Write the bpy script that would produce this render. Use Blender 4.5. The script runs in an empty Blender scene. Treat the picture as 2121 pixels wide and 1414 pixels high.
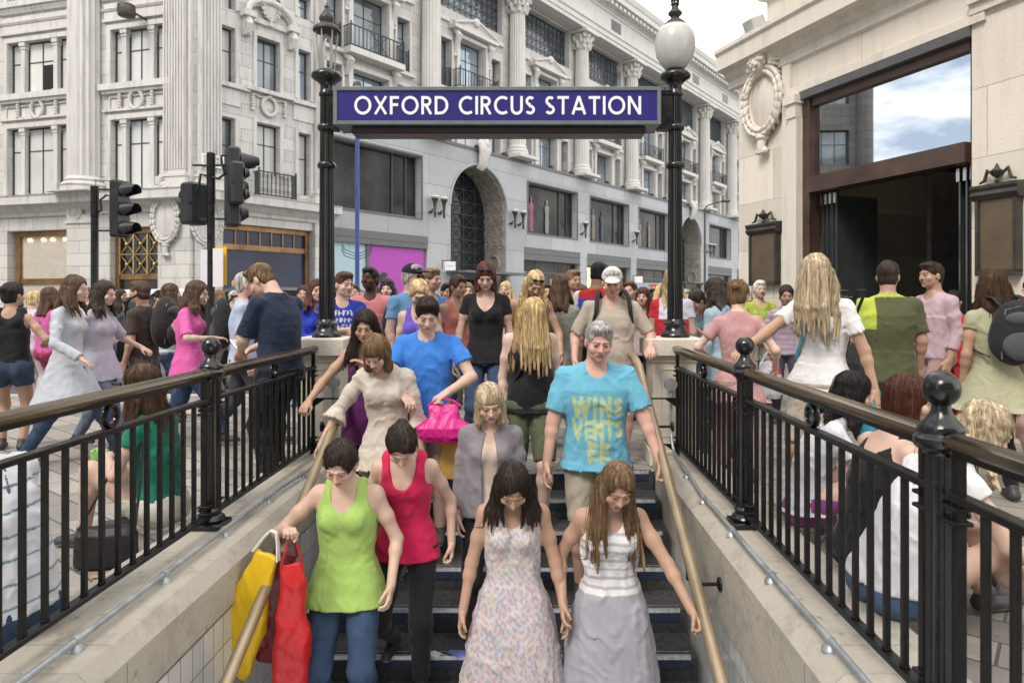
import bpy, math, random
import numpy as np
from mathutils import Vector, Matrix
R = math.radians
random.seed(7)
C = bpy.context.scene.collection
scene = bpy.context.scene

# ------------------------------------------------------------------ camera
EYE = 1.42                      # eye height above the pavement
FPX, VX, VY = 1430.0, 1100.0, 620.0   # focal length and vanishing point measured in the photograph (px of 2121x1414)
cam_d = bpy.data.cameras.new("camera")
cam = bpy.data.objects.new("camera", cam_d); C.objects.link(cam)
cam.location = (0, 0, EYE); cam.rotation_euler = (R(90), 0, 0)
cam_d.sensor_width = 36.0; cam_d.lens = 36.0 * FPX / 2121.0
cam_d.shift_x = (1060.5 - VX) / 2121.0
cam_d.shift_y = -(707 - VY) / 2121.0
cam_d.clip_start = 0.05; cam_d.clip_end = 1500
scene.camera = cam
cam_d.dof.use_dof = True; cam_d.dof.focus_distance = 4.6; cam_d.dof.aperture_fstop = 4.0

# ------------------------------------------------------------------ light
SUN_EL, SUN_AZ = 48.0, 215.0     # degrees; azimuth clockwise from +Y (sun behind the camera, to its left)
world = bpy.data.worlds.new("World"); scene.world = world; world.use_nodes = True
nt = world.node_tree; nt.nodes.clear()
wo = nt.nodes.new("ShaderNodeOutputWorld"); bg = nt.nodes.new("ShaderNodeBackground")
sky = nt.nodes.new("ShaderNodeTexSky"); sky.sky_type = 'NISHITA'; sky.sun_disc = False
sky.sun_elevation = R(SUN_EL); sky.sun_rotation = R(SUN_AZ); sky.dust_density = 2.0; sky.ozone_density = 1.2
tc = nt.nodes.new("ShaderNodeTexCoord")
mp = nt.nodes.new("ShaderNodeMapping"); mp.inputs['Scale'].default_value = (1.0, 1.0, 3.2)
nz = nt.nodes.new("ShaderNodeTexNoise"); nz.inputs['Scale'].default_value = 3.6; nz.inputs['Detail'].default_value = 9; nz.inputs['Roughness'].default_value = .55
rp = nt.nodes.new("ShaderNodeValToRGB"); rp.color_ramp.elements[0].position = .50; rp.color_ramp.elements[1].position = .62; rp.color_ramp.elements[0].color = (.17, .17, .17, 1)
sp = nt.nodes.new("ShaderNodeSeparateXYZ")
mr = nt.nodes.new("ShaderNodeMapRange"); mr.inputs['From Min'].default_value = -.55; mr.inputs['From Max'].default_value = -.05
mx = nt.nodes.new("ShaderNodeMath"); mx.operation = 'MAXIMUM'
mix = nt.nodes.new("ShaderNodeMix"); mix.data_type = 'RGBA'
L = nt.links.new
L(tc.outputs['Generated'], mp.inputs['Vector']); L(mp.outputs[0], nz.inputs['Vector']); L(nz.outputs['Fac'], rp.inputs[0])
L(tc.outputs['Generated'], sp.inputs[0]); L(sp.outputs['X'], mr.inputs['Value'])       # the west is broken cloud, the rest overcast
L(rp.outputs[0], mx.inputs[0]); L(mr.outputs[0], mx.inputs[1]); L(mx.outputs[0], mix.inputs['Factor'])
L(sky.outputs[0], mix.inputs['A']); mix.inputs['B'].default_value = (11.2, 11.0, 10.8, 1)
L(mix.outputs['Result'], bg.inputs['Color']); bg.inputs['Strength'].default_value = .10
L(bg.outputs[0], wo.inputs['Surface'])
sd = bpy.data.lights.new("sun", 'SUN'); sd.energy = 1.25; sd.angle = R(20); sd.color = (1.0, .92, .81)
sun = bpy.data.objects.new("sun", sd); C.objects.link(sun)
_a, _e = R(SUN_AZ), R(SUN_EL)
sun.rotation_euler = Vector((math.sin(_a) * math.cos(_e), math.cos(_a) * math.cos(_e), math.sin(_e))).to_track_quat('Z', 'Y').to_euler()
scene.view_settings.view_transform = 'Standard'; scene.view_settings.look = 'None'
scene.view_settings.exposure = 0.92; scene.view_settings.gamma = 1.0
scene.view_settings.use_curve_mapping = False

# ------------------------------------------------------------------ materials
_mats = {}
def _new(name):
    m = bpy.data.materials.new(name); m.use_nodes = True
    n = m.node_tree.nodes; b = n['Principled BSDF']
    return m, n, m.node_tree.links.new, b

def mat(name, col, rough=.6, metal=0.0, var=.12, scale=6.0, bump=0.0, bscale=40.0, coat=0.0, spec=.5, stretch=(1, 1, 1), rvar=0.0, sss=0.0):
    """plain material: base colour broken up by noise, optional bump"""
    if name in _mats: return _mats[name]
    m, n, lk, b = _new(name)
    t = n.new("ShaderNodeTexCoord"); mpp = n.new("ShaderNodeMapping"); mpp.inputs['Scale'].default_value = stretch
    lk(t.outputs['Object'], mpp.inputs[0])
    no = n.new("ShaderNodeTexNoise"); no.inputs['Scale'].default_value = scale; no.inputs['Detail'].default_value = 6
    lk(mpp.outputs[0], no.inputs['Vector'])
    mi = n.new("ShaderNodeMix"); mi.data_type = 'RGBA'
    mr_ = n.new("ShaderNodeMapRange"); mr_.inputs['From Min'].default_value = .3; mr_.inputs['From Max'].default_value = .7
    lk(no.outputs['Fac'], mr_.inputs['Value']); lk(mr_.outputs[0], mi.inputs['Factor'])
    mi.inputs['A'].default_value = tuple(c * (1 - var) for c in col) + (1,)
    mi.inputs['B'].default_value = tuple(min(1, c * (1 + var)) for c in col) + (1,)
    lk(mi.outputs['Result'], b.inputs['Base Color'])
    b.inputs['Roughness'].default_value = rough; b.inputs['Metallic'].default_value = metal
    b.inputs['Specular IOR Level'].default_value = spec
    if coat: b.inputs['Coat Weight'].default_value = coat; b.inputs['Coat Roughness'].default_value = .08
    if rvar:
        r2 = n.new("ShaderNodeMapRange"); r2.inputs['To Min'].default_value = max(.02, rough - rvar); r2.inputs['To Max'].default_value = rough + rvar
        r2.inputs['From Min'].default_value = .3; r2.inputs['From Max'].default_value = .7
        lk(no.outputs['Fac'], r2.inputs['Value']); lk(r2.outputs[0], b.inputs['Roughness'])
    if bump:
        nb = n.new("ShaderNodeTexNoise"); nb.inputs['Scale'].default_value = bscale; nb.inputs['Detail'].default_value = 5
        lk(mpp.outputs[0], nb.inputs['Vector'])
        bp = n.new("ShaderNodeBump"); bp.inputs['Strength'].default_value = 1; bp.inputs['Distance'].default_value = bump
        lk(nb.outputs['Fac'], bp.inputs['Height']); lk(bp.outputs[0], b.inputs['Normal'])
    _mats[name] = m
    return m

def stone(name, col, blk=None, plane='XZ', dirt=(.30, .28, .26), dirt_amt=.55, joint=.35, bump=.004, streak=True, rot=0.0, rough=.85, spot=0.0, ds=2.2, cv=(.84, 1.08)):
    """masonry: blocks of slightly different tone, thin joints, vertical rain streaks and grime"""
    if name in _mats: return _mats[name]
    m, n, lk, b = _new(name)
    t = n.new("ShaderNodeTexCoord"); s = n.new("ShaderNodeSeparateXYZ"); lk(t.outputs['Object'], s.inputs[0])
    cmb = n.new("ShaderNodeCombineXYZ")
    if plane == 'XZ': lk(s.outputs['X'], cmb.inputs[0]); lk(s.outputs['Z'], cmb.inputs[1])
    elif plane == 'YZ': lk(s.outputs['Y'], cmb.inputs[0]); lk(s.outputs['Z'], cmb.inputs[1])
    else: lk(s.outputs['X'], cmb.inputs[0]); lk(s.outputs['Y'], cmb.inputs[1])
    rm = n.new("ShaderNodeMapping"); rm.inputs['Rotation'].default_value = (0, 0, rot); lk(cmb.outputs[0], rm.inputs[0])
    big = n.new("ShaderNodeTexNoise"); big.inputs['Scale'].default_value = .9; big.inputs['Detail'].default_value = 8; big.inputs['Roughness'].default_value = .65
    lk(t.outputs['Object'], big.inputs['Vector'])
    base = n.new("ShaderNodeMix"); base.data_type = 'RGBA'
    base.inputs['A'].default_value = tuple(c * .88 for c in col) + (1,); base.inputs['B'].default_value = tuple(min(1, c * 1.1) for c in col) + (1,)
    lk(big.outputs['Fac'], base.inputs['Factor'])
    cur = base.outputs['Result']; hgt = None
    if blk:
        br = n.new("ShaderNodeTexBrick"); br.inputs['Scale'].default_value = 1.0
        br.inputs['Brick Width'].default_value = blk[0]; br.inputs['Row Height'].default_value = blk[1]
        br.inputs['Mortar Size'].default_value = blk[2]; br.inputs['Mortar Smooth'].default_value = .3
        br.offset = blk[3] if len(blk) > 3 else .5
        br.inputs['Color1'].default_value = (cv[0],) * 3 + (1,); br.inputs['Color2'].default_value = (cv[1], cv[1] * .985, cv[1] * .96, 1)
        br.inputs['Mortar'].default_value = (joint, joint, joint, 1)
        lk(rm.outputs[0], br.inputs['Vector'])
        mm = n.new("ShaderNodeMix"); mm.data_type = 'RGBA'; mm.blend_type = 'MULTIPLY'; mm.inputs['Factor'].default_value = 1
        lk(cur, mm.inputs['A']); lk(br.outputs['Color'], mm.inputs['B']); cur = mm.outputs['Result']; hgt = br.outputs['Fac']
    st = n.new("ShaderNodeTexNoise"); st.inputs['Scale'].default_value = ds; st.inputs['Detail'].default_value = 7; st.inputs['Roughness'].default_value = .7
    smp = n.new("ShaderNodeMapping"); smp.inputs['Scale'].default_value = (2.4, 2.4, .28) if streak else (1, 1, 1)
    lk(t.outputs['Object'], smp.inputs[0]); lk(smp.outputs[0], st.inputs['Vector'])
    sr = n.new("ShaderNodeMapRange"); sr.inputs['From Min'].default_value = .49; sr.inputs['From Max'].default_value = .80; sr.inputs['To Max'].default_value = dirt_amt
    lk(st.outputs['Fac'], sr.inputs['Value'])
    dm = n.new("ShaderNodeMix"); dm.data_type = 'RGBA'; lk(sr.outputs[0], dm.inputs['Factor']); lk(cur, dm.inputs['A']); dm.inputs['B'].default_value = dirt + (1,)
    cur = dm.outputs['Result']
    if spot:
        vo = n.new("ShaderNodeTexVoronoi"); vo.inputs['Scale'].default_value = 9; lk(t.outputs['Object'], vo.inputs['Vector'])
        vr = n.new("ShaderNodeMapRange"); vr.inputs['From Min'].default_value = .16; vr.inputs['From Max'].default_value = .06; vr.inputs['To Max'].default_value = spot
        lk(vo.outputs['Distance'], vr.inputs['Value'])
        vm = n.new("ShaderNodeMix"); vm.data_type = 'RGBA'; lk(vr.outputs[0], vm.inputs['Factor']); lk(cur, vm.inputs['A']); vm.inputs['B'].default_value = (.07, .065, .06, 1)
        cur = vm.outputs['Result']
    lk(cur, b.inputs['Base Color']); b.inputs['Roughness'].default_value = rough
    fn = n.new("ShaderNodeTexNoise"); fn.inputs['Scale'].default_value = 35; fn.inputs['Detail'].default_value = 6; lk(t.outputs['Object'], fn.inputs['Vector'])
    bp = n.new("ShaderNodeBump"); bp.inputs['Distance'].default_value = bump; lk(fn.outputs['Fac'], bp.inputs['Height'])
    if hgt is not None:
        b2 = n.new("ShaderNodeBump"); b2.inputs['Distance'].default_value = .006; b2.invert = True
        lk(hgt, b2.inputs['Height']); lk(bp.outputs[0], b2.inputs['Normal']); lk(b2.outputs[0], b.inputs['Normal'])
    else: lk(bp.outputs[0], b.inputs['Normal'])
    _mats[name] = m
    return m

def emis(name, col, s):
    if name in _mats: return _mats[name]
    m, n, lk, b = _new(name); b.inputs['Base Color'].default_value = col + (1,)
    b.inputs['Emission Color'].default_value = col + (1,); b.inputs['Emission Strength'].default_value = s
    _mats[name] = m; return m

# ------------------------------------------------------------------ mesh builder
class MB:
    def __init__(s): s.v = []; s.f = []; s.m = []
    def add(s, V, F, mi=0):
        o = len(s.v); s.v += [tuple(p) for p in V]; s.f += [tuple(i + o for i in f) for f in F]; s.m += [mi] * len(F); return s
    def box(s, x0, x1, y0, y1, z0, z1, mi=0):
        if x0 > x1: x0, x1 = x1, x0
        if y0 > y1: y0, y1 = y1, y0
        if z0 > z1: z0, z1 = z1, z0
        V = [(x0, y0, z0), (x1, y0, z0), (x1, y1, z0), (x0, y1, z0), (x0, y0, z1), (x1, y0, z1), (x1, y1, z1), (x0, y1, z1)]
        return s.add(V, [(0, 3, 2, 1), (4, 5, 6, 7), (0, 1, 5, 4), (1, 2, 6, 5), (2, 3, 7, 6), (3, 0, 4, 7)], mi)
    def cbox(s, x0, x1, y0, y1, z0, z1, b=.004, mi=0):
        """box with chamfered vertical-plane edges (all 12 edges, octagonal section along y)"""
        o = [(x0 + b, z0), (x1 - b, z0), (x1, z0 + b), (x1, z1 - b), (x1 - b, z1), (x0 + b, z1), (x0, z1 - b), (x0, z0 + b)]
        i_ = [(x0 + b, z0 + b), (x1 - b, z0 + b), (x1 - b, z0 + b), (x1 - b, z1 - b), (x1 - b, z1 - b), (x0 + b, z1 - b), (x0 + b, z1 - b), (x0 + b, z0 + b)]
        V = [(a, y0, c) for a, c in i_] + [(a, y0 + b, c) for a, c in o] + [(a, y1 - b, c) for a, c in o] + [(a, y1, c) for a, c in i_]
        F = [tuple(range(8)), tuple(range(31, 23, -1))]
        for k in range(3):
            for j in range(8):
                a, c = k * 8 + j, k * 8 + (j + 1) % 8
                F.append((a, a + 8, c + 8, c))
        return s.add(V, F, mi)
    def prism(s, P, d0, d1, ax='y', mi=0):
        """polygon P (a,b) extruded along ax between d0 and d1. ax y: P=(x,z); ax x: P=(y,z); ax z: P=(x,y)"""
        n = len(P)
        f = {'y': lambda a, b, d: (a, d, b), 'x': lambda a, b, d: (d, a, b), 'z': lambda a, b, d: (a, b, d)}[ax]
        V = [f(a, b, d0) for a, b in P] + [f(a, b, d1) for a, b in P]
        F = [tuple(range(n - 1, -1, -1)), tuple(range(n, 2 * n))] + [(i, (i + 1) % n, n + (i + 1) % n, n + i) for i in range(n)]
        return s.add(V, F, mi)
    def tube(s, path, r, n=8, mi=0, caps=True, sq=1.0):
        path = [Vector(p) for p in path]; k = len(path); rr = r if isinstance(r, (list, tuple)) else [r] * k
        V, F = [], []; up = Vector((0, 0, 1)); prev = None
        for i, p in enumerate(path):
            d = (path[min(i + 1, k - 1)] - path[max(i - 1, 0)]).normalized()
            a = d.cross(up) if prev is None else prev - d * prev.dot(d)
            if a.length < 1e-4: a = d.cross(Vector((1, 0, 0)))
            a.normalize(); prev = a; b = d.cross(a)
            for j in range(n):
                t = 2 * math.pi * j / n + math.pi / n
                V.append(p + (a * math.cos(t) + b * math.sin(t) * sq) * rr[i])
        for i in range(k - 1):
            for j in range(n):
                q = (j + 1) % n; F.append((i * n + j, i * n + q, (i + 1) * n + q, (i + 1) * n + j))
        if caps: F += [tuple(range(n - 1, -1, -1)), tuple(range((k - 1) * n, k * n))]
        return s.add(V, F, mi)
    def lathe(s, prof, c=(0, 0, 0), n=24, mi=0, flute=None, sx=1.0, sy=1.0):
        """prof [(r,z)]; flute=(count, depth) gives a fluted shaft"""
        V, F = [], []
        for r, z in prof:
            for j in range(n):
                t = 2 * math.pi * j / n; q = r
                if flute: q = r * (1 - flute[1] * (.5 - .5 * math.cos(t * flute[0])))
                V.append((c[0] + q * math.cos(t) * sx, c[1] + q * math.sin(t) * sy, c[2] + z))
        for i in range(len(prof) - 1):
            for j in range(n):
                q = (j + 1) % n; F.append((i * n + j, i * n + q, (i + 1) * n + q, (i + 1) * n + j))
        F += [tuple(range(n - 1, -1, -1)), tuple(range((len(prof) - 1) * n, len(prof) * n))]
        return s.add(V, F, mi)
    def ball(s, c, r, n=12, mi=0, m=None):
        if not isinstance(r, (tuple, list)): r = (r, r, r)
        m = m or max(6, n // 2 + 2); V, F = [], []
        for i in range(m + 1):
            ph = math.pi * i / m - math.pi / 2
            for j in range(n):
                t = 2 * math.pi * j / n
                V.append((c[0] + r[0] * math.cos(ph) * math.cos(t), c[1] + r[1] * math.cos(ph) * math.sin(t), c[2] + r[2] * math.sin(ph)))
        for i in range(m):
            for j in range(n):
                q = (j + 1) % n; F.append((i * n + j, i * n + q, (i + 1) * n + q, (i + 1) * n + j))
        return s.add(V, F, mi)
    def ring(s, c, Rx, Rz, r, n=28, k=8, ax='y', mi=0, a0=0, a1=360, lump=0, lumps=12, ry=None):
        """torus-like ring in the xz plane (ax y) round c; lump makes a garland of leaves"""
        full = abs(a1 - a0) >= 359.9; cnt = n if full else n + 1
        P = []; rr = []
        for i in range(cnt):
            t = R(a0 + (a1 - a0) * i / n); ca, sa = math.cos(t), math.sin(t)
            P.append((ca, sa)); rr.append(r * (1 + lump * math.cos(lumps * 2 * math.pi * i / n)))
        V, F = [], []
        for (ca, sa), q in zip(P, rr):
            for j in range(k):
                u = 2 * math.pi * j / k; o = math.cos(u) * q; w = math.sin(u) * (ry or q)
                a, b = (Rx + o) * ca, (Rz + o) * sa
                if ax == 'y': V.append((c[0] + a, c[1] + w, c[2] + b))
                elif ax == 'z': V.append((c[0] + a, c[1] + b, c[2] + w))
                else: V.append((c[0] + w, c[1] + a, c[2] + b))
        for i in range(cnt if full else cnt - 1):
            for j in range(k):
                q = (j + 1) % k; i2 = (i + 1) % cnt
                F.append((i * k + j, i * k + q, i2 * k + q, i2 * k + j))
        return s.add(V, F, mi)
    def mould(s, prof, x0, x1, mi=0):
        """closed profile (y,z) run from x0 to x1"""
        return s.prism(prof, x0, x1, 'x', mi)
    def wall(s, x0, x1, z0, z1, holes, yf=0.0, yb=.4, mi=0, mr=None):
        """front face of a wall at y=yf with rectangular holes, and the reveals back to yb"""
        mr = mi if mr is None else mr
        xs = sorted({x0, x1} | {min(max(h[i], x0), x1) for h in holes for i in (0, 1)})
        zs = sorted({z0, z1} | {min(max(h[i], z0), z1) for h in holes for i in (2, 3)})
        for i in range(len(xs) - 1):
            for j in range(len(zs) - 1):
                cx, cz = (xs[i] + xs[i + 1]) / 2, (zs[j] + zs[j + 1]) / 2
                if any(h[0] < cx < h[1] and h[2] < cz < h[3] for h in holes): continue
                s.add([(xs[i], yf, zs[j]), (xs[i + 1], yf, zs[j]), (xs[i + 1], yf, zs[j + 1]), (xs[i], yf, zs[j + 1])], [(0, 1, 2, 3)], mi)
        for a, b, c, d in holes:
            s.add([(a, yf, c), (b, yf, c), (b, yf, d), (a, yf, d), (a, yb, c), (b, yb, c), (b, yb, d), (a, yb, d)],
                  [(0, 4, 5, 1), (1, 5, 6, 2), (2, 6, 7, 3), (3, 7, 4, 0)], mr)
        return s
    def xf(s, M):
        s.v = [tuple(M @ Vector(p)) for p in s.v]; return s
    def build(s, name, mats, parent=None, smooth=35, loc=None, rot=None, fix=True):
        me = bpy.data.meshes.new(name); me.from_pydata(s.v, [], s.f); 
        if not isinstance(mats, (list, tuple)): mats = [mats]
        for m in mats: me.materials.append(m)
        if len(mats) > 1: me.polygons.foreach_set("material_index", s.m)
        if fix:
            import bmesh
            b = bmesh.new(); b.from_mesh(me); bmesh.ops.recalc_face_normals(b, faces=b.faces); b.to_mesh(me); b.free()
        if smooth:
            me.polygons.foreach_set("use_smooth", [True] * len(me.polygons)); me.set_sharp_from_angle(angle=R(smooth))
        me.update()
        o = bpy.data.objects.new(name, me); C.objects.link(o)
        if parent is not None: o.parent = parent
        if loc: o.location = loc
        if rot: o.rotation_euler = rot
        return o

def tag(o, label=None, cat=None, group=None, kind=None):
    if label: o['label'] = label
    if cat: o['category'] = cat
    if group: o['group'] = group
    if kind: o['kind'] = kind
    return o
def thing(name, label, cat, loc=(0, 0, 0), rz=0.0, group=None):
    o = bpy.data.objects.new(name, None); C.objects.link(o); o.location = loc; o.rotation_euler = (0, 0, rz)
    o.empty_display_size = .2
    return tag(o, label, cat, group)
def kids(o): return [c for c in bpy.data.objects if c.parent == o]
def copy_tree(o, parent=None, ch=None):
    c = o.copy(); C.objects.link(c); c.parent = parent
    for k in (ch if ch is not None else kids(o)): copy_tree(k, c)
    return c
def at(px, py, Y):              # a point of the photograph at depth Y, in metres
    return Vector(((px - VX) / FPX * Y, Y, EYE + (VY - py) / FPX * Y))
def X(px, Y): return (px - VX) / FPX * Y
def Z(py, Y): return EYE + (VY - py) / FPX * Y

class Front:
    """a building front: origin on the ground, x along it, -y out of it towards the street"""
    def __init__(s, ox, oy, th):
        s.o = (ox, oy); s.th = th; s.d = (math.cos(th), math.sin(th)); s.n = (-math.sin(th), math.cos(th))
    def u(s, px, y=0.0):
        k = (px - VX) / FPX; ox, oy = s.o[0] + y * s.n[0], s.o[1] + y * s.n[1]
        return (k * oy - ox) / (s.d[0] - k * s.d[1])
    def Y(s, u, y=0.0): return s.o[1] + y * s.n[1] + u * s.d[1]
    def z(s, px, py, y=0.0): return EYE + (VY - py) / FPX * s.Y(s.u(px, y), y)
    def w(s, u, y, z): return Vector((s.o[0] + u * s.d[0] + y * s.n[0], s.o[1] + u * s.d[1] + y * s.n[1], z))

# ------------------------------------------------------------------ letters (monoline strokes, cap height 1)
def arc(cx, cy, rx, ry, a0, a1, n=20): return [(cx + rx * math.cos(R(a0 + (a1 - a0) * i / n)), cy + ry * math.sin(R(a0 + (a1 - a0) * i / n))) for i in range(n + 1)]
def glyph(ch, w):
    h = w / 2
    G = {
     'O': (.98, [arc(.49, .5, .49 - h, .51 - h, 0, 360, 40)]),
     'C': (.80, [arc(.49, .5, .49 - h, .51 - h, 52, 308, 32)]),
     'G': (.86, [arc(.49, .5, .49 - h, .51 - h, 45, 330, 32), [(.55, .46), (.86, .46)], [(.86 - h, .5), (.86 - h, .1)]]),
     'D': (.78, [[(h, 0), (h, 1)], [(h, 1 - h), (.32, 1 - h)] + arc(.32, .5, .46 - h, .5 - h, 90, -90, 22) + [(h, h)]]),
     'X': (.76, [[(.07, 0), (.69, 1)], [(.07, 1), (.69, 0)]]),
     'F': (.52, [[(h, 0), (h, 1)], [(h, 1 - h), (.52, 1 - h)], [(h, .53), (.47, .53)]]),
     'E': (.52, [[(h, 0), (h, 1)], [(h, 1 - h), (.52, 1 - h)], [(h, .52), (.47, .52)], [(h, h), (.52, h)]]),
     'L': (.48, [[(h, 0), (h, 1)], [(h, h), (.48, h)]]),
     'H': (.70, [[(h, 0), (h, 1)], [(.7 - h, 0), (.7 - h, 1)], [(h, .52), (.7 - h, .52)]]),
     'P': (.56, [[(h, 0), (h, 1)], [(h, 1 - h), (.29, 1 - h)] + arc(.29, .72, .27 - h, .28 - h, 90, -90, 14) + [(h, .44 + h)]]),
     'R': (.62, [[(h, 0), (h, 1)], [(h, 1 - h), (.30, 1 - h)] + arc(.30, .72, .28 - h, .28 - h, 90, -90, 14) + [(h, .44 + h)], [(.27, .50), (.56, 0)]]),
     'I': (w, [[(h, 0), (h, 1)]]),
     'U': (.70, [[(h, 1), (h, .33)] + arc(.35, .33, .35 - h, .33 - h + .02, 180, 360, 20) + [(.7 - h, 1)]]),
     'S': (.54, [arc(.275, .735, .225 - h * .4, .265 - h, 38, 268, 18)[:-1] + arc(.26, .265, .24 - h * .4, .265 - h, 88, -150, 20)]),
     'T': (.66, [[(.33, 0), (.33, 1)], [(0, 1 - h), (.66, 1 - h)]]),
     'A': (.84, [[(.07, 0), (.42, 1)], [(.77, 0), (.42, 1)], [(.2, .30), (.64, .30)]]),
     'N': (.76, [[(h, 0), (h, 1)], [(.76 - h, 0), (.76 - h, 1)], [(h * 1.1, .98), (.76 - h * 1.1, .02)]]),
     'W': (1.06, [[(.07, 1), (.3, 0)], [(.3, 0), (.53, 1)], [(.53, 1), (.76, 0)], [(.76, 0), (.99, 1)]]),
     '1': (.34, [[(.22, 0), (.22, 1)], [(.04, .78), (.22, .97)]]),
     '5': (.54, [[(.5, 1 - h), (.12, 1 - h)], [(.12, 1), (.09, .5)], arc(.25, .32, .27 - h, .32 - h, 130, -150, 18)]),
     '0': (.62, [arc(.31, .5, .31 - h, .51 - h, 0, 360, 30)]),
     'Z': (.62, [[(.02, 1 - h), (.6, 1 - h)], [(.56, .96), (.06, .04)], [(.02, h), (.62, h)]]),
     'Y': (.72, [[(.36, 0), (.36, .45)], [(.36, .43), (.06, 1)], [(.36, .43), (.66, 1)]]),
     'K': (.66, [[(h, 0), (h, 1)], [(h, .42), (.58, 1)], [(.22, .58), (.62, 0)]]),
     'V': (.76, [[(.07, 1), (.38, 0)], [(.38, 0), (.69, 1)]]),
     'B': (.58, [[(h, 0), (h, 1)], [(h, 1 - h), (.30, 1 - h)] + arc(.30, .75, .25 - h, .25 - h, 90, -90, 14) + [(h, .5)], [(.30, .5)] + arc(.30, .265, .28 - h, .265 - h, 90, -90, 14) + [(h, h)]]),
     ' ': (.30, []),
    }
    return G.get(ch, G['I'])
def write(mb, txt, x, z, hgt, y, w=.155, gap=.13, depth=.003, width=None, mi=0, M=None):
    """letters on the plane y, facing -y; returns the width"""
    tot = sum(glyph(c, w)[0] for c in txt) + gap * (len(txt) - 1); sx = (width / tot / hgt) if width else 1.0
    cx = 0.0; lay = 0
    for c in txt:
        gw, strokes = glyph(c, w)
        for st in strokes:
            lay += 1; yy = y - (lay % 4) * .0004
            st = [q for i, q in enumerate(st) if i == 0 or abs(q[0] - st[i-1][0]) + abs(q[1] - st[i-1][1]) > 1e-6]
            closed = (abs(st[0][0] - st[-1][0]) + abs(st[0][1] - st[-1][1])) < 1e-6
            n = len(st); Lp, Rp = [], []
            for i, (a, b) in enumerate(st):
                if closed: p0, p1 = st[(i - 1) % (n - 1)], st[(i + 1) % (n - 1)]
                else: p0, p1 = st[max(i - 1, 0)], st[min(i + 1, n - 1)]
                dx, dz = p1[0] - p0[0], p1[1] - p0[1]; l = math.hypot(dx, dz) or 1
                k = 1.0
                if 0 < i < n - 1:
                    v0 = (st[i][0] - st[i-1][0], st[i][1] - st[i-1][1]); v1 = (st[i+1][0] - st[i][0], st[i+1][1] - st[i][1])
                    q = (v0[0] * v1[0] + v0[1] * v1[1]) / ((math.hypot(*v0) * math.hypot(*v1)) or 1); k = 1 / max(.5, math.sqrt(max(0, (1 + q) / 2)))
                nx, nz_ = -dz / l * w / 2 * k, dx / l * w / 2 * k
                Lp.append((a + nx, b + nz_)); Rp.append((a - nx, b - nz_))
            V = []
            for (a, b), (a2, b2) in zip(Lp, Rp):
                for q in ((a, b), (a2, b2)):
                    X_ = x + (cx + q[0]) * hgt * sx; Z_ = z + min(max(q[1], -.02), 1.02) * hgt
                    V += [(X_, yy - depth, Z_), (X_, yy, Z_)]
            F = []
            for i in range(n - 1):
                a = i * 4; F += [(a, a + 2, a + 6, a + 4), (a, a + 4, a + 5, a + 1), (a + 2, a + 3, a + 7, a + 6)]
            if not closed: F += [(0, 1, 3, 2), ((n-1)*4, (n-1)*4 + 2, (n-1)*4 + 3, (n-1)*4 + 1)]
            if M: V = [tuple(M @ Vector(p)) for p in V]
            mb.add(V, F, mi)
        cx += gw + gap
    return tot * hgt * sx
# ================================================================== SETTING
# materials of the place
M_stL = stone("portland_stone", (.575, .57, .555), (1.1, .42, .010), dirt=(.24, .23, .22), dirt_amt=.7, joint=.55)
M_stLp = stone("carved_portland", (.57, .56, .54), None, dirt=(.20, .19, .175), dirt_amt=.75)
M_stT = stone("column_stone", (.60, .585, .555), None, dirt=(.30, .29, .27), dirt_amt=.5)
M_stTw = stone("upper_wall_stone", (.56, .55, .53), (1.2, .5, .012), dirt=(.28, .27, .26), dirt_amt=.5, joint=.6)
M_pl = stone("grey_plinth_stone", (.41, .43, .455), (2.4, 1.3, .014), dirt=(.24, .25, .26), dirt_amt=.35, joint=.6)
M_stR = stone("warm_portland", (.76, .71, .62), (1.6, .72, .006), dirt=(.40, .36, .30), dirt_amt=.5, joint=.72, rough=.8)
M_stRc = stone("carved_warm", (.72, .675, .59), None, dirt=(.28, .255, .22), dirt_amt=.5)
M_ped = stone("pedestal_stone", (.66, .61, .52), None, dirt=(.25, .22, .18), dirt_amt=.45, streak=False)
M_cope = stone("coping_stone", (.50, .465, .40), (60, 60, .001), 'XY', dirt=(.16, .14, .115), dirt_amt=.62, ds=6, bump=.006, streak=False, spot=.35)
M_pave = stone("pavers", (.33, .31, .285), (.46, .23, .007), 'XY', dirt=(.13, .12, .11), dirt_amt=.7, ds=4.5, cv=(.66, 1.12), joint=.32, streak=False, rot=R(38), spot=.5)
M_asph = mat("asphalt", (.10, .10, .105), .9, var=.25, scale=1.5, bump=.004, bscale=120)
M_kerb = mat("kerb_granite", (.42, .40, .37), .85, var=.2, scale=20)
M_winfr = mat("window_iron", (.035, .04, .045), .5)
M_iron = mat("balcony_iron", (.03, .035, .042), .55)
M_bronze = mat("bronze_frame", (.24, .14, .065), .38, .65, var=.3, scale=3)
M_copper = mat("copper_bronze", (.095, .060, .046), .36, .35, var=.4, scale=2.5, rvar=.1)
M_grey = mat("fascia_grey", (.12, .125, .13), .55, var=.1)
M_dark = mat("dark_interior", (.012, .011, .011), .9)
M_lead = mat("bronze_plaque_frame", (.07, .066, .055), .5, .5, var=.3)
M_plq = mat("plaque_bronze", (.165, .125, .08), .42, .45, var=.15, scale=4, bump=.0006, bscale=50)

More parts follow.
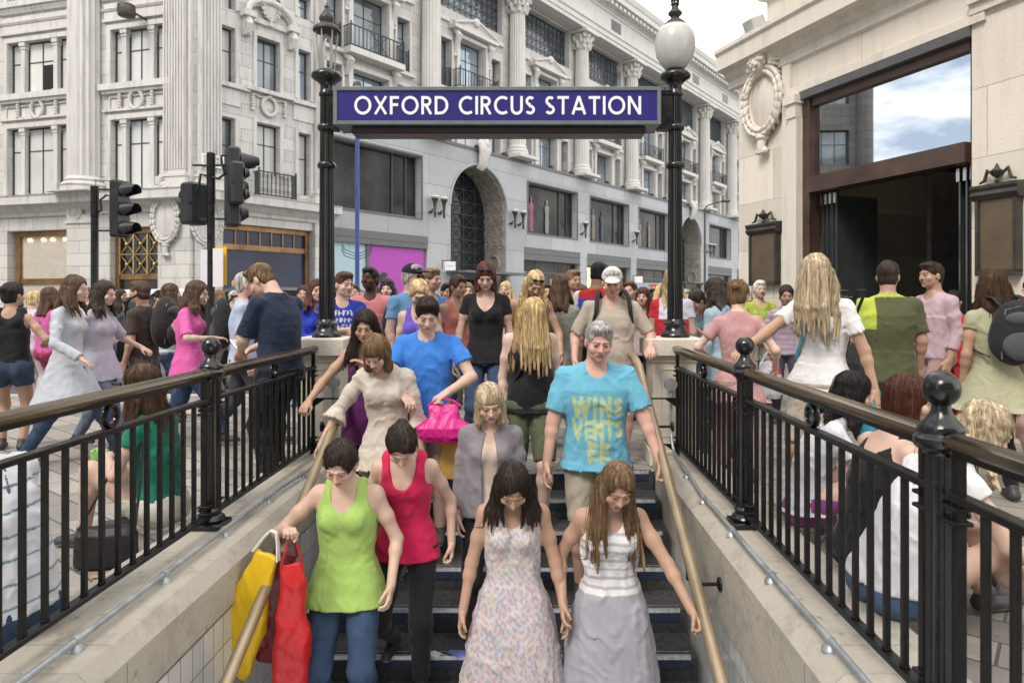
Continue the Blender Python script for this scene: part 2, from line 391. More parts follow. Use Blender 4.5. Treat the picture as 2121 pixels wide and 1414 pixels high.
def glass(name, col, rough=.04, spec=.8, metal=0.0, var=.25, sc=.7):
    m = mat(name, col, rough, metal, var=var, scale=sc, spec=spec); return m
G_blind = glass("window_blind_glass", (.52, .53, .52), .06, .6, var=.12)
G_blind2 = glass("window_pale_glass", (.66, .66, .64), .06, .6, var=.10)
G_blue = glass("window_sky_glass", (.34, .41, .48), .03, .9, .4, var=.35)
G_dark = glass("window_dark_glass", (.025, .028, .032), .04, .4, var=.5)
G_mid = glass("window_grey_glass", (.22, .25, .27), .03, .8, .2, var=.5)
G_shop = glass("shop_glass", (.045, .043, .04), .06, .12, var=.8, sc=.6)

def win(parent, u0, u1, z0, z1, y, us=(), zs=(), g=None, fr=None, fw=.05, bar=.035, d=.06, rot=None, pane=True, open_=None):
    """metal window: frame with glazing bars (part) and its pane (sub-part)"""
    m = MB(); fr = fr or M_winfr
    m.box(u0, u0 + fw, y - d, y, z0, z1); m.box(u1 - fw, u1, y - d, y, z0, z1)
    m.box(u0 + fw, u1 - fw, y - d, y, z1 - fw, z1); m.box(u0 + fw, u1 - fw, y - d, y, z0, z0 + fw)
    for k in us: m.box(u0 + (u1 - u0) * k - bar / 2, u0 + (u1 - u0) * k + bar / 2, y - d + .008, y - .004, z0 + fw, z1 - fw)
    for k in zs: m.box(u0 + fw, u1 - fw, y - d + .014, y - .008, z0 + (z1 - z0) * k - bar / 2, z0 + (z1 - z0) * k + bar / 2)
    o = m.build('window', fr, parent, 0, rot=rot)
    if pane:
        p = MB(); p.box(u0 + fw * .5, u1 - fw * .5, y - .03, y - .022, z0 + fw * .5, z1 - fw * .5)
        q = p.build('pane', g or G_blind, o, 0)
    if open_:
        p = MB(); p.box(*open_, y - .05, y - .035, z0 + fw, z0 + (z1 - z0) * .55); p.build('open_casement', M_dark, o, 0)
    return o

def pilaster(m, u0, u1, z0, z1, y=0, d=.18, n=7):
    """flat fluted pilaster with a moulded base"""
    w = (u1 - u0); m.box(u0, u1, y - d, y, z0 + .5, z1)
    fw = w / (n + .6)
    for i in range(n + 1):      # the fillets between the flutes
        a = u0 + .3 * fw + i * fw - fw * .22; m.box(a, a + fw * .44, y - d - .035, y - d, z0 + .6, z1)
    for h0, h1, o in ((0, .22, .12), (.22, .36, .07), (.36, .44, .10), (.44, .5, .04)):
        m.box(u0 - o, u1 + o, y - d - o, y, z0 + h0, z0 + h1)

def wreath(m, cx, cz, r, y, w):
    """laurel wreath on a swag rail with two hanging drops"""
    m.ring((cx, y - .05, cz), r, r * 1.15, r * .24, 30, 7, lump=.22, lumps=14)
    m.tube([(cx - w, y - .05, cz + r * 1.15), (cx - w * .5, y - .06, cz + r * .92), (cx, y - .08, cz + r * 1.2), (cx + w * .5, y - .06, cz + r * .92), (cx + w, y - .05, cz + r * 1.15)], [r * .08, r * .13, r * .16, r * .13, r * .08], 8)
    m.ball((cx, y - .08, cz + r * 1.2), r * .26, 8)
    for s in (-1, 1):
        for k in range(6):
            m.ball((cx + s * w, y - .05, cz + r * (1.0 - .36 * k)), (r * (.22 + .05 * (k % 2)), .08, r * .22), 8)

def cartouche(m, cx, cz, rw, rh, y, head=True, leaves=22):
    """oval boss in a leafy garland under a winged head"""
    m.lathe([(1.0, 0), (.97, .02), (.9, .035), (.0, .04)], (0, 0, 0), 36)
    k = len(m.v) - 36 * 4
    for i in range(k, len(m.v)):
        a, b, c = m.v[i]; m.v[i] = (cx + a * rw, y - .03 - c, cz + b * rh)
    m.ring((cx, y - .05, cz), rw * 1.06, rh * 1.05, rw * .09, 40, 6)
    for i in range(leaves):
        t = 2 * math.pi * (i + .5) / leaves; ca, sa = math.cos(t), math.sin(t)
        px, pz = cx + ca * rw * 1.34, cz + sa * rh * 1.24; q = rw * (.30 if i % 3 else .34)
        tx, tz = -sa * rw, ca * rh; l = math.hypot(tx, tz); tx, tz = tx / l, tz / l
        for s in (-.5, .5):     # paired overlapping leaves
            ox, oz = ca * q * .42 * s * 2, sa * q * .42 * s * 2
            m.tube([(px + ox - tx * q, y - .02, pz + oz - tz * q), (px + ox - tx * q * .3, y - .10, pz + oz - tz * q * .3), (px + ox + tx * q * .7, y - .11, pz + oz + tz * q * .7), (px + ox + tx * q * 1.05, y - .05, pz + oz + tz * q * 1.05)], [q * .22, q * .44, q * .40, q * .12], 7)
    b = cz - rh * 1.45
    m.ball((cx, y - .07, b), (rw * .4, .1, rh * .14), 10)
    m.tube([(cx, y - .06, b), (cx, y - .1, b - rh * .3), (cx, y - .06, b - rh * .52)], [rw * .26, rw * .22, rw * .32], 8)
    for s in (-1, 0, 1): m.ball((cx + s * rw * .24, y - .08, b - rh * .54), rw * .17, 8)
    if head:
        h = cz + rh * 1.5; q = rw * .46
        m.ball((cx, y - .12, h), (q, q * 1.0, q * 1.18), 16)
        m.ball((cx, y - .12 - q * .98, h - q * .12), (q * .17, q * .22, q * .24), 8)       # nose
        for s in (-1, 1):
            m.ball((cx + s * q * .36, y - .12 - q * .86, h - q * .32), (q * .30, q * .22, q * .27), 8)   # cheeks
            m.ball((cx + s * q * .35, y - .12 - q * .80, h + q * .3), (q * .26, q * .2, q * .10), 8)     # brows
        m.ball((cx, y - .12 - q * .84, h - q * .56), (q * .24, q * .2, q * .10), 8); m.ball((cx, y - .12 - q * .8, h - q * .86), (q * .26, q * .2, q * .2), 8)
        for i in range(15):
            t = R(-20 + 220 * i / 14); m.ball((cx + math.cos(t) * q * 1.0, y - .12 - q * .25 - .04 * (i % 2), h + q * .25 + math.sin(t) * q * 1.02), q * .36, 8)
            if i % 2: m.ball((cx + math.cos(t) * q * .62, y - .12 - q * .68, h + q * .3 + math.sin(t) * q * .66), q * .3, 8)
        for s in (-1, 1):       # wings
            for i in range(6):
                a = R(72 - 17 * i); ln = rw * (1.25 - .10 * i)
                p0 = (cx + s * q * .9, y - .06, h - q * .4)
                p2 = (p0[0] + s * math.cos(a) * ln, y - .04, p0[2] + math.sin(a) * ln * 1.05)
                p1 = ((p0[0] + p2[0]) / 2 + s * .02, y - .13, (p0[2] + p2[2]) / 2 + .02)
                m.tube([p0, p1, p2], [q * .28, q * .30, q * .16], 7)

def balcony_rail(m, u0, u1, z0, z1, y, n, diag=False, sides=0.5):
    for zz in (z0 + .03, z1): m.box(u0, u1, y - .02, y + .02, zz - .02, zz + .02)
    for i in range(n + 1):
        u = u0 + (u1 - u0) * i / n; m.box(u - .013, u + .013, y - .012, y + .012, z0, z1)
    for u in (u0, u1):
        m.box(u - .025, u + .025, y - .025, y + .025, z0 - .03, z1 + .05); m.ball((u, y, z1 + .09), .04, 6)
        if sides:
            for zz in (z0 + .03, z1): m.box(u - .015, u + .015, y + .025, y + sides, zz - .015, zz + .015)
            for k in range(1, 5): m.box(u - .012, u + .012, y + sides * k / 5 - .01, y + sides * k / 5 + .01, z0 + .05, z1 - .02)
    if diag:
        c, w = (u0 + u1) / 2, (u1 - u0) / 2 * .34
        for s in (-1, 1):
            m.tube([(c - w, y - .02, z0 + .05), (c + w, y - .02, z1 - .02)][::s], .014, 5)
        m.tube([(c + w, y - .022, z0 + .05), (c - w, y - .022, z1 - .02)], .014, 5)
        m.ring((c, y - .025, (z0 + z1) / 2), w * .35, w * .35, .014, 16, 5)
    else:
        for i in range(n):
            u = u0 + (u1 - u0) * (i + .5) / n
            m.ring((u, y - .006, z0 + .2 * (z1 - z0) + .02), .045, .06, .009, 10, 4); m.ring((u, y - .006, z1 - .14), .045, .06, .009, 10, 4)

# ------------------------------------------------------------------ corner building, left
FA = Front(-10.67, 21.8, R(-15.7)); FB = Front(-10.67, 21.8, math.atan2(.81, .586))
bld = thing('corner_building', 'pale stone corner building with fluted columns and carved wreaths, left of the station sign', 'building', (-10.67, 21.8, 0))
ra, rb = (0, 0, FA.th), (0, 0, FB.th)
ZT = 19.5
zA = lambda py, px=285: FA.z(px, py)
row = [(zA(392), zA(245)), (zA(172), zA(57)), (zA(-30), zA(-140)), (zA(-215), zA(-330))]
bays = [(FA.u(232), FA.u(340)), (FA.u(18), FA.u(145))]
bw = bays[0][1] - bays[0][0]; step = bays[0][0] - bays[1][0]
uL = FA.u(-60)
holes = [(a, b, z0, z1) for a, b in bays for z0, z1 in row]
zc0, zc1 = zA(440), zA(398)          # entablature over the ground floor
gtop = zA(470)
shop_h = [(FA.u(15), FA.u(147), .0, gtop), (FA.u(228), FA.u(334), .0, gtop)]
m = MB(); m.wall(uL, 0, zc1, ZT, holes, 0, .55); m.wall(uL, 0, 0, zc0, shop_h, 0, .6)
m.add([(0, 0, 0), (uL, 0, 0), (uL, 10, 0), (0, 10, 0), (0, 0, ZT), (uL, 0, ZT), (uL, 10, ZT), (0, 10, ZT)], [(4, 5, 6, 7), (1, 2, 6, 5)])
wl = m.build('wall', M_stL, bld, 0, rot=ra, fix=False)
m = MB()
co = [(.0, zc0), (-.06, zc0), (-.06, zc0 + .12), (-.10, zc0 + .14), (-.10, zc1 - .52), (-.16, zc1 - .46), (-.28, zc1 - .34), (-.52, zc1 - .30), (-.52, zc1 - .06), (-.56, zc1), (0, zc1 + .03)]
m.mould(co, uL, .30)
for a, b in bays:                      # window surrounds, sills, recessed panels
    for j, (z0, z1) in enumerate(row):
        m.box(a - .16, a - .003, -.07, .05, z0, z1 + .16); m.box(b + .003, b + .16, -.07, .05, z0, z1 + .16); m.box(a - .003, b + .003, -.07, .05, z1 + .003, z1 + .16)
        m.box(a - .3, b + .3, -.11, .02, z1 + .26, z1 + .34)
        if j == 1:
            for q in (.58, .95, 1.3): m.mould([(0, z1 + q), (-.10, z1 + q + .02), (-.14, z1 + q + .09), (-.10, z1 + q + .12), (0, z1 + q + .13)], a - .34, b + .34)
        if j: m.box(a - .38, b + .38, -.22, .1, z0 - .2, z0 - .002); m.box(a - .3, b + .3, -.14, .1, z0 - .3, z0 - .2)
        if j == 1:
            p0, p1 = z0 - 1.15, z0 - .36
            for q in ((a - .1, a - .04), (b + .04, b + .1)): m.box(q[0], q[1], -.045, .01, p0, p1)
            m.box(a - .04, b + .04, -.045, .01, p1 - .06, p1); m.box(a - .04, b + .04, -.045, .01, p0, p0 + .06)
for a, b in bays: m.box(a - .25, b + .25, -.07, .01, row[2][0] - 1.0, row[2][0] - .5)
m.build('cornice', M_stLp, bld, 0, rot=ra)
for a, b in bays:
    for j in (1,): m = MB(); wreath(m, (a + b) / 2, (row[j][0] + row[j - 1][1]) / 2 + .02, .26, -.02, (b - a) * .31); m.build('wreath', M_stLp, bld, 60, rot=ra)
for bi, (a, b) in enumerate(bays):
    for j, (z0, z1) in enumerate(row):
        w = b - a; c1, c2 = a + w * .235, b - w * .235
        for cc in (c1, c2):            # stone colonnettes
            mm = MB()
            mm.box(cc - .085, cc + .085, .0, .16, z0 + .10, z1 - .24); mm.box(cc - .12, cc + .12, -.03, .19, z0 + .001, z0 + .10)
            mm.box(cc - .13, cc + .13, -.05, .19, z1 - .14, z1 - .001); mm.box(cc - .11, cc + .11, -.02, .18, z1 - .24, z1 - .14)
            mm.build('colonnette', M_stLp, bld, 0, rot=ra)
        for (p, q, nm) in ((a, c1 - .08, 0), (c1 + .08, c2 - .08, 1), (c2 + .08, b, 0)):
            g = G_blind2 if (bi + j + nm) % 3 == 0 else G_blind
            win(bld, p, q, z0, z1, .20, (.5,) if nm else (), (.62 if j else .66,), g, rot=ra, open_=((p + q) / 2 + .02, q - .06) if (bi == 1 and j == 1 and nm) else None)
def shaft(m, cx, cy, r, z0, z1, n=48, fl=(20, .07), base=.5):
    m.lathe([(r * 1.32, 0), (r * 1.32, base * .3), (r * 1.22, base * .32), (r * 1.3, base * .45), (r * 1.22, base * .6), (r * 1.08, base * .66), (r * 1.14, base * .78), (r * 1.0, base)], (cx, cy, z0), n)
    m.lathe([(r, base + .001), (r * .97, (z1 - z0) * .5), (r * .88, z1 - z0)], (cx, cy, z0), n, flute=fl)
for px0, px1 in ((147, 205),):
    if px0: cu, rr = (FA.u(155) + FA.u(213)) / 2, (FA.u(205) - FA.u(147)) / 2 * .95
    else: cu, rr = (FA.u(147) + FA.u(205)) / 2 - step, .42
    m = MB(); shaft(m, cu, -.08, rr, zc1 + .03, ZT, 80, (20, .08)); m.box(cu - rr * 1.45, cu + rr * 1.45, -rr * 1.45 - .08, .1, zc1 + .004, zc1 + .05); m.build('column', M_stLp, bld, 50, rot=ra)
m = MB(); pilaster(m, FA.u(349), FA.u(392), zc1 + .03, ZT, 0, .2, 7); m.box(FA.u(393), 0, -.1, .05, zc1 + .04, ZT); m.build('pilaster', M_stLp, bld, 0, rot=ra)
# ground floor piers, shop windows
for p0, p1 in ((FA.u(147), FA.u(197)), (FA.u(335), 0.02)):
    m = MB(); m.box(p0, p1, -.16, -.002, 0, zc0 - .002); m.box(p0 - .06, p1 + .06, -.22, .05, zc0 - .30, zc0 - .19); m.build('pier', M_stL, bld, 0, rot=ra)
def shopfront(u0, u1, zt, rot, tr, gl, lights=0, y=.35, par=None):
    f = MB(); f.box(u0, u0 + .16, y - .16, y, 0, zt); f.box(u1 - .16, u1, y - .16, y, 0, zt); f.box(u0 + .16, u1 - .16, y - .16, y, zt - .16, zt)
    f.box(u0 + .16, u1 - .16, y - .13, y, tr - .09, tr + .09)
    if lights:
        for i in range(1, lights): u = u0 + .16 + (u1 - u0 - .32) * i / lights; f.box(u - .025, u + .025, y - .1, y - .02, tr + .09, zt - .16)
    o = f.build('shop_window', M_bronze, par or bld, 0, rot=rot)
    p = MB(); p.box(u0 + .1, u1 - .1, y - .06, y - .05, .02, zt - .05); p.build('pane', gl, o, 0)
    return o
G_cream = mat("lit_shop_blind", (.50, .46, .40), .2, var=.08, spec=.8)
o = shopfront(FA.u(22), FA.u(146), gtop - .02, ra, zA(580), G_cream)
for q in (.15, .42, .6, .85):
    mm = MB(); u_ = FA.u(22) + .2 + (FA.u(146) - FA.u(22) - .4) * q; mm.ball((u_, .24, gtop - .3), .045, 8); mm.build('lamp', emis("shop_spot", (1, .72, .4), 5), o, 60)
o2 = shopfront(FA.u(229), FA.u(333), gtop - .02, ra, zA(572), G_dark)
m = MB(); a, b = FA.u(229) + .17, FA.u(333) - .17; zb, zt = zA(568), gtop - .2
for i in range(3):
    for j in range(2):
        x0, x1 = a + (b - a) * i / 3, a + (b - a) * (i + 1) / 3; y0, y1 = zb + (zt - zb) * j / 2, zb + (zt - zb) * (j + 1) / 2
        m.tube([(x0, .24, y0), (x1, .24, y1)], .016, 6); m.tube([(x0, .235, y1), (x1, .235, y0)], .016, 6); m.ball(((x0 + x1) / 2, .22, (y0 + y1) / 2), .075, 10)
        m.box(x0 - .02, x0 + .02, .19, .21, y0, y1)
    m.box(a, b, .188, .208, zb + (zt - zb) * .5 - .02, zb + (zt - zb) * .5 + .02)
m.build('lattice_grille', mat("brass", (.55, .38, .17), .3, .85), o2, 50)
qL = FA.w(uL, 0, 0); q0 = (-24.0, 20.1); FC = Front(q0[0], q0[1], math.atan2(qL.y - q0[1], qL.x - q0[0])); rc = (0, 0, FC.th)
UC = math.hypot(qL.y - q0[1], qL.x - q0[0]); oc = Vector((q0[0] + 10.67, q0[1] - 21.8, 0))
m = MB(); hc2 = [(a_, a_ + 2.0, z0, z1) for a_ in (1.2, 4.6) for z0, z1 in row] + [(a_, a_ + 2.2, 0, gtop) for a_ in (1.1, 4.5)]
m.wall(0, UC, 0, ZT, hc2, 0, .5); M_stShade = stone('shade_dark_stone', (.17, .165, .16), (1.1, .42, .01)); o = m.build('wall', M_stShade, bld, 0, rot=rc, fix=False); o.location = oc  # shade on this off-frame front, seen reflected, is put into its stone colour
m = MB(); m.mould(co, 0, UC); shaft(m, .45, -.08, .42, zc1 + .03, ZT, 60, (20, .08)); shaft(m, 3.9, -.08, .42, zc1 + .03, ZT, 60, (20, .08)); m.mould([(0, ZT), (-.9, ZT + .1), (-.9, ZT + .6), (0, ZT + .7)], 0, UC); o = m.build('cornice', M_stShade, bld, 45, rot=rc); o.location = oc
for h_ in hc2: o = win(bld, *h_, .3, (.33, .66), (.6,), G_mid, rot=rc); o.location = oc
m = MB(); cartouche(m, (FA.u(332) + FA.u(378)) / 2, zA(457), .36, .58, -.17, head=True, leaves=24); m.build('cartouche', M_stLp, bld, 55, rot=ra)
m = MB(); m.lathe([(1, 0), (.9, .03), (0, .035)], (0, 0, 0), 24)
for i in range(len(m.v)): a_, b_, c_ = m.v[i]; m.v[i] = (FA.u(162) + a_ * .2, -.12 - c_, zA(434) + b_ * .26)
m.ring((FA.u(162), -.14, zA(434)), .26, .32, .07, 26, 7, lump=.2, lumps=12); m.build('medallion', M_stLp, bld, 55, rot=ra)
# --- side b, towards the cross street
zB = lambda py, px: FB.z(px, py)
UB = FB.u(668)
w1 = (FB.u(457), FB.u(486)); w2 = (FB.u(531), FB.u(579)); w3 = (FB.u(617), FB.u(642))
hb = [(w1[0], w1[1], zB(380, 470), zB(243, 470)), (w1[0], w1[1], zB(170, 470), zB(55, 470)),
      (w2[0], w2[1], zB(362, 555), zB(258, 555)), (w2[0], w2[1], zB(190, 555), zB(82, 555)),
      (w3[0], w3[1], zB(405, 630), zB(277, 630)), (w3[0], w3[1], zB(208, 630), zB(106, 630)),
      (w2[0], w2[1], zB(10, 555), 11.9), (w1[0], w1[1], 11.0, 13), (w3[0], w3[1], zB(40, 630), 12.4)]
zs0 = zB(470, 560)
hb2 = [(FB.u(459), FB.u(648), 0, zs0)]
m = MB(); m.wall(0, UB, zc1, ZT, hb, 0, .55); m.wall(0, UB, 0, zc0, hb2, 0, .6)
m.add([(UB, 0, 0), (UB, 0, ZT), (UB, 1.2, ZT), (UB, 1.2, 0)], [(0, 1, 2, 3)])
m.build('wall', M_stL, bld, 0, rot=rb, fix=False)
m = MB(); m.mould(co, -.25, UB + .5)
for h in hb:
    a, b, z0, z1 = h
    m.box(a - .13, a - .003, -.05, .05, z0, z1 + .13); m.box(b + .003, b + .13, -.05, .05, z0, z1 + .13); m.box(a - .003, b + .003, -.05, .05, z1 + .003, z1 + .13)
for a, b, z0 in ((w1[0] - .2, w2[0] - .32, zB(172, 470)), (w3[0] - .3, UB, zB(212, 630))): m.box(a, b, -.16, .02, z0 - .14, z0); 
zz = zB(190, 555); m.box(w2[0] - .45, w2[1] + .45, -.22, .02, zz - .14, zz - .005)
for h in (hb[0], hb[4]): m.box(h[0] - .2, h[1] + .2, -.045, .01, h[3] + .42, h[3] + .95)
# segmental pediment on consoles
pc, pz = (w2[0] + w2[1]) / 2, zB(82, 555) + .40; pr = (w2[1] - w2[0]) / 2 + .42
arcp = [(pc + math.cos(R(a)) * pr, pz + .28 + math.sin(R(a)) * pr * .62) for a in range(180, -1, -10)]
m.tube([(x, -.2, z) for x, z in arcp], .10, 8); m.tube([(x, -.1, z - .1) for x, z in arcp], .08, 8)
for s in (-1, 1):
    m.box(pc + s * pr - .22, pc + s * pr + .22, -.36, 0, pz + .05, pz + .24); m.box(pc + s * pr - .12, pc + s * pr + .12, -.2, 0, pz - .55, pz + .05)
    m.tube([(pc + s * pr, -.2, pz + .02), (pc + s * pr, -.3, pz - .2), (pc + s * pr, -.2, pz - .5)], [.12, .12, .07], 8)
m.box(pc - pr + .2, pc + pr - .2, -.14, 0, pz + .003, pz + .17)
m.build('cornice', M_stLp, bld, 0, rot=rb)
m = MB(); cartouche(m, pc, pz + .62, .24, .30, -.1, head=False, leaves=14); m.build('cartouche', M_stLp, bld, 55, rot=rb)
m = MB(); wreath(m, pc, zB(222, 555), .27, -.02, .62); m.build('wreath', M_stLp, bld, 60, rot=rb)
m = MB(); cartouche(m, FB.u(425), zB(458, 425), .36, .58, -.02, head=True, leaves=24)
m.build('cartouche', M_stLp, bld, 55, rot=rb)
m = MB(); pilaster(m, .12, FB.u(452), zc1 + .03, ZT, 0, .2, 6); m.build('pilaster', M_stLp, bld, 0, rot=rb)
m = MB(); pilaster(m, FB.u(650), UB - .05, zc1 + .03, ZT, 0, .2, 5); m.build('pilaster', M_stLp, bld, 0, rot=rb)
for p0, p1 in ((.02, FB.u(457)), (FB.u(649), UB - .02)): m = MB(); m.box(p0, p1, -.12, -.002, 0, zc0 - .002); m.build('pier', M_stL, bld, 0, rot=rb)
for k, h in enumerate(hb): win(bld, h[0], h[1], h[2], h[3], .3, (.5,) if k in (2, 3, 6) else (), (.6,), (G_mid, G_blind, G_blue)[k % 3] if k not in (2, 4) else G_blind, rot=rb)
m = MB(); balcony_rail(m, w2[0] - .12, w2[1] + .42, zc1 + .06, zc1 + .86, -.35, 9, sides=.3); m.build('balcony', M_iron, bld, 0, rot=rb)
shopfront(FB.u(460), FB.u(647), zs0 - .02, rb, zB(515, 560), mat("navy_shop_glass", (.03, .038, .075), .12, var=.4, scale=.5, spec=.3), 7)
# floodlights on the ledges
for u_, py_ in ((FA.u(137), 382), (FA.u(182), 378), (FA.u(347), 383)):
    m = MB(); m.cbox(u_ - .10, u_ + .10, -.44, -.26, zc1 + .12, zc1 + .38, .02); m.box(u_ - .03, u_ + .03, -.4, -.3, zc1 + .02, zc1 + .13)
    m.build('floodlight', mat("pale_lamp_case", (.5, .5, .48), .5), bld, 30, rot=ra)
# name plate
m = MB(); u0, z0 = FB.u(408), zB(348, 425); m.cbox(u0, u0 + .78, -.27, -.245, z0, z0 + .40, .008)
npl = m.build('name_plate', mat("white_enamel", (.72, .72, .70), .3), bld, 0, rot=rb)
m = MB(); write(m, 'OXFORD', u0 + .07, z0 + .235, .11, -.271, width=.64, w=.13); write(m, 'STREET', u0 + .07, z0 + .095, .11, -.271, width=.64, w=.13); write(m, 'W1', u0 + .33, z0 + .03, .04, -.271, w=.13)
m.build('lettering', mat("black_enamel", (.02, .02, .02), .3), npl, 0)
# the dark lantern camera on a bracket high on the front
cc = thing('security_lamp', 'dark drum-shaped lamp with a copper band on a bracket high on the left facade', 'lamp', FA.w(FA.u(262, -.6), -.6, 0))
zc = FA.z(262, 22, -.6)
m = MB(); m.lathe([(.10, 0), (.24, .02), (.26, .10), (.26, .17)], (0, 0, zc - .2), 20); m.build('drum', M_lead, cc)
m = MB(); m.lathe([(.265, 0), (.265, .06)], (0, 0, zc - .029), 20); m.build('band', M_copper, cc)
m = MB(); m.lathe([(.26, 0), (.25, .12), (.2, .16), (.02, .17)], (0, 0, zc + .032), 20); m.tube([(.2, .05, zc - .05), (.34, .2, zc - .12), (.40, .55, zc - .12)], .035, 8); m.build('cap', M_lead, cc)

# ------------------------------------------------------------------ department store along the cross street
FT = Front(*FB.w(5.75, 0, 0)[:2], FB.th); rt = None
st = thing('department_store', 'long grey-plinthed store with giant Corinthian columns running away behind the station sign', 'building', (FT.o[0], FT.o[1], 0), FT.th)
S, C0, NB = 6.35, 8.25, 6; U1 = C0 + S * 5 + 3.175 + .7; PT = 8.5
arches = [0, 4]
cen = [C0 + S * k for k in (-1, 0, 1, 2, 3, 4, 5)]
m = MB(); z_shop = 3.7
hl = []
for k, c in zip((-1, 0, 1, 2, 3, 4, 5), cen):
    if k in arches:
        r = 2.05; a, b = c - 3.175, c + 3.175; N = 28
        for x0, x1 in ((a, c - r), (c + r, b)): m.add([(x0, 0, 0), (x1, 0, 0), (x1, 0, PT), (x0, 0, PT)], [(0, 1, 2, 3)])
        P = [(c - r * math.cos(math.pi * i / N), 5.75 + r * math.sin(math.pi * i / N)) for i in range(N + 1)]
        for i in range(N): m.add([(P[i][0], 0, P[i][1]), (P[i + 1][0], 0, P[i + 1][1]), (P[i + 1][0], 0, PT), (P[i][0], 0, PT)], [(0, 1, 2, 3)])
    else:
        a, b = c - 3.175, c + 3.175
        hh = [(c - 2.42, c + 2.42, 4.95, 7.6), (c - 2.78, c + 2.78, 0, 4.16)]
        m.wall(a, b, 0, PT, hh, 0, .75)
m.wall(U1 - .7, U1 + 6.5, 0, PT, [(U1 + .6, U1 + 5.4, 4.95, 7.6), (U1 + .2, U1 + 5.8, 0, 4.16)], 0, .7)
m.add([(cen[0] - 3.175, 0, PT), (U1 + 6.5, 0, PT), (U1 + 6.5, .6, PT), (cen[0] - 3.175, .6, PT)], [(0, 1, 2, 3)])
m.add([(cen[0] - 3.175, 0, 0), (cen[0] - 3.175, 0, PT), (cen[0] - 3.175, .9, PT), (cen[0] - 3.175, .9, 0)], [(0, 1, 2, 3)])
m.build('plinth_wall', M_pl, st, 0, fix=False)
m = MB(); m.mould([(0, PT - .02), (-.05, PT - .02), (-.05, PT + .12), (0, PT + .14)], cen[0] - 3.175, U1 + 6.5)
for c in cen[:1] + cen[2:5] + cen[6:]:
    for x0, x1, z0, z1 in ((c - 2.5, c - 2.42, 4.87, 7.68), (c + 2.42, c + 2.5, 4.87, 7.68), (c - 2.42, c + 2.42, 7.6, 7.68), (c - 2.42, c + 2.42, 4.87, 4.95)): m.box(x0, x1, -.035, .02, z0, z1)
m.build('string_course', M_grey, st, 0)
for c in cen[:1] + cen[2:5] + cen[6:] + [U1 + 3]:        # display windows: dark glass left, bars right
    w_ = win(st, c - 2.42, c + 2.42, 4.95, 7.6, .45, (.72, .88), (), G_shop, fw=.07, bar=.07, d=.1)
    rnd = random.Random(int(c * 10))
    cols = [(.20, .18, .17), (.06, .08, .12), (.28, .10, .16), (.24, .23, .21)]
    if c < 8 or c > 32: continue
    for q in range(2):        # clothed dummies behind the glass
        x = c - 1.5 + q * 1.3 + rnd.uniform(-.2, .2); m = MB()
        m.lathe([(.02, 0), (.16, .02), (.19, .7), (.15, 1.0), (.22, 1.35), (.2, 1.5), (.06, 1.6), (.06, 1.66), (.09, 1.74), (.07, 1.88), (.0, 1.9)], (x, .36, 5.05), 12, sy=.25)
        qq = int(c + q) % 4; m.build('display_dummy', mat("dummy_%d" % qq, cols[qq], .7), w_, 40)
# shopfronts at street level
M_mag = mat("magenta_hoarding", (.40, .05, .40), .45, var=.04); M_lb = mat("pale_blue_panel", (.36, .52, .58), .4, var=.04)
c = cen[0]
f = MB(); f.box(c - 2.78, c + 2.78, -.05, .3, 3.62, 4.16); f.box(c - 2.78, c + 2.78, -.07, -.05, 3.86, 3.9)
fo = f.build('fascia', M_grey, st, 0)
xs_ = FT.u(758, .1); xe_ = FT.u(903, .1)
p = MB(); p.box(xs_ + .12, c + 2.72, .10, .16, 0, 3.6); hd = p.build('hoarding', M_mag, st, 0)
p = MB(); write(p, 'S', FT.u(786, .09), FT.z(800, 612, .09), .95, .098, w=.24); p.build('letter', mat("black_vinyl", (.02, .02, .025), .4), hd, 0)
p = MB(); p.box(c - 2.78, xs_, .12, .18, .5, 3.6); p.build('window_panel', M_lb, st, 0)
p = MB(); p.box(xs_, xs_ + .12, .05, .22, 0, 3.62); p.box(c - 2.78, c - 2.7, .05, .22, 0, 3.62); p.build('mullion', M_grey, st, 0)
for i, c in enumerate(cen[2:5] + cen[6:] + [U1 + 3]):
    f = MB(); f.box(c - 2.78, c + 2.78, .02, .35, 3.5, 4.16); f.box(c - 2.78, c + 2.78, -.0, .02, 3.84, 3.88); f.build('fascia', M_grey, st, 0)
    w_ = win(st, c - 2.76, c + 2.76, .1, 3.5, .4, (.28, .62, .86), (.82,), G_shop, fr=M_grey, fw=.06, bar=.05)
    if i in (1,):
        for q in range(7):
            m = MB(); m.ball((c - 2.2 + q * .62, .28, 3.25), .07, 8); m.build('lamp', emis("warm_spot", (1, .66, .32), 7), w_, 60)
        m = MB(); m.box(c - 2.5, c + 1.6, .33, .36, .3, 3.35); m.build('lit_display', emis("lit_display", (.9, .70, .42), .35), w_, 0)
    rr_ = random.Random(i + 40)
    for q in range(6): m = MB(); x_ = c - 2.5 + q * .85 + rr_.uniform(0, .3); zh = rr_.uniform(1.6, 3.1); m.box(x_, x_ + rr_.uniform(.2, .7), .33 + q * .001, .345, rr_.uniform(.3, .9), zh); m.build('display_panel', mat("display_dim", (.23, .22, .20), .7, var=.6, scale=1.3), w_, 0)
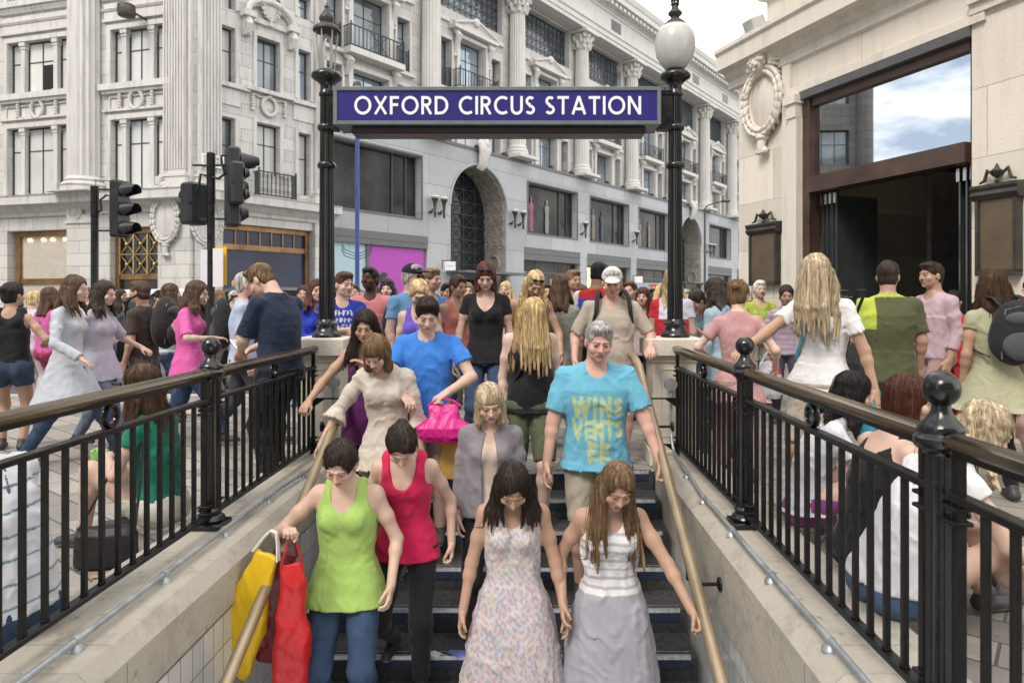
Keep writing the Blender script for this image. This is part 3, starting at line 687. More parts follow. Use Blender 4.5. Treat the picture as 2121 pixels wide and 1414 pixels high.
# the two coffered arches
for k in arches:
    c = C0 + S * k; r = 2.05; D = 1.5; m = MB(); N = 28
    P = [(c - r, 0.0)] + [(c - r * math.cos(math.pi * i / N), 5.75 + r * math.sin(math.pi * i / N)) for i in range(N + 1)] + [(c + r, 0.0)]
    for i in range(len(P) - 1): m.add([(P[i][0], 0, P[i][1]), (P[i + 1][0], 0, P[i + 1][1]), (P[i + 1][0], D, P[i + 1][1]), (P[i][0], D, P[i][1])], [(0, 1, 2, 3)])
    ar = m.build('arch_reveal', mat("arch_stone", (.36, .34, .30), .85, var=.2, scale=1.4, bump=.01, bscale=8), st, 40, fix=False)
    m = MB()
    pts = [(0, c + r - .001, z) for z in (4.3, 4.9, 5.5)] + [(None, R(a), 0) for a in range(12, 170, 16)]
    for z in (4.2, 4.82, 5.44):
        for q in range(3): m.ring((c + r - .02, .3 + q * .45, z), .17, .22, .035, 8, 5, ax='x'); m.ball((c + r - .02, .3 + q * .45, z), (.04, .08, .1), 6)
    for a in range(10, 175, 15):
        x, z = c + (r - .03) * math.cos(R(a)), 5.75 + (r - .03) * math.sin(R(a))
        for q in range(3):
            t = MB(); t.ring((0, 0, 0), .17, .22, .035, 8, 5, ax='x'); t.ball((0, 0, 0), (.04, .08, .1), 6)
            t.xf(Matrix.Translation((x, .3 + q * .45, z)) @ Matrix.Rotation(-R(a), 4, 'Y')); m.add(t.v, t.f)
    m.ring((c + r - .04, .75, 3.2), .34, .42, .07, 22, 6, ax='x', lump=.2, lumps=11)
    m.build('coffer', mat("arch_carving", (.33, .305, .26), .85, var=.25, scale=3), ar, 45)
    m = MB(); RR = r + .06
    m.tube([(c - RR * math.cos(math.pi * i / N), -.03, 5.75 + RR * math.sin(math.pi * i / N)) for i in range(N + 1)], .05, 6); m.build('arch_moulding', M_pl, st, 40)
    m = MB(); m.box(c - r, c + r, D - .02, D, 0, 7.8); m.build('dark_glazing', G_dark, ar, 0)
    m = MB(); nx = 5; ny = 8; y_ = D - .08; w_ = 2 * r / nx
    inside = lambda x, z: (z < 5.75 or (x - c) ** 2 + (z - 5.75) ** 2 < (r - .02) ** 2)
    for i in range(nx + 1):
        x = c - r + i * w_; m.box(x - .03, x + .03, y_ - .03, y_, 0, 5.75 + math.sqrt(max(0, r * r - (x - c) ** 2)))
    for j in range(ny * 2):
        z = 1.9 + j * .62
        hw = r if z < 5.75 else math.sqrt(max(0, r * r - (z - 5.75) ** 2))
        if z < 7.75: m.box(c - hw, c + hw, y_ - .05, y_ - .03, z - .025, z + .025)
        for i in range(nx):
            a, b = c - r + i * w_, c - r + (i + 1) * w_
            if inside(a + .2, z + .5) and inside(b - .2, z + .5) and z < 7:
                m.tube([(a, y_ - .03, z), (b, y_ - .03, z + .62)], .02, 4); m.tube([(a, y_ - .025, z + .62), (b, y_ - .025, z)], .02, 4)
    m.box(c - r, c + r, y_ - .12, y_ - .02, 2.4, 2.75); m.build('arch_grille', M_iron, ar, 0)
    m = MB(); m.box(c - r - .3, c + r + .3, -1.2, .3, 2.62, 2.72); m.build('canopy', M_grey, st, 0)
    m = MB(); m.tube([(c, -.02, 7.7), (c, -.2, 7.85), (c, -.22, 8.1), (c, -.34, 8.45), (c, -.3, 8.75), (c, -.1, 8.95)], [.26, .27, .27, .36, .38, .3], 12, sq=.6)
    for s in (-1, 1): m.ball((c + s * .18, -.32, 8.72), .16, 8)
    m.ball((c, -.42, 8.8), (.2, .16, .26), 10); m.build('keystone', M_stT, st, 50)
# torch sconces on the plinth
sconce_u = [(FT.u(901, -.3), 0), (FT.u(920, -.3), 0), (FT.u(1067, -.3), 0), (FT.u(1084, -.3), 0), (FT.u(1213, -.3), 0), (FT.u(1319, -.3), 0), (FT.u(1471, -.3), 0), (FT.u(1479, -.3), 0)]
first = None
lab = ['leftmost torch lamp of the pair left of the near arch', 'torch lamp nearest the left edge of the near arch', 'torch lamp just right of the near arch', 'second torch lamp right of the near arch', 'single torch lamp beside the display window with a pink figure', 'single torch lamp left of the right lamp column', 'torch lamp right of the far arch, nearer the arch', 'farthest torch lamp right of the far arch']
def sconce(loc):
    t = thing('wall_sconce', 'x', 'wall lamp', loc, FT.th, 'torch lamps on the store plinth')
    a = MB(); a.lathe([(.02, -.55), (.05, -.5), (.045, -.35), (.075, -.3), (.05, -.25), (.09, .1), (.12, .2), (.16, .26), (.16, .3)], (0, 0, 0), 12)
    a.tube([(0, .3, -.28), (0, .15, -.2), (0, 0, -.15)], .035, 6); a.lathe([(.12, -.03), (.14, 0), (.10, .03)], (0, .27, -.28), 10); a.build('bracket', M_lead, t, 40)
    b = MB(); b.lathe([(.15, .3), (.19, .36), (.17, .41), (.02, .43)], (0, 0, 0), 12); b.build('lamp_bowl', mat("opal_glass", (.62, .6, .56), .3), t, 50)
    return t
for i, (u_, _) in enumerate(sconce_u):
    z_ = 5.55; p = FT.w(u_, -.3, z_)
    if i == 0: first = sconce(p); t = first; fk = kids(first)
    else: t = copy_tree(first, None, fk); t.location = p
    t['label'] = lab[i]
# upper floors
UW = .55
hl = []
for k, c in enumerate(cen + [U1 + 3.1]):
    hl += [(c - .95, c + .95, 8.75, 10.6), (c - .95, c + .95, 11.3, 13.8)]
    hl += [(c - 2.2, c - 1.45, 8.75, 10.6), (c + 1.45, c + 2.2, 8.75, 10.6), (c - 2.2, c - 1.45, 11.3, 13.5), (c + 1.45, c + 2.2, 11.3, 13.5)]
    if k < 7: hl.append((c - 2.45, c + 2.45, 14.95, 17.15))
    else: hl.append((c - .8, c + .8, 14.6, 15.9))
ULx = cen[0] - 3.175
m = MB(); m.wall(ULx, U1, PT, 17.2, [h for h in hl if h[1] < U1], UW, UW + .5); m.wall(U1, U1 + 6.5, PT, 16.4, [h for h in hl if h[0] > U1], UW, UW + .5)
m.add([(ULx, UW, PT), (ULx, UW + 12, PT), (ULx, UW + 12, 20), (ULx, UW, 20)], [(0, 1, 2, 3)])
m.box(U1 + 6.48, U1 + 6.5, .02, 12, 0, 16.3); m.box(U1 - .04, U1, UW + .02, 12, 16, 20)
m.build('upper_wall', M_stTw, st, 0, fix=False)
for k, (a, b, z0, z1) in enumerate(hl):
    if b - a > 3:
        o = win(st, a, b, z0, z1, UW + .4, (), (), G_mid, fw=.08)
        g = MB(); nx = 12; ny = 5; y = UW + .36
        for i in range(1, nx): x = a + (b - a) * i / nx; g.box(x - .02, x + .02, y - .04, y - .02, z0, z1)
        for j in range(1, ny): z = z0 + (z1 - z0) * j / ny; g.box(a, b, y - .06, y - .04, z - .02, z + .02)
        for i in range(nx):
            for j in range(ny): g.ring((a + (b - a) * (i + .5) / nx, y - .03, z0 + (z1 - z0) * (j + .5) / ny), .13, .14, .016, 8, 4)
        g.build('lattice', M_iron, o, 0)
    else:
        wide = b - a > 1.2
        g = [G_blue, G_mid, G_blind, G_blue, G_blue][k % 5]
        win(st, a, b, z0, z1, UW + .4, (.5,) if wide else (), (.68,), g)
m = MB(); mi_ = MB()
for k, c in enumerate(cen + [U1 + 3.1]):
    # window architraves, pediments and consoles
    for a, b, z0, z1 in ((c - .95, c + .95, 8.75, 10.6), (c - .95, c + .95, 11.3, 13.8)):
        m.box(a - .22, a - .003, UW - .16, UW + .05, z0, z1 + .18); m.box(b + .003, b + .22, UW - .16, UW + .05, z0, z1 + .18); m.box(a - .003, b + .003, UW - .16, UW + .05, z1 + .003, z1 + .18)
    for a in (c - 2.3, c + 1.35):
        for z0, z1 in ((8.75, 10.6), (11.3, 13.5)): m.box(a, a + .1, UW - .1, UW + .02, z0, z1); m.box(a + .85, a + .95, UW - .1, UW + .02, z0, z1); m.box(a + .1, a + .85, UW - .1, UW + .02, z1 + .003, z1 + .15)
    m.box(c - 2.45, c + 2.45, UW - .18, UW + .02, 11.08, 11.24)
    m.box(c - 1.45, c + 1.45, -.05, UW, 11.06, 11.30)                            # balcony slab
    for s in (-1, 1):
        m.tube([(c + s * 1.25, UW - .1, 11.05), (c + s * 1.25, .15, 10.8), (c + s * 1.25, UW - .05, 10.3)], [.15, .16, .08], 8)
        m.tube([(c + s * 1.22, UW - .1, 14.05), (c + s * 1.22, .2, 13.75), (c + s * 1.22, UW - .02, 13.0), (c + s * 1.22, UW - .12, 12.8)], [.14, .17, .09, .11], 8)
    m.box(c - 1.6, c + 1.6, .1, UW, 14.05, 14.22)
    m.prism([(c - 1.55, 14.24), (c + 1.55, 14.24), (c, 14.72)], .25, UW)
    for s in (-1, 1): m.tube([(c + s * 1.65, .16, 14.27), (c, .16, 14.8)], .075, 6)
    m.box(c - 2.45, c - 1.62, UW - .14, UW, 14.3, 14.5); m.box(c + 1.62, c + 2.45, UW - .14, UW, 14.3, 14.5)
    m.ball((c, .2, 14.72), (.25, .15, .22), 8)
m.build('window_surround', M_stT, st, 30)
for k, c in enumerate(cen + [U1 + 3.1]):
    b_ = MB(); balcony_rail(b_, c - 1.4, c + 1.4, 11.34, 12.15, .0, 14, diag=True, sides=.5); b_.build('balcony', M_iron, st, 0)
    for q0_, q1_ in ((-2.2, -1.5), (1.5, 2.2)): b_ = MB(); balcony_rail(b_, c + q0_, c + q1_, 11.34, 12.15, UW - .02, 5, sides=0); b_.build('balcony', M_iron, st, 0)
# columns with Corinthian capitals
cm_ = MB(); r = .44; cy = .12
cm_.box(-.8, .8, cy - .8, UW, PT + .14, PT + .30)
shaft(cm_, 0, cy, r, PT + .30, 16.1, 80, (20, .09), .55)
cm_.lathe([(r * .92, 16.1), (r * .98, 16.14), (r * .92, 16.2), (r * .95, 16.5), (r * 1.1, 16.85), (r * 1.3, 17.0)], (0, cy, 0), 24)
for ring_, (zz_, q, n_) in enumerate(((16.2, r * .95, 8), (16.5, r * 1.02, 8))):
    for i in range(n_):
        t = 2 * math.pi * (i + .5 * ring_) / n_; ca, sa = math.cos(t), math.sin(t)
        cm_.tube([(ca * q, cy + sa * q, zz_), (ca * (q + .07), cy + sa * (q + .07), zz_ + .22), (ca * (q + .2), cy + sa * (q + .2), zz_ + .34), (ca * (q + .24), cy + sa * (q + .24), zz_ + .24)], [.13, .12, .08, .04], 6)
for a_ in (45, 135, 225, 315):
    x, y = math.cos(R(a_)) * r * 1.5, cy + math.sin(R(a_)) * r * 1.5
    cm_.ring((x, y, 16.88), .10, .10, .05, 12, 6, ax='y' if True else 'x'); cm_.tube([(x * .6, cy + (y - cy) * .6, 16.5), (x * .9, cy + (y - cy) * .9, 16.8)], .05, 6)
cm_.box(-.74, .74, cy - .74, cy + .6, 17.02, 17.18)
col0 = cm_.build('column', M_stT, st, 45)
cols_u = [c + 3.175 for c in cen]
for i, u_ in enumerate(cols_u):
    o = col0 if i == 0 else col0.copy()
    if i: C.objects.link(o)
    o.location = (u_, 0, 0)
# little lamps on the plinth ledge
for i in range(16):
    m = MB(); u_ = 2.0 + i * 2.1; m.cbox(u_ - .13, u_ + .13, .05, .3, PT + .16, PT + .34, .02); m.build('floodlight', M_lead, st, 0)
# entablature
m = MB()
prof = [(UW + .3, 17.2), (-.46, 17.2), (-.46, 17.42), (-.52, 17.44), (-.52, 17.7), (-.6, 17.76), (-.6, 17.84), (-.42, 17.88), (-.42, 18.95), (-.5, 19.0), (-.5, 19.12), (-.62, 19.18), (-.62, 19.42), (-1.15, 19.5), (-1.15, 19.82), (-1.22, 19.9), (-1.3, 20.2), (UW + .3, 20.25)]
m.mould(prof, ULx, U1 + .1)
n_ = 84
for i in range(n_): u_ = ULx + (U1 - ULx) * (i + .5) / n_; m.box(u_ - .16, u_ + .16, -1.02, -.62, 19.22, 19.44)
m.mould([(UW + .3, 16.4), (.3, 16.4), (.28, 16.6), (-.1, 16.7), (-.12, 16.95), (UW + .3, 17.0)], U1 + .1, U1 + 6.6)
m.build('entablature', M_stT, st, 0)
for k, c in enumerate(cen):
    m = MB()
    m.box(c - .6, c + .6, -.44, -.425, 18.1, 18.75); m.build('frieze_window', G_dark, st, 0)
m = MB(); m.prism([(1.5, 17), (1.5, 18.2), (5, 19.5), (6, 19.5), (6, 17)], U1 + .2, U1 + 6, 'x'); m.build('roof', mat("slate", (.10, .11, .13), .6), st, 0)
m = MB()
for i in range(9): u_ = U1 - 14 + i * 1.7; m.tube([(u_, 1.5, 20.2), (u_, 1.5, 21.6)], .03, 5)
for z_ in (20.9, 21.6): m.tube([(U1 - 14, 1.5, z_), (U1 - .4, 1.5, z_)], .025, 5)
m.build('roof_railing', M_iron, st, 0)
# far cream building closing the street
fb = thing('far_building', 'small cream building glimpsed at the far end of the street', 'building', (20.6, 74, 0))
m = MB(); fh = [(a, a + 1.1, z, z + 1.9) for a in (.3, 2.1, 3.9) for z in (4.2, 7.2, 10.2, 13.2)]
m.wall(-3, 9, 0, 17.6, fh, 0, .4); m.build('wall', stone("cream_far", (.62, .58, .50), None), fb, 0, fix=False)
m = MB(); m.mould([(0, 16.4), (-.3, 16.5), (-.5, 16.8), (-.5, 17.1), (0, 17.15)], -3, 9)
for z in (6.7, 9.7, 12.7): m.mould([(0, z), (-.15, z), (-.15, z + .2), (0, z + .22)], -3, 9)
m.build('cornice', M_stT, fb, 0)
for h in fh: win(fb, *h[:2], *h[2:], .25, (.5,), (.5,), G_blue, fr=mat("white_sash", (.7, .7, .68), .4))
for a in (.3, 2.1, 3.9): b_ = MB(); balcony_rail(b_, a - .1, a + 1.2, 4.2, 5.1, -.1, 7, sides=0); b_.build('balcony', M_iron, fb, 0)

# ------------------------------------------------------------------ right building
FR = Front(3.25, 10.8, math.atan2(-.935, .353))
rbld = thing('cream_corner_building', 'warm cream stone building with a winged-head cartouche and a tall bronze-framed doorway, right edge', 'building', (3.25, 10.8, 0), FR.th)
u = FR.u; z = FR.z
dw0, dw1 = u(1660), u(2013)
ztop = z(1665, 190)
m = MB(); UE = 8.6; HB = 5.22
m.wall(0, UE, 0, HB, [(dw0, dw1, 0, ztop)], 0, .45)
m.add([(0, 0, 0), (0, 0, HB), (0, 7, HB), (0, 7, 0)], [(0, 1, 2, 3)])
m.build('wall', M_stR, rbld, 0, fix=False)
m = MB()
cz0 = z(1640, 88, -.25); cz1 = z(1640, 52, -.45)
m.mould([(0, 4.72), (-.05, 4.74), (-.05, 4.86), (-.10, 4.9), (-.14, 4.97), (-.28, 5.0), (-.28, 5.22), (-.32, 5.26), (-.32, 5.32), (0, 5.4)], -.2, UE)
m.box(-.2, .0, .0, 6, 5.0, 5.36)
# frame mouldings, pilaster strip and capital beside the door
m.box(u(1627), dw0 - .16, -.06, .002, 0, 4.72); m.box(dw0 - .16, dw0 - .003, -.09, .05, 0, z(1640, 250)); m.box(dw0 - .22, dw0 + .02, -.14, .05, z(1640, 222), z(1640, 205)); m.box(dw0 - .19, dw0 + .0, -.11, .05, z(1640, 250), z(1640, 222))
m.box(dw0 - .16, dw1 + .16, -.04, .002, ztop + .003, ztop + .10); m.box(dw0 - .16, dw0 - .003, -.05, .02, z(1640, 205), ztop + .1)
m.box(dw1 + .003, UE, -.05, .002, ztop + .10, ztop + .20); m.box(dw1 + .003, UE, -.09, .002, ztop + .20, ztop + .26)
m.build('cornice', M_stRc, rbld, 0)
m = MB(); cartouche(m, u(1576, -.1), z(1576, 216), .285, .37, -.0, True, 24); m.build('cartouche', M_stRc, rbld, 60)
m = MB(); t = MB(); cartouche(t, -.55, z(1572, 216) - .0, .27, .37, -.02, True, 22); t.xf(Matrix.Rotation(R(-90), 4, 'Z')); m.add(t.v, t.f); m.build('cartouche', M_stRc, rbld, 60)
# upper set-back order: pedestal and fluted column bases
m = MB(); m.box(.35, UE, .25, 6, 5.38, 6.0); m.box(.25, UE, .15, 6, 6.0, 6.15); 
m.box(.42, 1.5, .3, 1.4, 6.15, 6.42); m.box(2.6, UE, .32, 1.4, 6.15, 12)
t = MB(); pilaster(t, .55, 1.4, 6.42, 12, .4, .1, 8); m.add(t.v, t.f)
m.box(.05, .6, .0, .4, 5.38, 5.55); m.build('upper_order', M_stRc, rbld, 0)
m = MB(); fu = u(1563, -.2); fz = z(1563, 52, -.2)
t = MB(); t.cbox(-.11, .11, -.13, .13, -.10, .10, .015); t.xf(Matrix.Translation((fu, -.2, fz)) @ Matrix.Rotation(R(25), 4, 'X')); m.add(t.v, t.f); m.box(fu + .05, fu + .3, -.15, -.08, fz - .12, fz - .09)
m.build('floodlight', mat("pale_lamp_case", (.5, .5, .48), .5), rbld, 0)
# bronze frame
zt0, zt1 = z(1665, 402), z(1665, 370)
m = MB(); fy0, fy1 = .02, .2
m.box(dw0, dw0 + .13, fy0, fy1, 0, ztop); m.box(dw1 - .06, dw1, fy0 + .04, fy1, 0, ztop)
m.box(dw0 + .13, dw1 - .06, fy0 + .03, fy1, ztop - .22, ztop - .11); m.box(dw0 + .13, dw1 - .06, fy0 - .05, fy1 + .06, zt0, zt1)
frm = m.build('door_frame', M_copper, rbld, 0)
m = MB(); m.box(dw0 + .0, dw1, -.04, fy1, ztop - .108, ztop - .0); m.build('lintel', mat("grey_lintel", (.10, .10, .10), .6), frm, 0)
m = MB(); m.box(dw0 + .12, dw1 - .05, .11, .12, zt1 - .01, ztop - .2)
m.build('pane', glass("coated_glass", (.60, .63, .66), .015, 1, 1.0, var=.02), frm, 0)
# dark room beyond the open folding doors
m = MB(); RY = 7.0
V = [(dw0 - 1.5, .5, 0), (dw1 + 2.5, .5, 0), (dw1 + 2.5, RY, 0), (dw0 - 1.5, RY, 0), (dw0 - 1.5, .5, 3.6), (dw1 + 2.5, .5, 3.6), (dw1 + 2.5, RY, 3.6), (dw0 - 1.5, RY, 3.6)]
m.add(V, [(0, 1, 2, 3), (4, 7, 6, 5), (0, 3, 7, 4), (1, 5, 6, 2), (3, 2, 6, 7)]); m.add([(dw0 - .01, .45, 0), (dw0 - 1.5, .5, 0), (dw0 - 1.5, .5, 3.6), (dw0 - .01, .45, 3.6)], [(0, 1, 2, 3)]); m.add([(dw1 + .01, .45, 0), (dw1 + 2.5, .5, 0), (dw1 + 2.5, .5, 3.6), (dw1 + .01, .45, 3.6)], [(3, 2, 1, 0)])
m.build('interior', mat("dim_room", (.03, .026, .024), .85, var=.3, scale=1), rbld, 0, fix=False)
m = MB()
for a in (3.0, 3.9): m.box(dw0 + .2, dw1 + 1.5, a, a + .35, 3.25, 3.5)
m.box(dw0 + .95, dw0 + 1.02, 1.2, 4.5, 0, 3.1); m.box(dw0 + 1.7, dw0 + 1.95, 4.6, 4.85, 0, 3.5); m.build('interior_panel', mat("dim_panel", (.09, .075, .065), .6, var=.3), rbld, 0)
m = MB()
for i in range(3): 
    for j in range(2): m.box(dw1 + .9 + i * .42, dw1 + 1.26 + i * .42, RY - .08, RY - .05, 1.55 + j * .5, 2.0 + j * .5)
m.build('far_window', emis("far_daylight", (.75, .9, .88), .8), rbld, 0)
for i, (a, y_, z_) in enumerate(((.9, 1.3, 3.45), (1.5, 1.9, 3.45), (2.1, 2.4, 3.5))):
    m = MB(); m.lathe([(.07, .12), (.08, 0), (.05, -.02)], (dw0 + a, y_, z_), 10); m.build('ceiling_spot', emis("ceiling_spot", (1, .75, .45), 2.5), rbld, 40)
M_fold = mat("folding_glass", (.05, .06, .06), .06, spec=1)
for i, a in enumerate((.17, .25, .33, .41)):
    m = MB(); m.box(dw0 + a, dw0 + a + .018, .2, .92, .04, zt0 - .06); m.box(dw0 + a - .01, dw0 + a + .03, .2, .24, .04, zt0 - .005); dl = m.build('door_leaf', M_fold, rbld, 0)
    m = MB(); m.box(dw0 + a - .012, dw0 + a + .032, .17, .2, zt0 - .16, zt0 - .02); m.build('hinge', mat("steel", (.6, .6, .6), .3, .9), dl, 0)
for i, a in enumerate((.14, .22, .30)):
    m = MB(); m.box(dw1 - a, dw1 - a + .018, .2, .8, .04, zt0 - .06); dl = m.build('door_leaf', M_fold, rbld, 0)
    m = MB(); m.box(dw1 - a - .01, dw1 - a + .03, .17, .2, zt0 - .16, zt0 - .02); m.build('hinge', mat("steel", (.6, .6, .6), .3, .9), dl, 0)
def plaque(px0, px1, pyt, pyb, ptop, lb):
    a, b = u(px0, -.05), u(px1, -.05); z0, z1 = z(px0, pyb, -.05), z(px0, pyt, -.05); w = b - a; c = (a + b) / 2
    t = thing('wall_plaque', lb, 'plaque', FR.w(c, 0, z0), FR.th, 'blank bronze plaques beside the doorway'); h = z1 - z0
    m = MB(); m.box(-w / 2 + .02, w / 2 - .02, -.07, -.001, .0, h - .08)
    for x0, x1, y0, y1 in ((-w/2, -w/2 + .035, 0, h - .09), (w/2 - .035, w/2, 0, h - .09), (-w/2, w/2, -.03, .03)): m.box(x0, x1, -.1, -.002, y0, y1)
    m.mould([(-.002, h - .1), (-.10, h - .1), (-.14, h - .05), (-.12, h - .01), (-.14, h + .02), (-.14, h + .05), (-.002, h + .06)], -w / 2 - .03, w / 2 + .03)
    m.lathe([(.02, 0), (.05, .02), (.03, .05), (.1, .09), (.12, .12), (.05, .15), (.02, .19), (0, .2)], (0, -.07, h + .06), 12, sx=w, sy=.6)
    for s in (-1, 1): m.tube([(s * w * .08, -.06, h + .14), (s * w * .25, -.06, h + .2), (s * w * .32, -.06, h + .1), (s * w * .44, -.06, h + .08)], [.018, .02, .02, .012], 6)
    m.build('frame', M_lead, t, 30)
    m = MB(); m.box(-w / 2 + .036, w / 2 - .036, -.078, -.071, .031, h - .101); m.build('panel', M_plq, t, 0)
    return t
plaque(1556, 1612, 474, 588, 458, 'small blank bronze plaque under the winged-head cartouche')
plaque(2026, 2112, 398, 566, 372, 'large blank bronze plaque at the right edge beside the doorway')

# ------------------------------------------------------------------ ground
m = MB(); G0 = 10.2
for x0, x1, y0, y1 in ((-60, -2.02, -8, G0), (-2.02, -1.50, -8, -1.0), (1.0, 1.5, -8, -1), (-1.5, 1.0, -8, -1), (1.50, 60, -8, G0), (-2.02, 1.50, 5.75, G0)):
    m.add([(x0, y0, 0), (x1, y0, 0), (x1, y1, 0), (x0, y1, 0)], [(0, 1, 2, 3)])
tag(m.build('pavement', M_pave, None, 0), kind='structure')
m = MB(); m.cbox(-60, 3.2, G0, G0 + .16, -.14, .004, .015); tag(m.build('kerb', M_kerb, None, 0), kind='structure')
m = MB(); m.add([(-300, -300, -.13), (300, -300, -.13), (300, G0 + .1, -.13), (-300, G0 + .1, -.13)], [(0, 1, 2, 3)])
m = MB(); m.add([(-400, G0 + .05, -.12), (400, G0 + .05, -.12), (400, 600, -.12), (-400, 600, -.12)], [(0, 1, 2, 3)]); tag(m.build('road', M_asph, None, 0), kind='structure')
m = MB(); 
V = [(-60, 34, .0), FA.w(uL, -4.2, 0), FA.w(.2, -4.2, 0), FB.w(3, -3.4, 0), FB.w(60, -3.4, 0), FB.w(60, 3, 0), FB.w(-.0, 3, 0), FA.w(uL, 3, 0)]
m.add([(a[0], a[1], -.0) for a in V], [(7, 1, 2, 6), (2, 3, 6), (3, 4, 5, 6)]); m.add([(a[0], a[1], -.115) for a in V], [])
for p, q in ((V[1], V[2]), (V[2], V[3]), (V[3], V[4])): m.add([(p[0], p[1], 0), (q[0], q[1], 0), (q[0], q[1], -.12), (p[0], p[1], -.12)], [(0, 1, 2, 3)])
tag(m.build('far_pavement', M_pave, None, 0), kind='structure')
m = MB()
for i in range(14): m.add([(-14 + i * 1.6, 14.6, -.116), (-13.1 + i * 1.6, 14.6, -.116), (-13.1 + i * 1.6, 14.75, -.116), (-14 + i * 1.6, 14.75, -.116)], [(0, 1, 2, 3)])
tag(m.build('road_marking', mat("road_paint", (.6, .6, .58), .7), None, 0), kind='structure')

# ------------------------------------------------------------------ the other side of the circus, behind the camera (seen only in reflections)
for (x0, y0, th_, ln_, lb_) in ((17, -13, 180, 34, 'stone block of shops behind the viewpoint across the circus'), (-20, -9, 95, 22, 'stone block of shops closing the circus on the far left')):
    t = thing('shop_block', lb_, 'building', (x0, y0, 0), R(th_)); hh = [(2 + 3.1 * i, 3.9 + 3.1 * i, z_, z_ + 2.1) for i in range(int((ln_ - 3) / 3.1)) for z_ in (5.2, 8.8, 12.2)] + [(1.5 + 6.2 * i, 6.4 + 6.2 * i, 0, 3.9) for i in range(int((ln_ - 3) / 6.2))]
    m = MB(); m.wall(0, ln_, 0, 15.5, hh, 0, .4); m.build('wall', M_stL, t, 0, fix=False)
    m = MB(); m.mould([(0, 15), (-.5, 15.1), (-.8, 15.5), (-.8, 15.9), (0, 16)], 0, ln_); m.mould([(0, 4.3), (-.3, 4.4), (-.3, 4.8), (0, 4.85)], 0, ln_); m.build('cornice', M_stLp, t, 0)
    for h_ in hh: win(t, *h_, .3, (.5,), (.6,), G_dark)
# ================================================================== STAIRWELL, RAILINGS, SIGN
M_blk = mat("black_gloss_paint", (.008, .009, .010), .17, 0, var=.5, scale=9, bump=.0016, bscale=55, coat=.25, spec=.45, rvar=.07)
M_blk2 = mat("black_rail_paint", (.008, .0085, .009), .38, 0, var=.5, scale=14, bump=.0008, bscale=60, coat=.0, rvar=.12, spec=.35)
M_hand = mat("worn_bronze_rail", (.085, .062, .036), .22, .55, var=.55, scale=5, stretch=(1, .35, 1), rvar=.08, coat=.2)
M_brass = mat("stair_brass", (.36, .28, .185), .36, .5, var=.3, scale=6, stretch=(3, .4, 1), rvar=.1)
M_galv = mat("galvanised_pipe", (.38, .41, .43), .42, .55, var=.25, scale=12, rvar=.1)
M_tile = stone("white_tile", (.70, .72, .71), (.105, .155, .0028, 0.0), 'YZ', dirt=(.45, .45, .42), dirt_amt=.3, joint=.30, streak=False, rough=.18, bump=.0004)
M_step = mat("dark_granolithic", (.045, .045, .048), .8, var=.5, scale=30, bump=.002, bscale=150)
M_nose = mat("metal_nosing", (.55, .56, .58), .35, .8, var=.3, scale=30)
M_bluestep = mat("blue_riser_strip", (.018, .028, .065), .5, var=.3, scale=20)
XL, XR = -1.52, 1.03; YT, SL = 5.70, .5
# walls of the stairwell (tiled below a stone coping)
def well_wall(name, x0, x1, xin, lbl, ztile):
    t = thing(name, lbl, 'wall', ((x0 + x1) / 2, 2.4, 0)); o = (x0 + x1) / 2
    s = 1 if xin > o else -1      # inward direction
    ch = .06
    P = [(x0 - o, -3.2), (x1 - o, -3.2), (x1 - o, .12 - ch), (x1 - o - ch, .12), (x0 - o, .12)] if s > 0 else [(x0 - o, -3.2), (x1 - o, -3.2), (x1 - o, .12), (x0 - o + ch, .12), (x0 - o, .12 - ch)]
    m = MB(); m.prism([(a, max(b, ztile)) for a, b in P], -3.4, 3.43, 'y')
    c = m.build('coping', M_cope, t, 0)
    m = MB(); xi = xin - o; m.box(xi - s * .35, xi - s * .018, -3.4, 3.43, -3.2, ztile - .002); m.build('tiling', M_tile, t, 0)
    m = MB(); m.box(xi - s * .02, xi - s * .008, -3.4, 3.43, ztile - .012, ztile + .0); m.build('joint', M_lead, t, 0)
    # cement joints across the coping
    m = MB()
    for y in (-1.55, .2, 1.75): m.box(x0 - o + .062, x1 - o - .062, y - .0015, y + .0015, .11, .1204); m.box(xi - s * .01, xi + s * .0006, y - .0015, y + .0015, ztile + .01, .055)
    m.build('joint', mat("old_mortar", (.16, .145, .12), .9), t, 0)
    return t
well_wall('stairwell_wall', -2.02, XL, XL, 'white tiled stairwell wall with stone coping under the railing with the seated green-topped woman', -.13)
well_wall('stairwell_wall', XR, 1.50, XR, 'white tiled stairwell wall with stone coping below the handrail the blonde woman touches', -.33)
# stairs
sts = thing('staircase', 'dark stone staircase with metal nosings descending from the street between tiled walls', 'stairs', (0, YT, 0))
m = MB(); nn = MB(); bl = MB(); n = 13
for k in range(n):
    y1 = -.3 * k; y0 = y1 - .3 if k < n - 1 else -4.2; zt = -.15 * (k + 1)
    m.box(XL + .02, XR - .02, y0, y1, zt - .6, zt)
for k in range(n):
    y1 = -.3 * k; zt = -.15 * k
    nn.box(XL + .06, XR - .06, y1 + .004, y1 + .016, zt + .001, zt + .006); nn.box(XL + .06, XR - .06, y1 - .006, y1 + .004, zt - .018, zt + .006); nn.box(XL + .06, XR - .06, y1 + .05, y1 + .056, zt + .001, zt + .004)
    bl.box(XL + .06, XR - .06, y1 - .004, y1 - .0005, zt - .075, zt - .02)
m.build('steps', M_step, sts, 0); nn.build('nosings', M_nose, sts, 0); bl.build('riser_strips', M_bluestep, sts, 0)
m = MB(); m.box(XL + .02, XR - .02, .0, .3, -1.2, -.004); m.build('top_step', M_step, sts, 0)
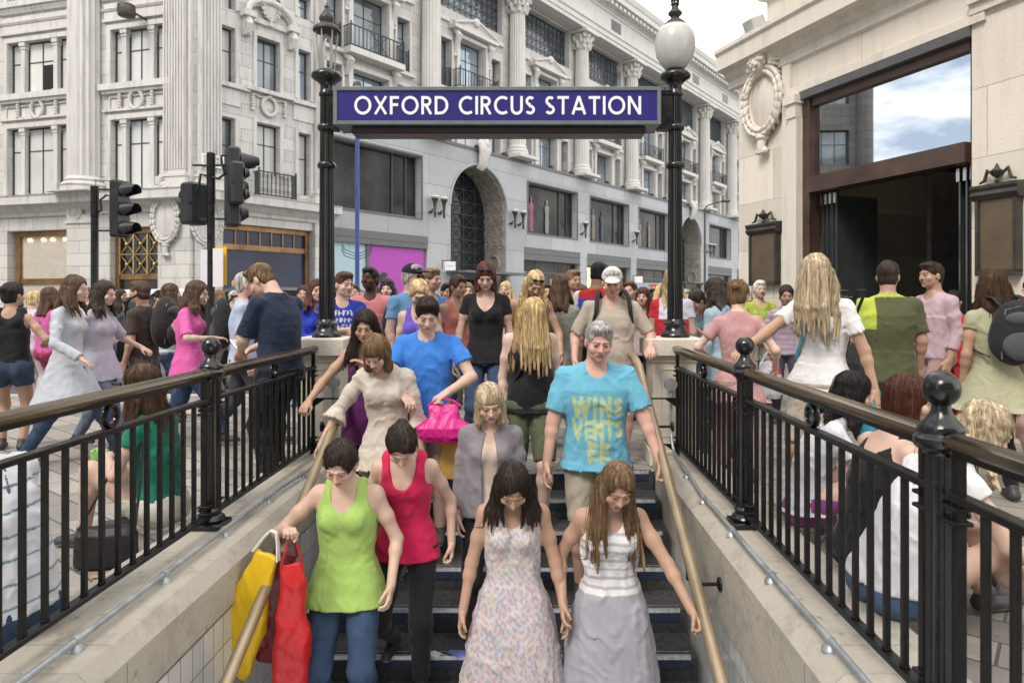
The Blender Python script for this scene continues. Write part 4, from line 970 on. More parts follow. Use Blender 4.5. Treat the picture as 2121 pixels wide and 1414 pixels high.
# litter on the steps
for i, (px, py, Y_, sz, col, lb) in enumerate(((900, 1392, 4.2, .05, (.6, .6, .58), 'crumpled white tissue on the stairs beside the black trousers'), (948, 1394, 4.22, .06, (.12, .2, .5), 'flat blue wrapper on the stairs beside the floral dress'))):
    k = math.ceil((YT - Y_) / .3); zt = -.15 * k
    m = MB(); rr = random.Random(i)
    V = [(rr.uniform(-1, 1) * sz * .2 + math.cos(a) * sz, rr.uniform(-1, 1) * sz * .2 + math.sin(a) * sz * .7, rr.uniform(.0, .02)) for a in np.linspace(0, 5.6, 8)] + [(0, 0, .035 if i == 0 else .008)]
    m.add(V, [(j, (j + 1) % 8, 8) for j in range(8)]); tag(m.build('litter', mat("litter%d" % i, col, .6, var=.4), None, 0, loc=(X(px, Y_), Y_, zt + .004)), lb, 'litter')

# --- railings (front = towards the camera)
ZH, ZU, ZB_ = 1.0, .85, .20
def handrail(m, y0, y1, x):
    P = [(-.036, -.004), (-.040, .008), (-.034, .022), (-.018, .030), (0, .033), (.018, .030), (.034, .022), (.040, .008), (.036, -.004), (.02, -.016), (-.02, -.016)]
    m.prism([(x + a, ZH + b) for a, b in P], y0, y1, 'y'); 
    for y, s in ((y0, -1), (y1, 1)):
        m.prism([(x + a * .8, ZH + b * .8) for a, b in P], y, y + s * .012, 'y')
def railing(x, ys, y_end, lbl, sgn, groupspan):
    """ys: y of the posts; panels between consecutive entries of ys"""
    t = thing('railing', lbl, 'railing', (x, ys[0], .12))
    K = -ys[0]
    def B(mb, *a, **k):
        return mb.xf(Matrix.Translation((-x, K, -.12)))
    hr = MB(); n_b = 0; bal = None
    for i in range(len(ys) - 1):
        a, b = ys[i] + .058, ys[i + 1] - (.058 if i < len(ys) - 2 else -.0)
        h = MB(); handrail(h, a + .01, b - .01, x); h.xf(Matrix.Translation((-x, K, -.12))); h.build('handrail', M_hand, t, 30)
        h = MB(); h.box(x - .012, x + .012, a + .02, b - .02, ZH - .035, ZH - .012); h.cbox(x - .022, x + .022, a, b, ZU - .012, ZU + .012, .003); h.xf(Matrix.Translation((-x, K, -.12))); h.build('upper_rail', M_blk2, t, 0)
        h = MB(); h.cbox(x - .022, x + .022, a, b, ZB_ - .014, ZB_ + .010, .003)
        h.xf(Matrix.Translation((-x, K, -.12))); h.build('bottom_rail', M_blk2, t, 0)
        for yy, s in ((a + .03, -1), (b - .03, 1)):         # end stiles with their lugs and bolts
            h = MB()
            h.box(x - .013, x + .013, yy - .013, yy + .013, ZB_ - .02, ZH - .02)
            for zz in (ZU - .03, ZB_ + .06):
                h.cbox(x - .03, x + .03, yy - .02, yy + .035 if s > 0 else yy + .02, zz - .006, zz + .006, .002)
                h.cbox(x - .03, x + .03, min(yy - .02, yy + s * .05), max(yy + .02, yy + s * .05), zz - .048, zz - .036, .002)
                h.lathe([(.014, -.03), (.014, -.012)], (x - sgn * .0, yy + s * .012, zz), 6); h.ball((x - sgn * .03, yy + s * .01, zz - .022), .011, 6)
            h.xf(Matrix.Translation((-x, K, -.12))); h.build('stile', M_blk2, t, 0)
        h = MB(); h.ring((x, (a + b) / 2, (ZU + .012 + ZH - .035) / 2 + .0), .044, .044, .012, 28, 6, ax='x', ry=.018); h.xf(Matrix.Translation((-x, K, -.12))); h.build('ring_ornament', M_blk, t, 50)
        nb = 14
        for j in range(nb):
            yy = a + .03 + (b - a - .06) * (j + 1) / (nb + 1)
            if bal is None:
                q = MB(); q.cbox(-.0105, .0105, -.0105, .0105, 0, ZU - .012 - ZB_ - .01, .002)
                for s_ in (-1, 1): q.ball((0, 0, .004), (.018, .018, .008), 6)
                bal = q.build('baluster', M_blk2, t, 0, loc=(0, yy + K, ZB_ + .01 - .12))
            else:
                o = bal.copy(); C.objects.link(o); o.parent = t; o.location = (0, yy + K, ZB_ + .01 - .12)
    return t
def rail_post(x, y, lbl):
    t = thing('railing_post', lbl, 'post', (x, y, .12), 0, 'ball-topped railing posts')
    m = MB(); m.cbox(-.085, .085, -.085, .085, .0, .035, .006)
    m.lathe([(.07, .035), (.078, .05), (.07, .065), (.055, .075), (.062, .10), (.05, .115)], n=24)
    m.lathe([(.047, .114), (.046, .84)], n=64, flute=(12, .16)); m.build('shaft', M_blk, t, 40)
    m = MB(); m.lathe([(.05, .838), (.052, .85), (.062, .856), (.074, .868), (.076, .888), (.066, .896), (.062, .902), (.066, .912), (.060, .926), (.046, .94), (.034, .957), (.028, .97), (.026, .985)], n=32)
    m.build('collar', M_blk, t, 50)
    m = MB(); m.ball((0, 0, 1.033), .054, 28, m=18); m.build('ball_finial', M_blk, t, 60)
    return t
BAY = 1.9; YE = 5.83
railing(-1.83, [.13, 2.05, 3.95, YE], YE, 'black railing with bronze handrail along the coping, left of the stairs', 1, 2)
railing(1.23, [.17, 2.07, 3.97, YE], YE, 'black railing with bronze handrail right of the stairs, with three seated women behind it', -1, 2)
rail_post(-1.83, 3.95, 'ball-topped black post between the seated green-topped woman and the man in navy')
rail_post(1.23, 3.97, 'smaller-looking ball-topped black post beside the blonde woman in white')
rail_post(1.23, 2.07, 'large nearest ball-topped black post in front of the seated women')
rail_post(-1.83, 2.05, 'ball-topped black post just outside the frame beside the striped shirt')
# brackets tying the rails to the pedestals
for x, s, lb in ((-1.83, 1, 'left'), (1.23, -1, 'right')):
    for zz, w in ((.60, .24), (.22, .26)):
        m = MB(); x1 = x + s * w; m.box(min(x, x1), max(x, x1), -.008, .008, -.006, .006); m.prism([(x, -.006), (x + s * .12, -.006), (x, -.09)], -.004, .004, 'y')
        for i, v in enumerate(m.v): m.v[i] = (v[0] - x, v[1], v[2])
        tag(m.build('rail_bracket', M_blk2, None, 0, loc=(x, 5.72, zz)), ('upper' if zz > .4 else 'lower') + ' flat black bracket tying the ' + ('railing by the man in navy' if s > 0 else 'railing by the pink-shirted woman') + ' to the stone pedestal', 'bracket')
# conduits on the copings
for pts, lb in (([(-1.69, -.5, .155), (-1.69, 2.5, .155), (-1.685, 4.6, .155), (-1.66, 5.3, .15), (-1.66, 5.72, .16), (-1.66, 5.78, .3), (-1.66, 5.79, .70)], 'galvanised conduit clipped along the coping on the side of the yellow bag'),
                ([(1.115, -.5, .155), (1.11, 2.5, .155), (1.105, 4.4, .155), (1.15, 5.2, .15), (1.17, 5.66, .17), (1.17, 5.77, .3), (1.17, 5.79, .68)], 'galvanised conduit along the coping on the side of the blonde woman, bending up the pedestal')):
    t = thing('conduit', lb, 'pipe', (pts[1][0], pts[1][1], .12)); o = Vector((pts[1][0], pts[1][1], .12))
    P = [Vector(p) - o for p in pts]; fine = []
    for i in range(len(P) - 1):
        for k in range(6): q = k / 6; fine.append(P[i].lerp(P[i + 1], q) + Vector((math.sin(i * 2 + q * 6) * .003, 0, 0)))
    fine.append(P[-1]); m = MB(); m.tube(fine, .0135, 10); m.build('pipe', M_galv, t, 60)
    for y in np.arange(.7, 5.3, .62):
        x_ = np.interp(y, [p[1] for p in pts[:5]], [p[0] for p in pts[:5]]) - o.x
        m = MB(); m.lathe([(.034, 0), (.03, .012), (.02, .02), (.018, .03)], (x_, y - o.y, .0), 12); m.tube([(x_, y - o.y - .012, .035), (x_, y - o.y + .012, .035)], .0185, 10); m.build('clip', M_galv, t, 50)
    m = MB(); p = P[-1]; m.tube([(p.x, p.y - .03, p.z + .03), (p.x, p.y + .03, p.z + .03)], .052, 18); m.build('junction_box', mat("grey_box", (.22, .235, .23), .55), t, 40)
# stair handrails in brass
for x, s, lb in ((-1.36, -1, 'brass stair handrail between the yellow bag and the stairwell tiles'), (.85, 1, 'brass stair handrail between the girl with long brown hair and the coping')):
    pts = [(x, 6.0, .96), (x, YT, .95), (x, YT - .25, .90), (x, YT - .6, .72)] + [(x, YT - .6 - q, .72 - .5 * q) for q in (.6, 1.2, 1.8, 2.4, 3.2)]
    t = thing('stair_handrail', lb, 'handrail', (x, 4.0, 0)); o = Vector((x, 4, 0))
    m = MB(); m.tube([Vector(p) - o for p in pts], .031, 14, sq=.85); m.build('rail', M_brass, t, 60)
    for y in (5.0, 3.75, 2.6):
        zz = .95 - .5 * (YT - y) - .0; xw = XL if s < 0 else XR
        m = MB(); m.tube([(0, y - 4, zz - .0), (0, y - 4, zz - .07), (s * .06, y - 4, zz - .10), (xw - x, y - 4, zz - .10)], .010, 8)
        m.lathe([(.038, 0), (.036, .012), (.015, .02)], n=16); k = 48
        for i in range(len(m.v) - k, len(m.v)): a, b, c = m.v[i]; m.v[i] = ((xw - x) - s * c, y - 4 + b, zz - .10 + a)
        m.build('bracket', M_blk2, t, 40)

# --- pedestals and lamp columns
def pedestal(x0, x1, lb):
    c = (x0 + x1) / 2; w = (x1 - x0) / 2; t = thing('pedestal', lb, 'pedestal', (c, 6.05, 0)); D = .2
    m = MB(); b = w - .055
    m.cbox(-b, b, -D + .04, D, .12, .90, .006); m.cbox(-b - .03, b + .03, -D + .01, D + .02, 0, .14, .01); m.cbox(-b - .015, b + .015, -D + .025, D + .01, .14, .19, .006)
    for x_, z0, z1, q in ((-b + .06, .26, .82, 0), (b - .07, .26, .82, 0)): m.box(x_, x_ + .01, -D + .034, -D + .04, z0, z1)
    m.box(-b + .06, b - .06, -D + .034, -D + .04, .25, .26); m.box(-b + .06, b - .06, -D + .034, -D + .04, .82, .83)
    m.cbox(-b - .014, b + .014, -D + .024, D + .01, .885, .91, .004); m.cbox(-b - .03, b + .03, -D + .01, D + .02, .91, .935, .004)
    m.cbox(-w - .002, w + .002, -D - .02, D + .03, .935, 1.09, .012); m.build('shaft', M_ped, t, 0)
    return t
pedestal(-2.02, -1.58, 'stone pedestal under the bare lantern column beside the man in navy')
pedestal(.985, 1.465, 'stone pedestal under the column with the white globe')
def lamp_column(x, y, globe, lb):
    t = thing('lamp_column', lb, 'lamp post', (x, y, 1.09), 0, 'black fluted lamp columns carrying the station sign')
    m = MB(); m.lathe([(.125, 0), (.125, .012), (.118, .03), (.105, .045), (.092, .062), (.084, .085), (.082, .095), (.095, .105), (.098, .12), (.088, .132), (.078, .14), (.072, .16)], n=36)
    m.lathe([(.069, .158), (.055, 2.24)], n=96, flute=(16, .13))
    m.build('shaft', M_blk, t, 45)
    m = MB()
    for z0 in (1.47, 1.80): m.lathe([(.062, z0), (.075, z0 + .008), (.082, z0 + .03), (.075, z0 + .052), (.062, z0 + .06)], n=30)
    m.lathe([(.056, 2.1), (.066, 2.11), (.07, 2.125), (.06, 2.14), (.056, 2.2), (.075, 2.225), (.095, 2.24), (.130, 2.262), (.134, 2.285), (.12, 2.31), (.08, 2.325), (.06, 2.34), (.03, 2.345)], n=36); m.build('collar', M_blk, t, 50)
    if globe:
        m = MB(); P = [(.06, 2.34), (.085, 2.345), (.13, 2.40), (.162, 2.47), (.174, 2.54), (.172, 2.60), (.158, 2.66), (.13, 2.705), (.09, 2.73), (.055, 2.735)]
        m.lathe(P, n=48); m.build('globe', mat("frosted_globe", (.50, .50, .48), .28, var=.05, scale=14, stretch=(6, 6, .6), coat=.4), t, 70)
        m = MB(); m.lathe([(.105, 2.718), (.098, 2.735), (.07, 2.765), (.04, 2.785), (.034, 2.80), (.060, 2.825), (.060, 2.84), (.035, 2.865), (.026, 2.90), (.036, 2.905), (.036, 2.918), (.022, 2.925), (.0, 2.93)], n=30)
        m.ring((0, 0, 2.935), .03, .03, .008, 20, 6, ax='z')
        for i in range(8): a = math.pi * i / 4; m.ball((math.cos(a) * .034, math.sin(a) * .034, 2.955), .009, 6); m.tube([(math.cos(a) * .032, math.sin(a) * .032, 2.94), (math.cos(a) * .036, math.sin(a) * .036, 2.975), (0, 0, 2.995)], .005, 5)
        m.ball((0, 0, 3.0), .012, 8); m.lathe([(.004, 3.0), (.003, 3.03)], n=6); m.build('crown_finial', mat("weathered_cap", (.045, .040, .038), .5, .2), t, 50)
    else:
        m = MB()
        for i in range(6):
            a = math.pi * i / 3 + .3; ca, sa = math.cos(a), math.sin(a)
            m.tube([(ca * .062, sa * .062, 2.33), (ca * .07, sa * .07, 2.45), (ca * .085, sa * .085, 2.6), (ca * .09, sa * .09, 2.69)], .0065, 6)
        for s in (-1, 1): m.tube([(s * .035, 0, 2.33), (s * .05, -.02, 2.48), (s * .04, -.02, 2.58), (0, -.02, 2.64)], .014, 8)
        m.build('lantern_cage', mat("pale_steel", (.34, .34, .33), .4, .3), t, 60)
        m = MB(); m.lathe([(.04, 2.66), (.118, 2.675), (.12, 2.69), (.10, 2.715), (.065, 2.735), (.052, 2.75), (.066, 2.78), (.062, 2.80), (.035, 2.845), (.02, 2.865), (.016, 2.88), (.022, 2.89), (.008, 2.91), (.004, 2.93)], n=30); m.build('hood', mat("weathered_cap", (.045, .040, .038), .5, .2), t, 50)
    return t
lamp_column(-1.79, 6.05, False, 'black fluted column on the left pedestal whose lantern has no globe')
lamp_column(1.262, 6.05, True, 'black fluted column on the right pedestal with a white globe and crown finial')
# --- the station sign
sg = thing('station_sign', 'long blue illuminated station name sign reading OXFORD CIRCUS STATION slung between the lamp columns', 'sign', (-.285, 6.05, 2.91))
sx0, sx1, sz0, sz1, sy0, sy1 = -1.405, 1.395, .0, .325, -.15, .15
m = MB(); fb_ = .034
for y0, y1 in ((sy0 - .012, sy0 + .02), (sy1 - .02, sy1 + .012)):
    m.cbox(sx0, sx0 + fb_, y0, y1, sz0, sz1, .004); m.cbox(sx1 - fb_, sx1, y0, y1, sz0, sz1, .004)
    m.cbox(sx0 + fb_, sx1 - fb_, y0, y1, sz1 - fb_, sz1, .004); m.cbox(sx0 + fb_, sx1 - fb_, y0, y1, sz0, sz0 + fb_, .004)
m.box(sx0 + .004, sx1 - .004, sy0 + .02, sy1 - .02, sz0 + .004, sz0 + .02); m.box(sx0 + .004, sx1 - .004, sy0 + .02, sy1 - .02, sz1 - .02, sz1 - .004)
m.box(sx0 + .004, sx0 + .02, sy0 + .02, sy1 - .02, sz0 + .02, sz1 - .02); m.box(sx1 - .02, sx1 - .004, sy0 + .02, sy1 - .02, sz0 + .02, sz1 - .02)
m.build('frame', mat("sign_frame", (.15, .175, .18), .38, .2, var=.15), sg, 0)
m = MB(); m.box(sx0 + fb_, sx1 - fb_, sy0 + .001, sy0 + .006, sz0 + fb_, sz1 - fb_); m.box(sx0 + fb_, sx1 - fb_, sy1 - .006, sy1 - .001, sz0 + fb_, sz1 - fb_)
pn = m.build('panel', mat("sign_blue", (.024, .019, .165), .30, var=.04, scale=2), sg, 0)
m = MB(); write(m, 'OXFORD CIRCUS STATION', -1.225, .088, .156, sy0 - .001, w=.152, gap=.15, width=2.45)
m.build('lettering', mat("sign_white", (.80, .81, .84), .35, var=.02), pn, 0)
m = MB(); m.cbox(sx0 + .14, sx1 - .12, -.10, .12, -.062, -.002, .008); m.build('light_tray', mat("dark_tray", (.03, .02, .02), .3), sg, 0)
for x0, x1 in ((sx0 - .09, sx0 + .002), (sx1 - .002, sx1 + .12)):
    m = MB(); m.box(x0, x1, -.05, .05, .03, .30)
    for zz in (-.012, .29): m.box(x0, x1, -.06, .06, zz, zz + .035)
    m.build('end_bracket', M_blk2, sg, 0)

# ------------------------------------------------------------------ traffic signals and poles
M_sig = mat("signal_black", (.018, .020, .024), .42, var=.3)
def hood(m, x, y, z, r, ang, ln=.24):
    """a cowl pointing in direction ang (degrees, 0 = +x)"""
    c, s = math.cos(R(ang)), math.sin(R(ang)); V, F = [], []; n = 14
    for k, (l, a0) in enumerate(((0, -.35), (ln, -.05))):
        for j in range(n + 1):
            t = math.pi * (a0 + (1 - 2 * a0) * j / n); q = r * (1 - .12 * k)
            V.append((x + c * l - s * q * math.cos(t), y + s * l + c * q * math.cos(t), z + q * math.sin(t) - .02 * k))
    for j in range(n): F.append((j, j + 1, n + 2 + j, n + 1 + j))
    m.add(V, F); m.add([(a[0] - .004 * c, a[1], a[2] - .008) for a in V], F)
def signal_head(par, x, y, z0, n, ang, name='signal_head', w=.30, h=.32, face=True, d=.16, hl=.24, hr=.115):
    """a stack of n lamps whose faces look towards ang"""
    m = MB(); t = MB(); H = n * h
    t.cbox(-w / 2, w / 2, 0, d, 0, H, .03)
    for k in range(1, n): t.box(-w / 2 - .003, w / 2 + .003, .003, d - .003, k * h - .006, k * h + .006)
    t.xf(Matrix.Translation((x, y, z0)) @ Matrix.Rotation(R(ang + 90), 4, 'Z'))
    m.add(t.v, t.f); o = m.build(name, M_sig, par, 0)
    m = MB()
    for k in range(n): hood(m, x, y, z0 + h * (k + .5), hr, ang, hl if not isinstance(hl, tuple) else hl[k])
    m.build('lamp_hood', M_sig, o, 60)
    m = MB(); cols = [(.25, .02, .02), (.25, .12, .02), (.02, .16, .08)]
    for k in range(n):
        t = MB(); t.lathe([(.1, 0), (.085, .02), (.0, .03)], n=18); t.xf(Matrix.Translation((x, y, z0 + h * (k + .5))) @ Matrix.Rotation(R(ang), 4, 'Z') @ Matrix.Rotation(R(90), 4, 'Y')); m.add(t.v, t.f)
    m.build('lens', mat("signal_lens", (.05, .03, .03), .2), o, 50)
    return o
t = thing('traffic_signal', 'single black traffic signal facing right, left of the dark pole with the yellow notice', 'traffic light', (X(196, 11), 11, 0))
m = MB(); m.lathe([(.10, 0), (.085, .3), (.055, .35), (.055, 3.2), (.058, 2.85)][:4], n=20); m.lathe([(.06, 2.72), (.06, 3.22)], n=20); m.build('pole', M_blk2, t, 50)
signal_head(t, .48, -.02, Z(492, 11), 3, -12, h=.302)
m = MB(); 
for zz in (Z(480, 11), Z(395, 11)): m.box(.0, .36, -.03, -.0, zz, zz + .03)
m.tube([(.05, 0, Z(440, 11)), (.14, -.05, Z(436, 11)), (.13, -.06, Z(415, 11)), (.22, -.05, Z(405, 11)), (.3, -.04, Z(408, 11))], .018, 7); m.tube([(.0, 0, 3.32), (.35, 0, 3.3)], .006, 5); m.tube([(.02, 0, 3.2), (.02, 0, 3.33)], .006, 5); m.build('bracket', M_sig, t, 0)
Y2 = 8.6
t = thing('traffic_signal', 'dark signal pole with three heads and white and yellow notices below', 'traffic light', (X(437, Y2), Y2, 0))
m = MB(); m.lathe([(.09, 0), (.08, .3), (.048, .35), (.046, 3.0)], n=24); m.lathe([(.052, 2.62), (.052, 3.235), (.03, 3.25)], n=24); m.build('pole', M_blk2, t, 50)
x0 = X(437, Y2)
signal_head(t, X(391, Y2) - x0 - .05, .10, Z(465, Y2), 2, 150, h=.262, w=.26, d=.22, hl=.07, hr=.105)
signal_head(t, X(484, Y2) - x0 + .05, .05, Z(470, Y2), 3, 35, h=.33, w=.24, d=.16, hl=(.09, .09, .22))
signal_head(t, X(510, Y2) - x0, -.10, Z(427, Y2), 2, 40, h=.26, w=.2, d=.16, hl=.06, hr=.09)
m = MB(); 
for pz in (Z(456, Y2), Z(345, Y2)): m.box(X(400, Y2) - x0, X(470, Y2) - x0, -.02, .0, pz, pz + .025)
m.tube([(.04, -.03, Z(368, Y2)), (.12, -.06, Z(372, Y2)), (.2, -.06, Z(362, Y2)), (.16, -.06, Z(340, Y2)), (.15, -.05, Z(325, Y2)), (.25, -.03, Z(320, Y2))], .017, 8)
m.tube([(-.02, -.03, Z(366, Y2)), (-.1, -.06, Z(363, Y2)), (-.12, -.06, Z(385, Y2)), (-.17, -.05, Z(400, Y2))], .017, 8)
m.build('bracket', M_sig, t, 50)
for a, b, zt_, zb_, ya, col, nm in ((-.105, -.022, 518, 596, -.055, (.72, .72, .76), 'white_board'), (.05, .176, 515, 594, -.06, (.76, .75, .77), 'white_board'), (.03, .192, 510, 590, .0, (.75, .45, .02), 'yellow_board')):
    m = MB(); m.box(a, b, ya, ya + .008, Z(zb_, Y2), Z(zt_, Y2)); 
    tag(m.build('notice_board', mat("board_" + nm + str(a), col, .5, var=.03), t, 0))
t = thing('blue_pole', 'slim blue post with a banded brown cap in front of the magenta hoarding', 'pole', (X(740, 17), 17, -.12))
m = MB(); m.lathe([(.10, 0), (.09, .6), (.058, .7), (.05, Z(188, 17) + .12)], n=16); m.build('shaft', mat("blue_paint", (.03, .055, .22), .35), t, 50)
m = MB(); q = Z(188, 17) + .12; m.lathe([(.11, q - .0), (.11, q + .13), (.09, q + .2), (.02, q + .24)], n=16); m.build('cap', M_lead, t, 40)
m = MB(); m.lathe([(.113, q + .04), (.113, q + .09)], n=16); m.build('band', M_brass, t, 40)
m = MB(); zz = Z(525, 17) + .12
for s in (-1, 1):
    for k in range(3): m.tube([(s * .05, 0, zz - k * .07), (s * .3, -.05, zz + .1 - k * .08), (s * .38, -.05, zz + .3 - k * .1)], .01, 5)
m.build('spike', M_iron, t, 50)
Y3 = 40
t = thing('street_lamp', 'distant grey street lamp on a curved arm near the far arch', 'street lamp', (X(1460, Y3), Y3, -.1))
m = MB(); h = Z(432, Y3) + .1; m.lathe([(.13, 0), (.11, 1.4), (.07, 1.5), (.05, h)], n=14); m.tube([(0, 0, h - .1), (.1, 0, h + .15), (.5, 0, h + .3), (1.05, 0, h + .42)], .04, 8); m.build('pole', M_iron, t, 50)
m = MB(); m.cbox(.95, 1.45, -.12, .12, h + .36, h + .5, .04); m.build('lamp_head', M_lead, t, 30)
# small projecting shop boards
for px, py, w_, lb in ((936, 551, 22, 'white projecting shop board at the near arch entrance'), (1328, 579, 16, 'small white projecting shop board left of the right lamp column')):
    u_ = FT.u(px - 12, -.3); Yp = FT.Y(u_, -.6); p = FT.w(u_, -.55, 0); t = thing('projecting_sign', lb, 'shop sign', (p.x, p.y, Z(py, p.y)))
    s = w_ / FPX * p.y; m = MB(); m.cbox(-s / 2, s / 2, -.03, .03, -s * .42, s * .42, .008); b_ = m.build('board', mat("white_board", (.78, .78, .78), .4, var=.02), t, 0)
    m = MB(); m.tube([(-s * .75, 0, s * .5), (s * .5, 0, s * .55)], .02, 6); m.tube([(-s * .75, 0, s * .6), (-s * .75, 0, -s * .3)], .02, 6); m.tube([(-s * .35, 0, s * .42), (-s * .35, 0, s * .55)], .012, 5); m.build('arm', M_iron, t, 0)
    if px < 1000: m = MB(); write(m, 'TOPSHOP', -s * .32, -.035, .075, -.031, width=s * .64, w=.12); m.build('lettering', mat("grey_ink", (.4, .4, .4), .6), b_, 0)
# placard over the far crowd
t = thing('placard', 'pale blue sale placard with a red block on a stick above the far crowd', 'placard', (X(1352, 13), 13, -.12))
m = MB(); m.box(-.32, .32, -.02, .0, Z(606, 13) + .12, Z(586, 13) + .12); pb = m.build('board', mat("placard_blue", (.42, .55, .68), .5), t, 0)
m = MB(); m.box(-.08, .16, -.024, -.021, Z(604, 13) + .12, Z(589, 13) + .12); pr_ = m.build('red_block', mat("placard_red", (.65, .12, .06), .5), pb, 0)
m = MB(); write(m, 'SALE', -.07, Z(601, 13) + .12, .07, -.0245, width=.2, w=.2); write(m, '50', .18, Z(601, 13) + .12, .08, -.0245, w=.2); m.build('lettering', mat("sign_white", (.8, .8, .8), .5), pb, 0)
m = MB(); m.tube([(0, .01, .9), (0, .01, Z(606, 13) + .14)], .015, 6); m.build('stick', M_ped, t, 0)

# ------------------------------------------------------------------ vehicles in the cross street
def vehicle(kind, label, loc, rz, col):
    t = thing(kind, label, 'taxi' if 'cab' in kind else 'car', loc, rz)
    van = 'van' in kind
    L_, W_, H_ = (5.2, 1.95, 2.3) if van else (4.6, 1.8, 1.78)
    if van: side = [(-2.6, .35), (-2.6, 2.15), (-2.45, 2.3), (1.3, 2.3), (1.75, 2.1), (2.2, 1.35), (2.55, 1.1), (2.6, .35)]
    else: side = [(-2.3, .35), (-2.32, .95), (-2.15, 1.12), (-1.95, 1.6), (-1.7, 1.74), (.35, 1.78), (.7, 1.68), (1.15, 1.14), (2.1, 1.0), (2.28, .8), (2.3, .35)]
    V = []; n = len(side)
    for k, (yy, ins) in enumerate(((-W_ / 2, .0), (-W_ / 2 + .001, 0), (0, 0), (W_ / 2, 0))): pass
    m = MB()
    secs = [(-W_ / 2, .93, .06), (-W_ / 2 + .08, 1, 0), (W_ / 2 - .08, 1, 0), (W_ / 2, .93, .06)]
    for yy, sc, dz in secs:
        for a, b in side:
            tum = max(0, b - 1.05) * .16 * (1 if yy > 0 else -1)
            V.append((a * (1 - (1 - sc) * .35), yy - tum, b - (dz if b > 1.5 else 0)))
    F = [tuple(range(n - 1, -1, -1)), tuple(range(3 * n, 4 * n))]
    for k in range(3):
        for i in range(n): j = (i + 1) % n; F.append((k * n + i, k * n + j, (k + 1) * n + j, (k + 1) * n + i))
    m.add(V, F); b = m.build('body', col, t, 40)
    gw = G_dark
    for s in (-1, 1):
        m = MB(); y = s * (W_ / 2 + .03)
        if van: wins = [[(.75, 1.3), (1.95, 1.3), (1.5, 2.0), (.75, 2.0)]]
        else: wins = [[(-1.75, 1.12), (-.75, 1.12), (-.75, 1.6), (-1.58, 1.58)], [(-.68, 1.12), (.9, 1.12), (.5, 1.6), (-.68, 1.62)]]
        for P in wins: m.add([(a, y - s * max(0, c - 1.05) * .16, c) for a, c in P], [(0, 1, 2, 3)])
        m.build('window', gw, t, 0, fix=False)
    for x_ in (-L_ * .31, L_ * .31):
        for s in (-1, 1):
            m = MB(); m.tube([(x_, s * (W_ / 2 - .22), .32), (x_, s * (W_ / 2 + .01), .32)], .33, 20); w = m.build('wheel', mat("tyre", (.02, .02, .02), .8), t, 50)
            m = MB(); m.tube([(x_, s * (W_ / 2 - .1), .32), (x_, s * (W_ / 2 + .02), .32)], .2, 16); m.build('rim', M_galv, w, 50)
    m = MB()
    for s in (-1, 1): m.ball((L_ / 2 - .06, s * .62, .72), (.07, .16, .1), 10)
    m.build('headlight', mat("white_enamel", (.7, .7, .7), .2), t, 60)
    if 'cab' in kind: m = MB(); m.cbox(-.28, .28, -.12, .12, 1.76, 1.9, .03); m.xf(Matrix.Translation((.3, 0, 0))); m.build('roof_sign', mat("taxi_amber", (.6, .35, .05), .4), t, 0)
    return t
vehicle('passing_car', 'white car passing in the cross street behind the left crowd', (-7.6, 15.6, -.12), R(4), mat("white_car_paint", (.72, .73, .72), .25, var=.03, coat=.5))
vehicle('taxi_cab', 'black cab waiting behind the man in navy', (-5.0, 13.0, -.12), R(190), mat("black_cab_paint", (.012, .012, .014), .15, var=.1, coat=.8))
# ================================================================== PEOPLE
# every figure is grown as one smooth surface: a signed field of joined tapered limbs, meshed on a grid
def _nets(F, xs, ys, zs):
    S = F < 0; nx, ny, nz = F.shape; cs = (nx - 1, ny - 1, nz - 1)
    cnt = np.zeros(cs, np.float32); P = [np.zeros(cs, np.float32) for _ in range(3)]; ax3 = (xs, ys, zs)
    edges = []
    for a in range(3):
        lo = [slice(None)] * 3; hi = [slice(None)] * 3; lo[a] = slice(0, -1); hi[a] = slice(1, None); lo, hi = tuple(lo), tuple(hi)
        msk = S[lo] != S[hi]; idx = np.argwhere(msk)
        if len(idx) == 0: edges.append((idx, None)); continue
        i, j, k = idx.T; i2, j2, k2 = i + (a == 0), j + (a == 1), k + (a == 2)
        f0, f1 = F[i, j, k], F[i2, j2, k2]; t = f0 / (f0 - f1)
        pos = [xs[i] + (xs[i2] - xs[i]) * t, ys[j] + (ys[j2] - ys[j]) * t, zs[k] + (zs[k2] - zs[k]) * t]
        oth = [q for q in range(3) if q != a]
        for d0 in (0, -1):
            for d1 in (0, -1):
                c = [i, j, k]; c = [q.copy() for q in c]; c[oth[0]] += d0; c[oth[1]] += d1
                ok = np.ones(len(i), bool)
                for q in oth: ok &= (c[q] >= 0) & (c[q] < cs[q])
                cc = (c[0][ok], c[1][ok], c[2][ok])
                np.add.at(cnt, cc, 1)
                for q in range(3): np.add.at(P[q], cc, pos[q][ok])
        edges.append((idx, S[i, j, k]))
    has = cnt > 0; vid = np.full(cs, -1, np.int64); vid[has] = np.arange(has.sum())
    V = np.stack([p[has] / cnt[has] for p in P], 1); Q = []
    for a in range(3):
        idx, s = edges[a]
        if s is None: continue
        o = [(1, 2), (2, 0), (0, 1)][a]
        ok = np.ones(len(idx), bool)
        for q in o: ok &= (idx[:, q] >= 1) & (idx[:, q] < cs[q])
        ix, ss = idx[ok], s[ok]; q4 = []
        for d0, d1 in ((0, 0), (-1, 0), (-1, -1), (0, -1)):
            c = ix.copy(); c[:, o[0]] += d0; c[:, o[1]] += d1; q4.append(vid[c[:, 0], c[:, 1], c[:, 2]])
        q4 = np.stack(q4, 1); q4[~ss] = q4[~ss][:, ::-1]; Q.append(q4)
    Q = np.concatenate(Q); Q = Q[(Q >= 0).all(1)]
    return V, Q

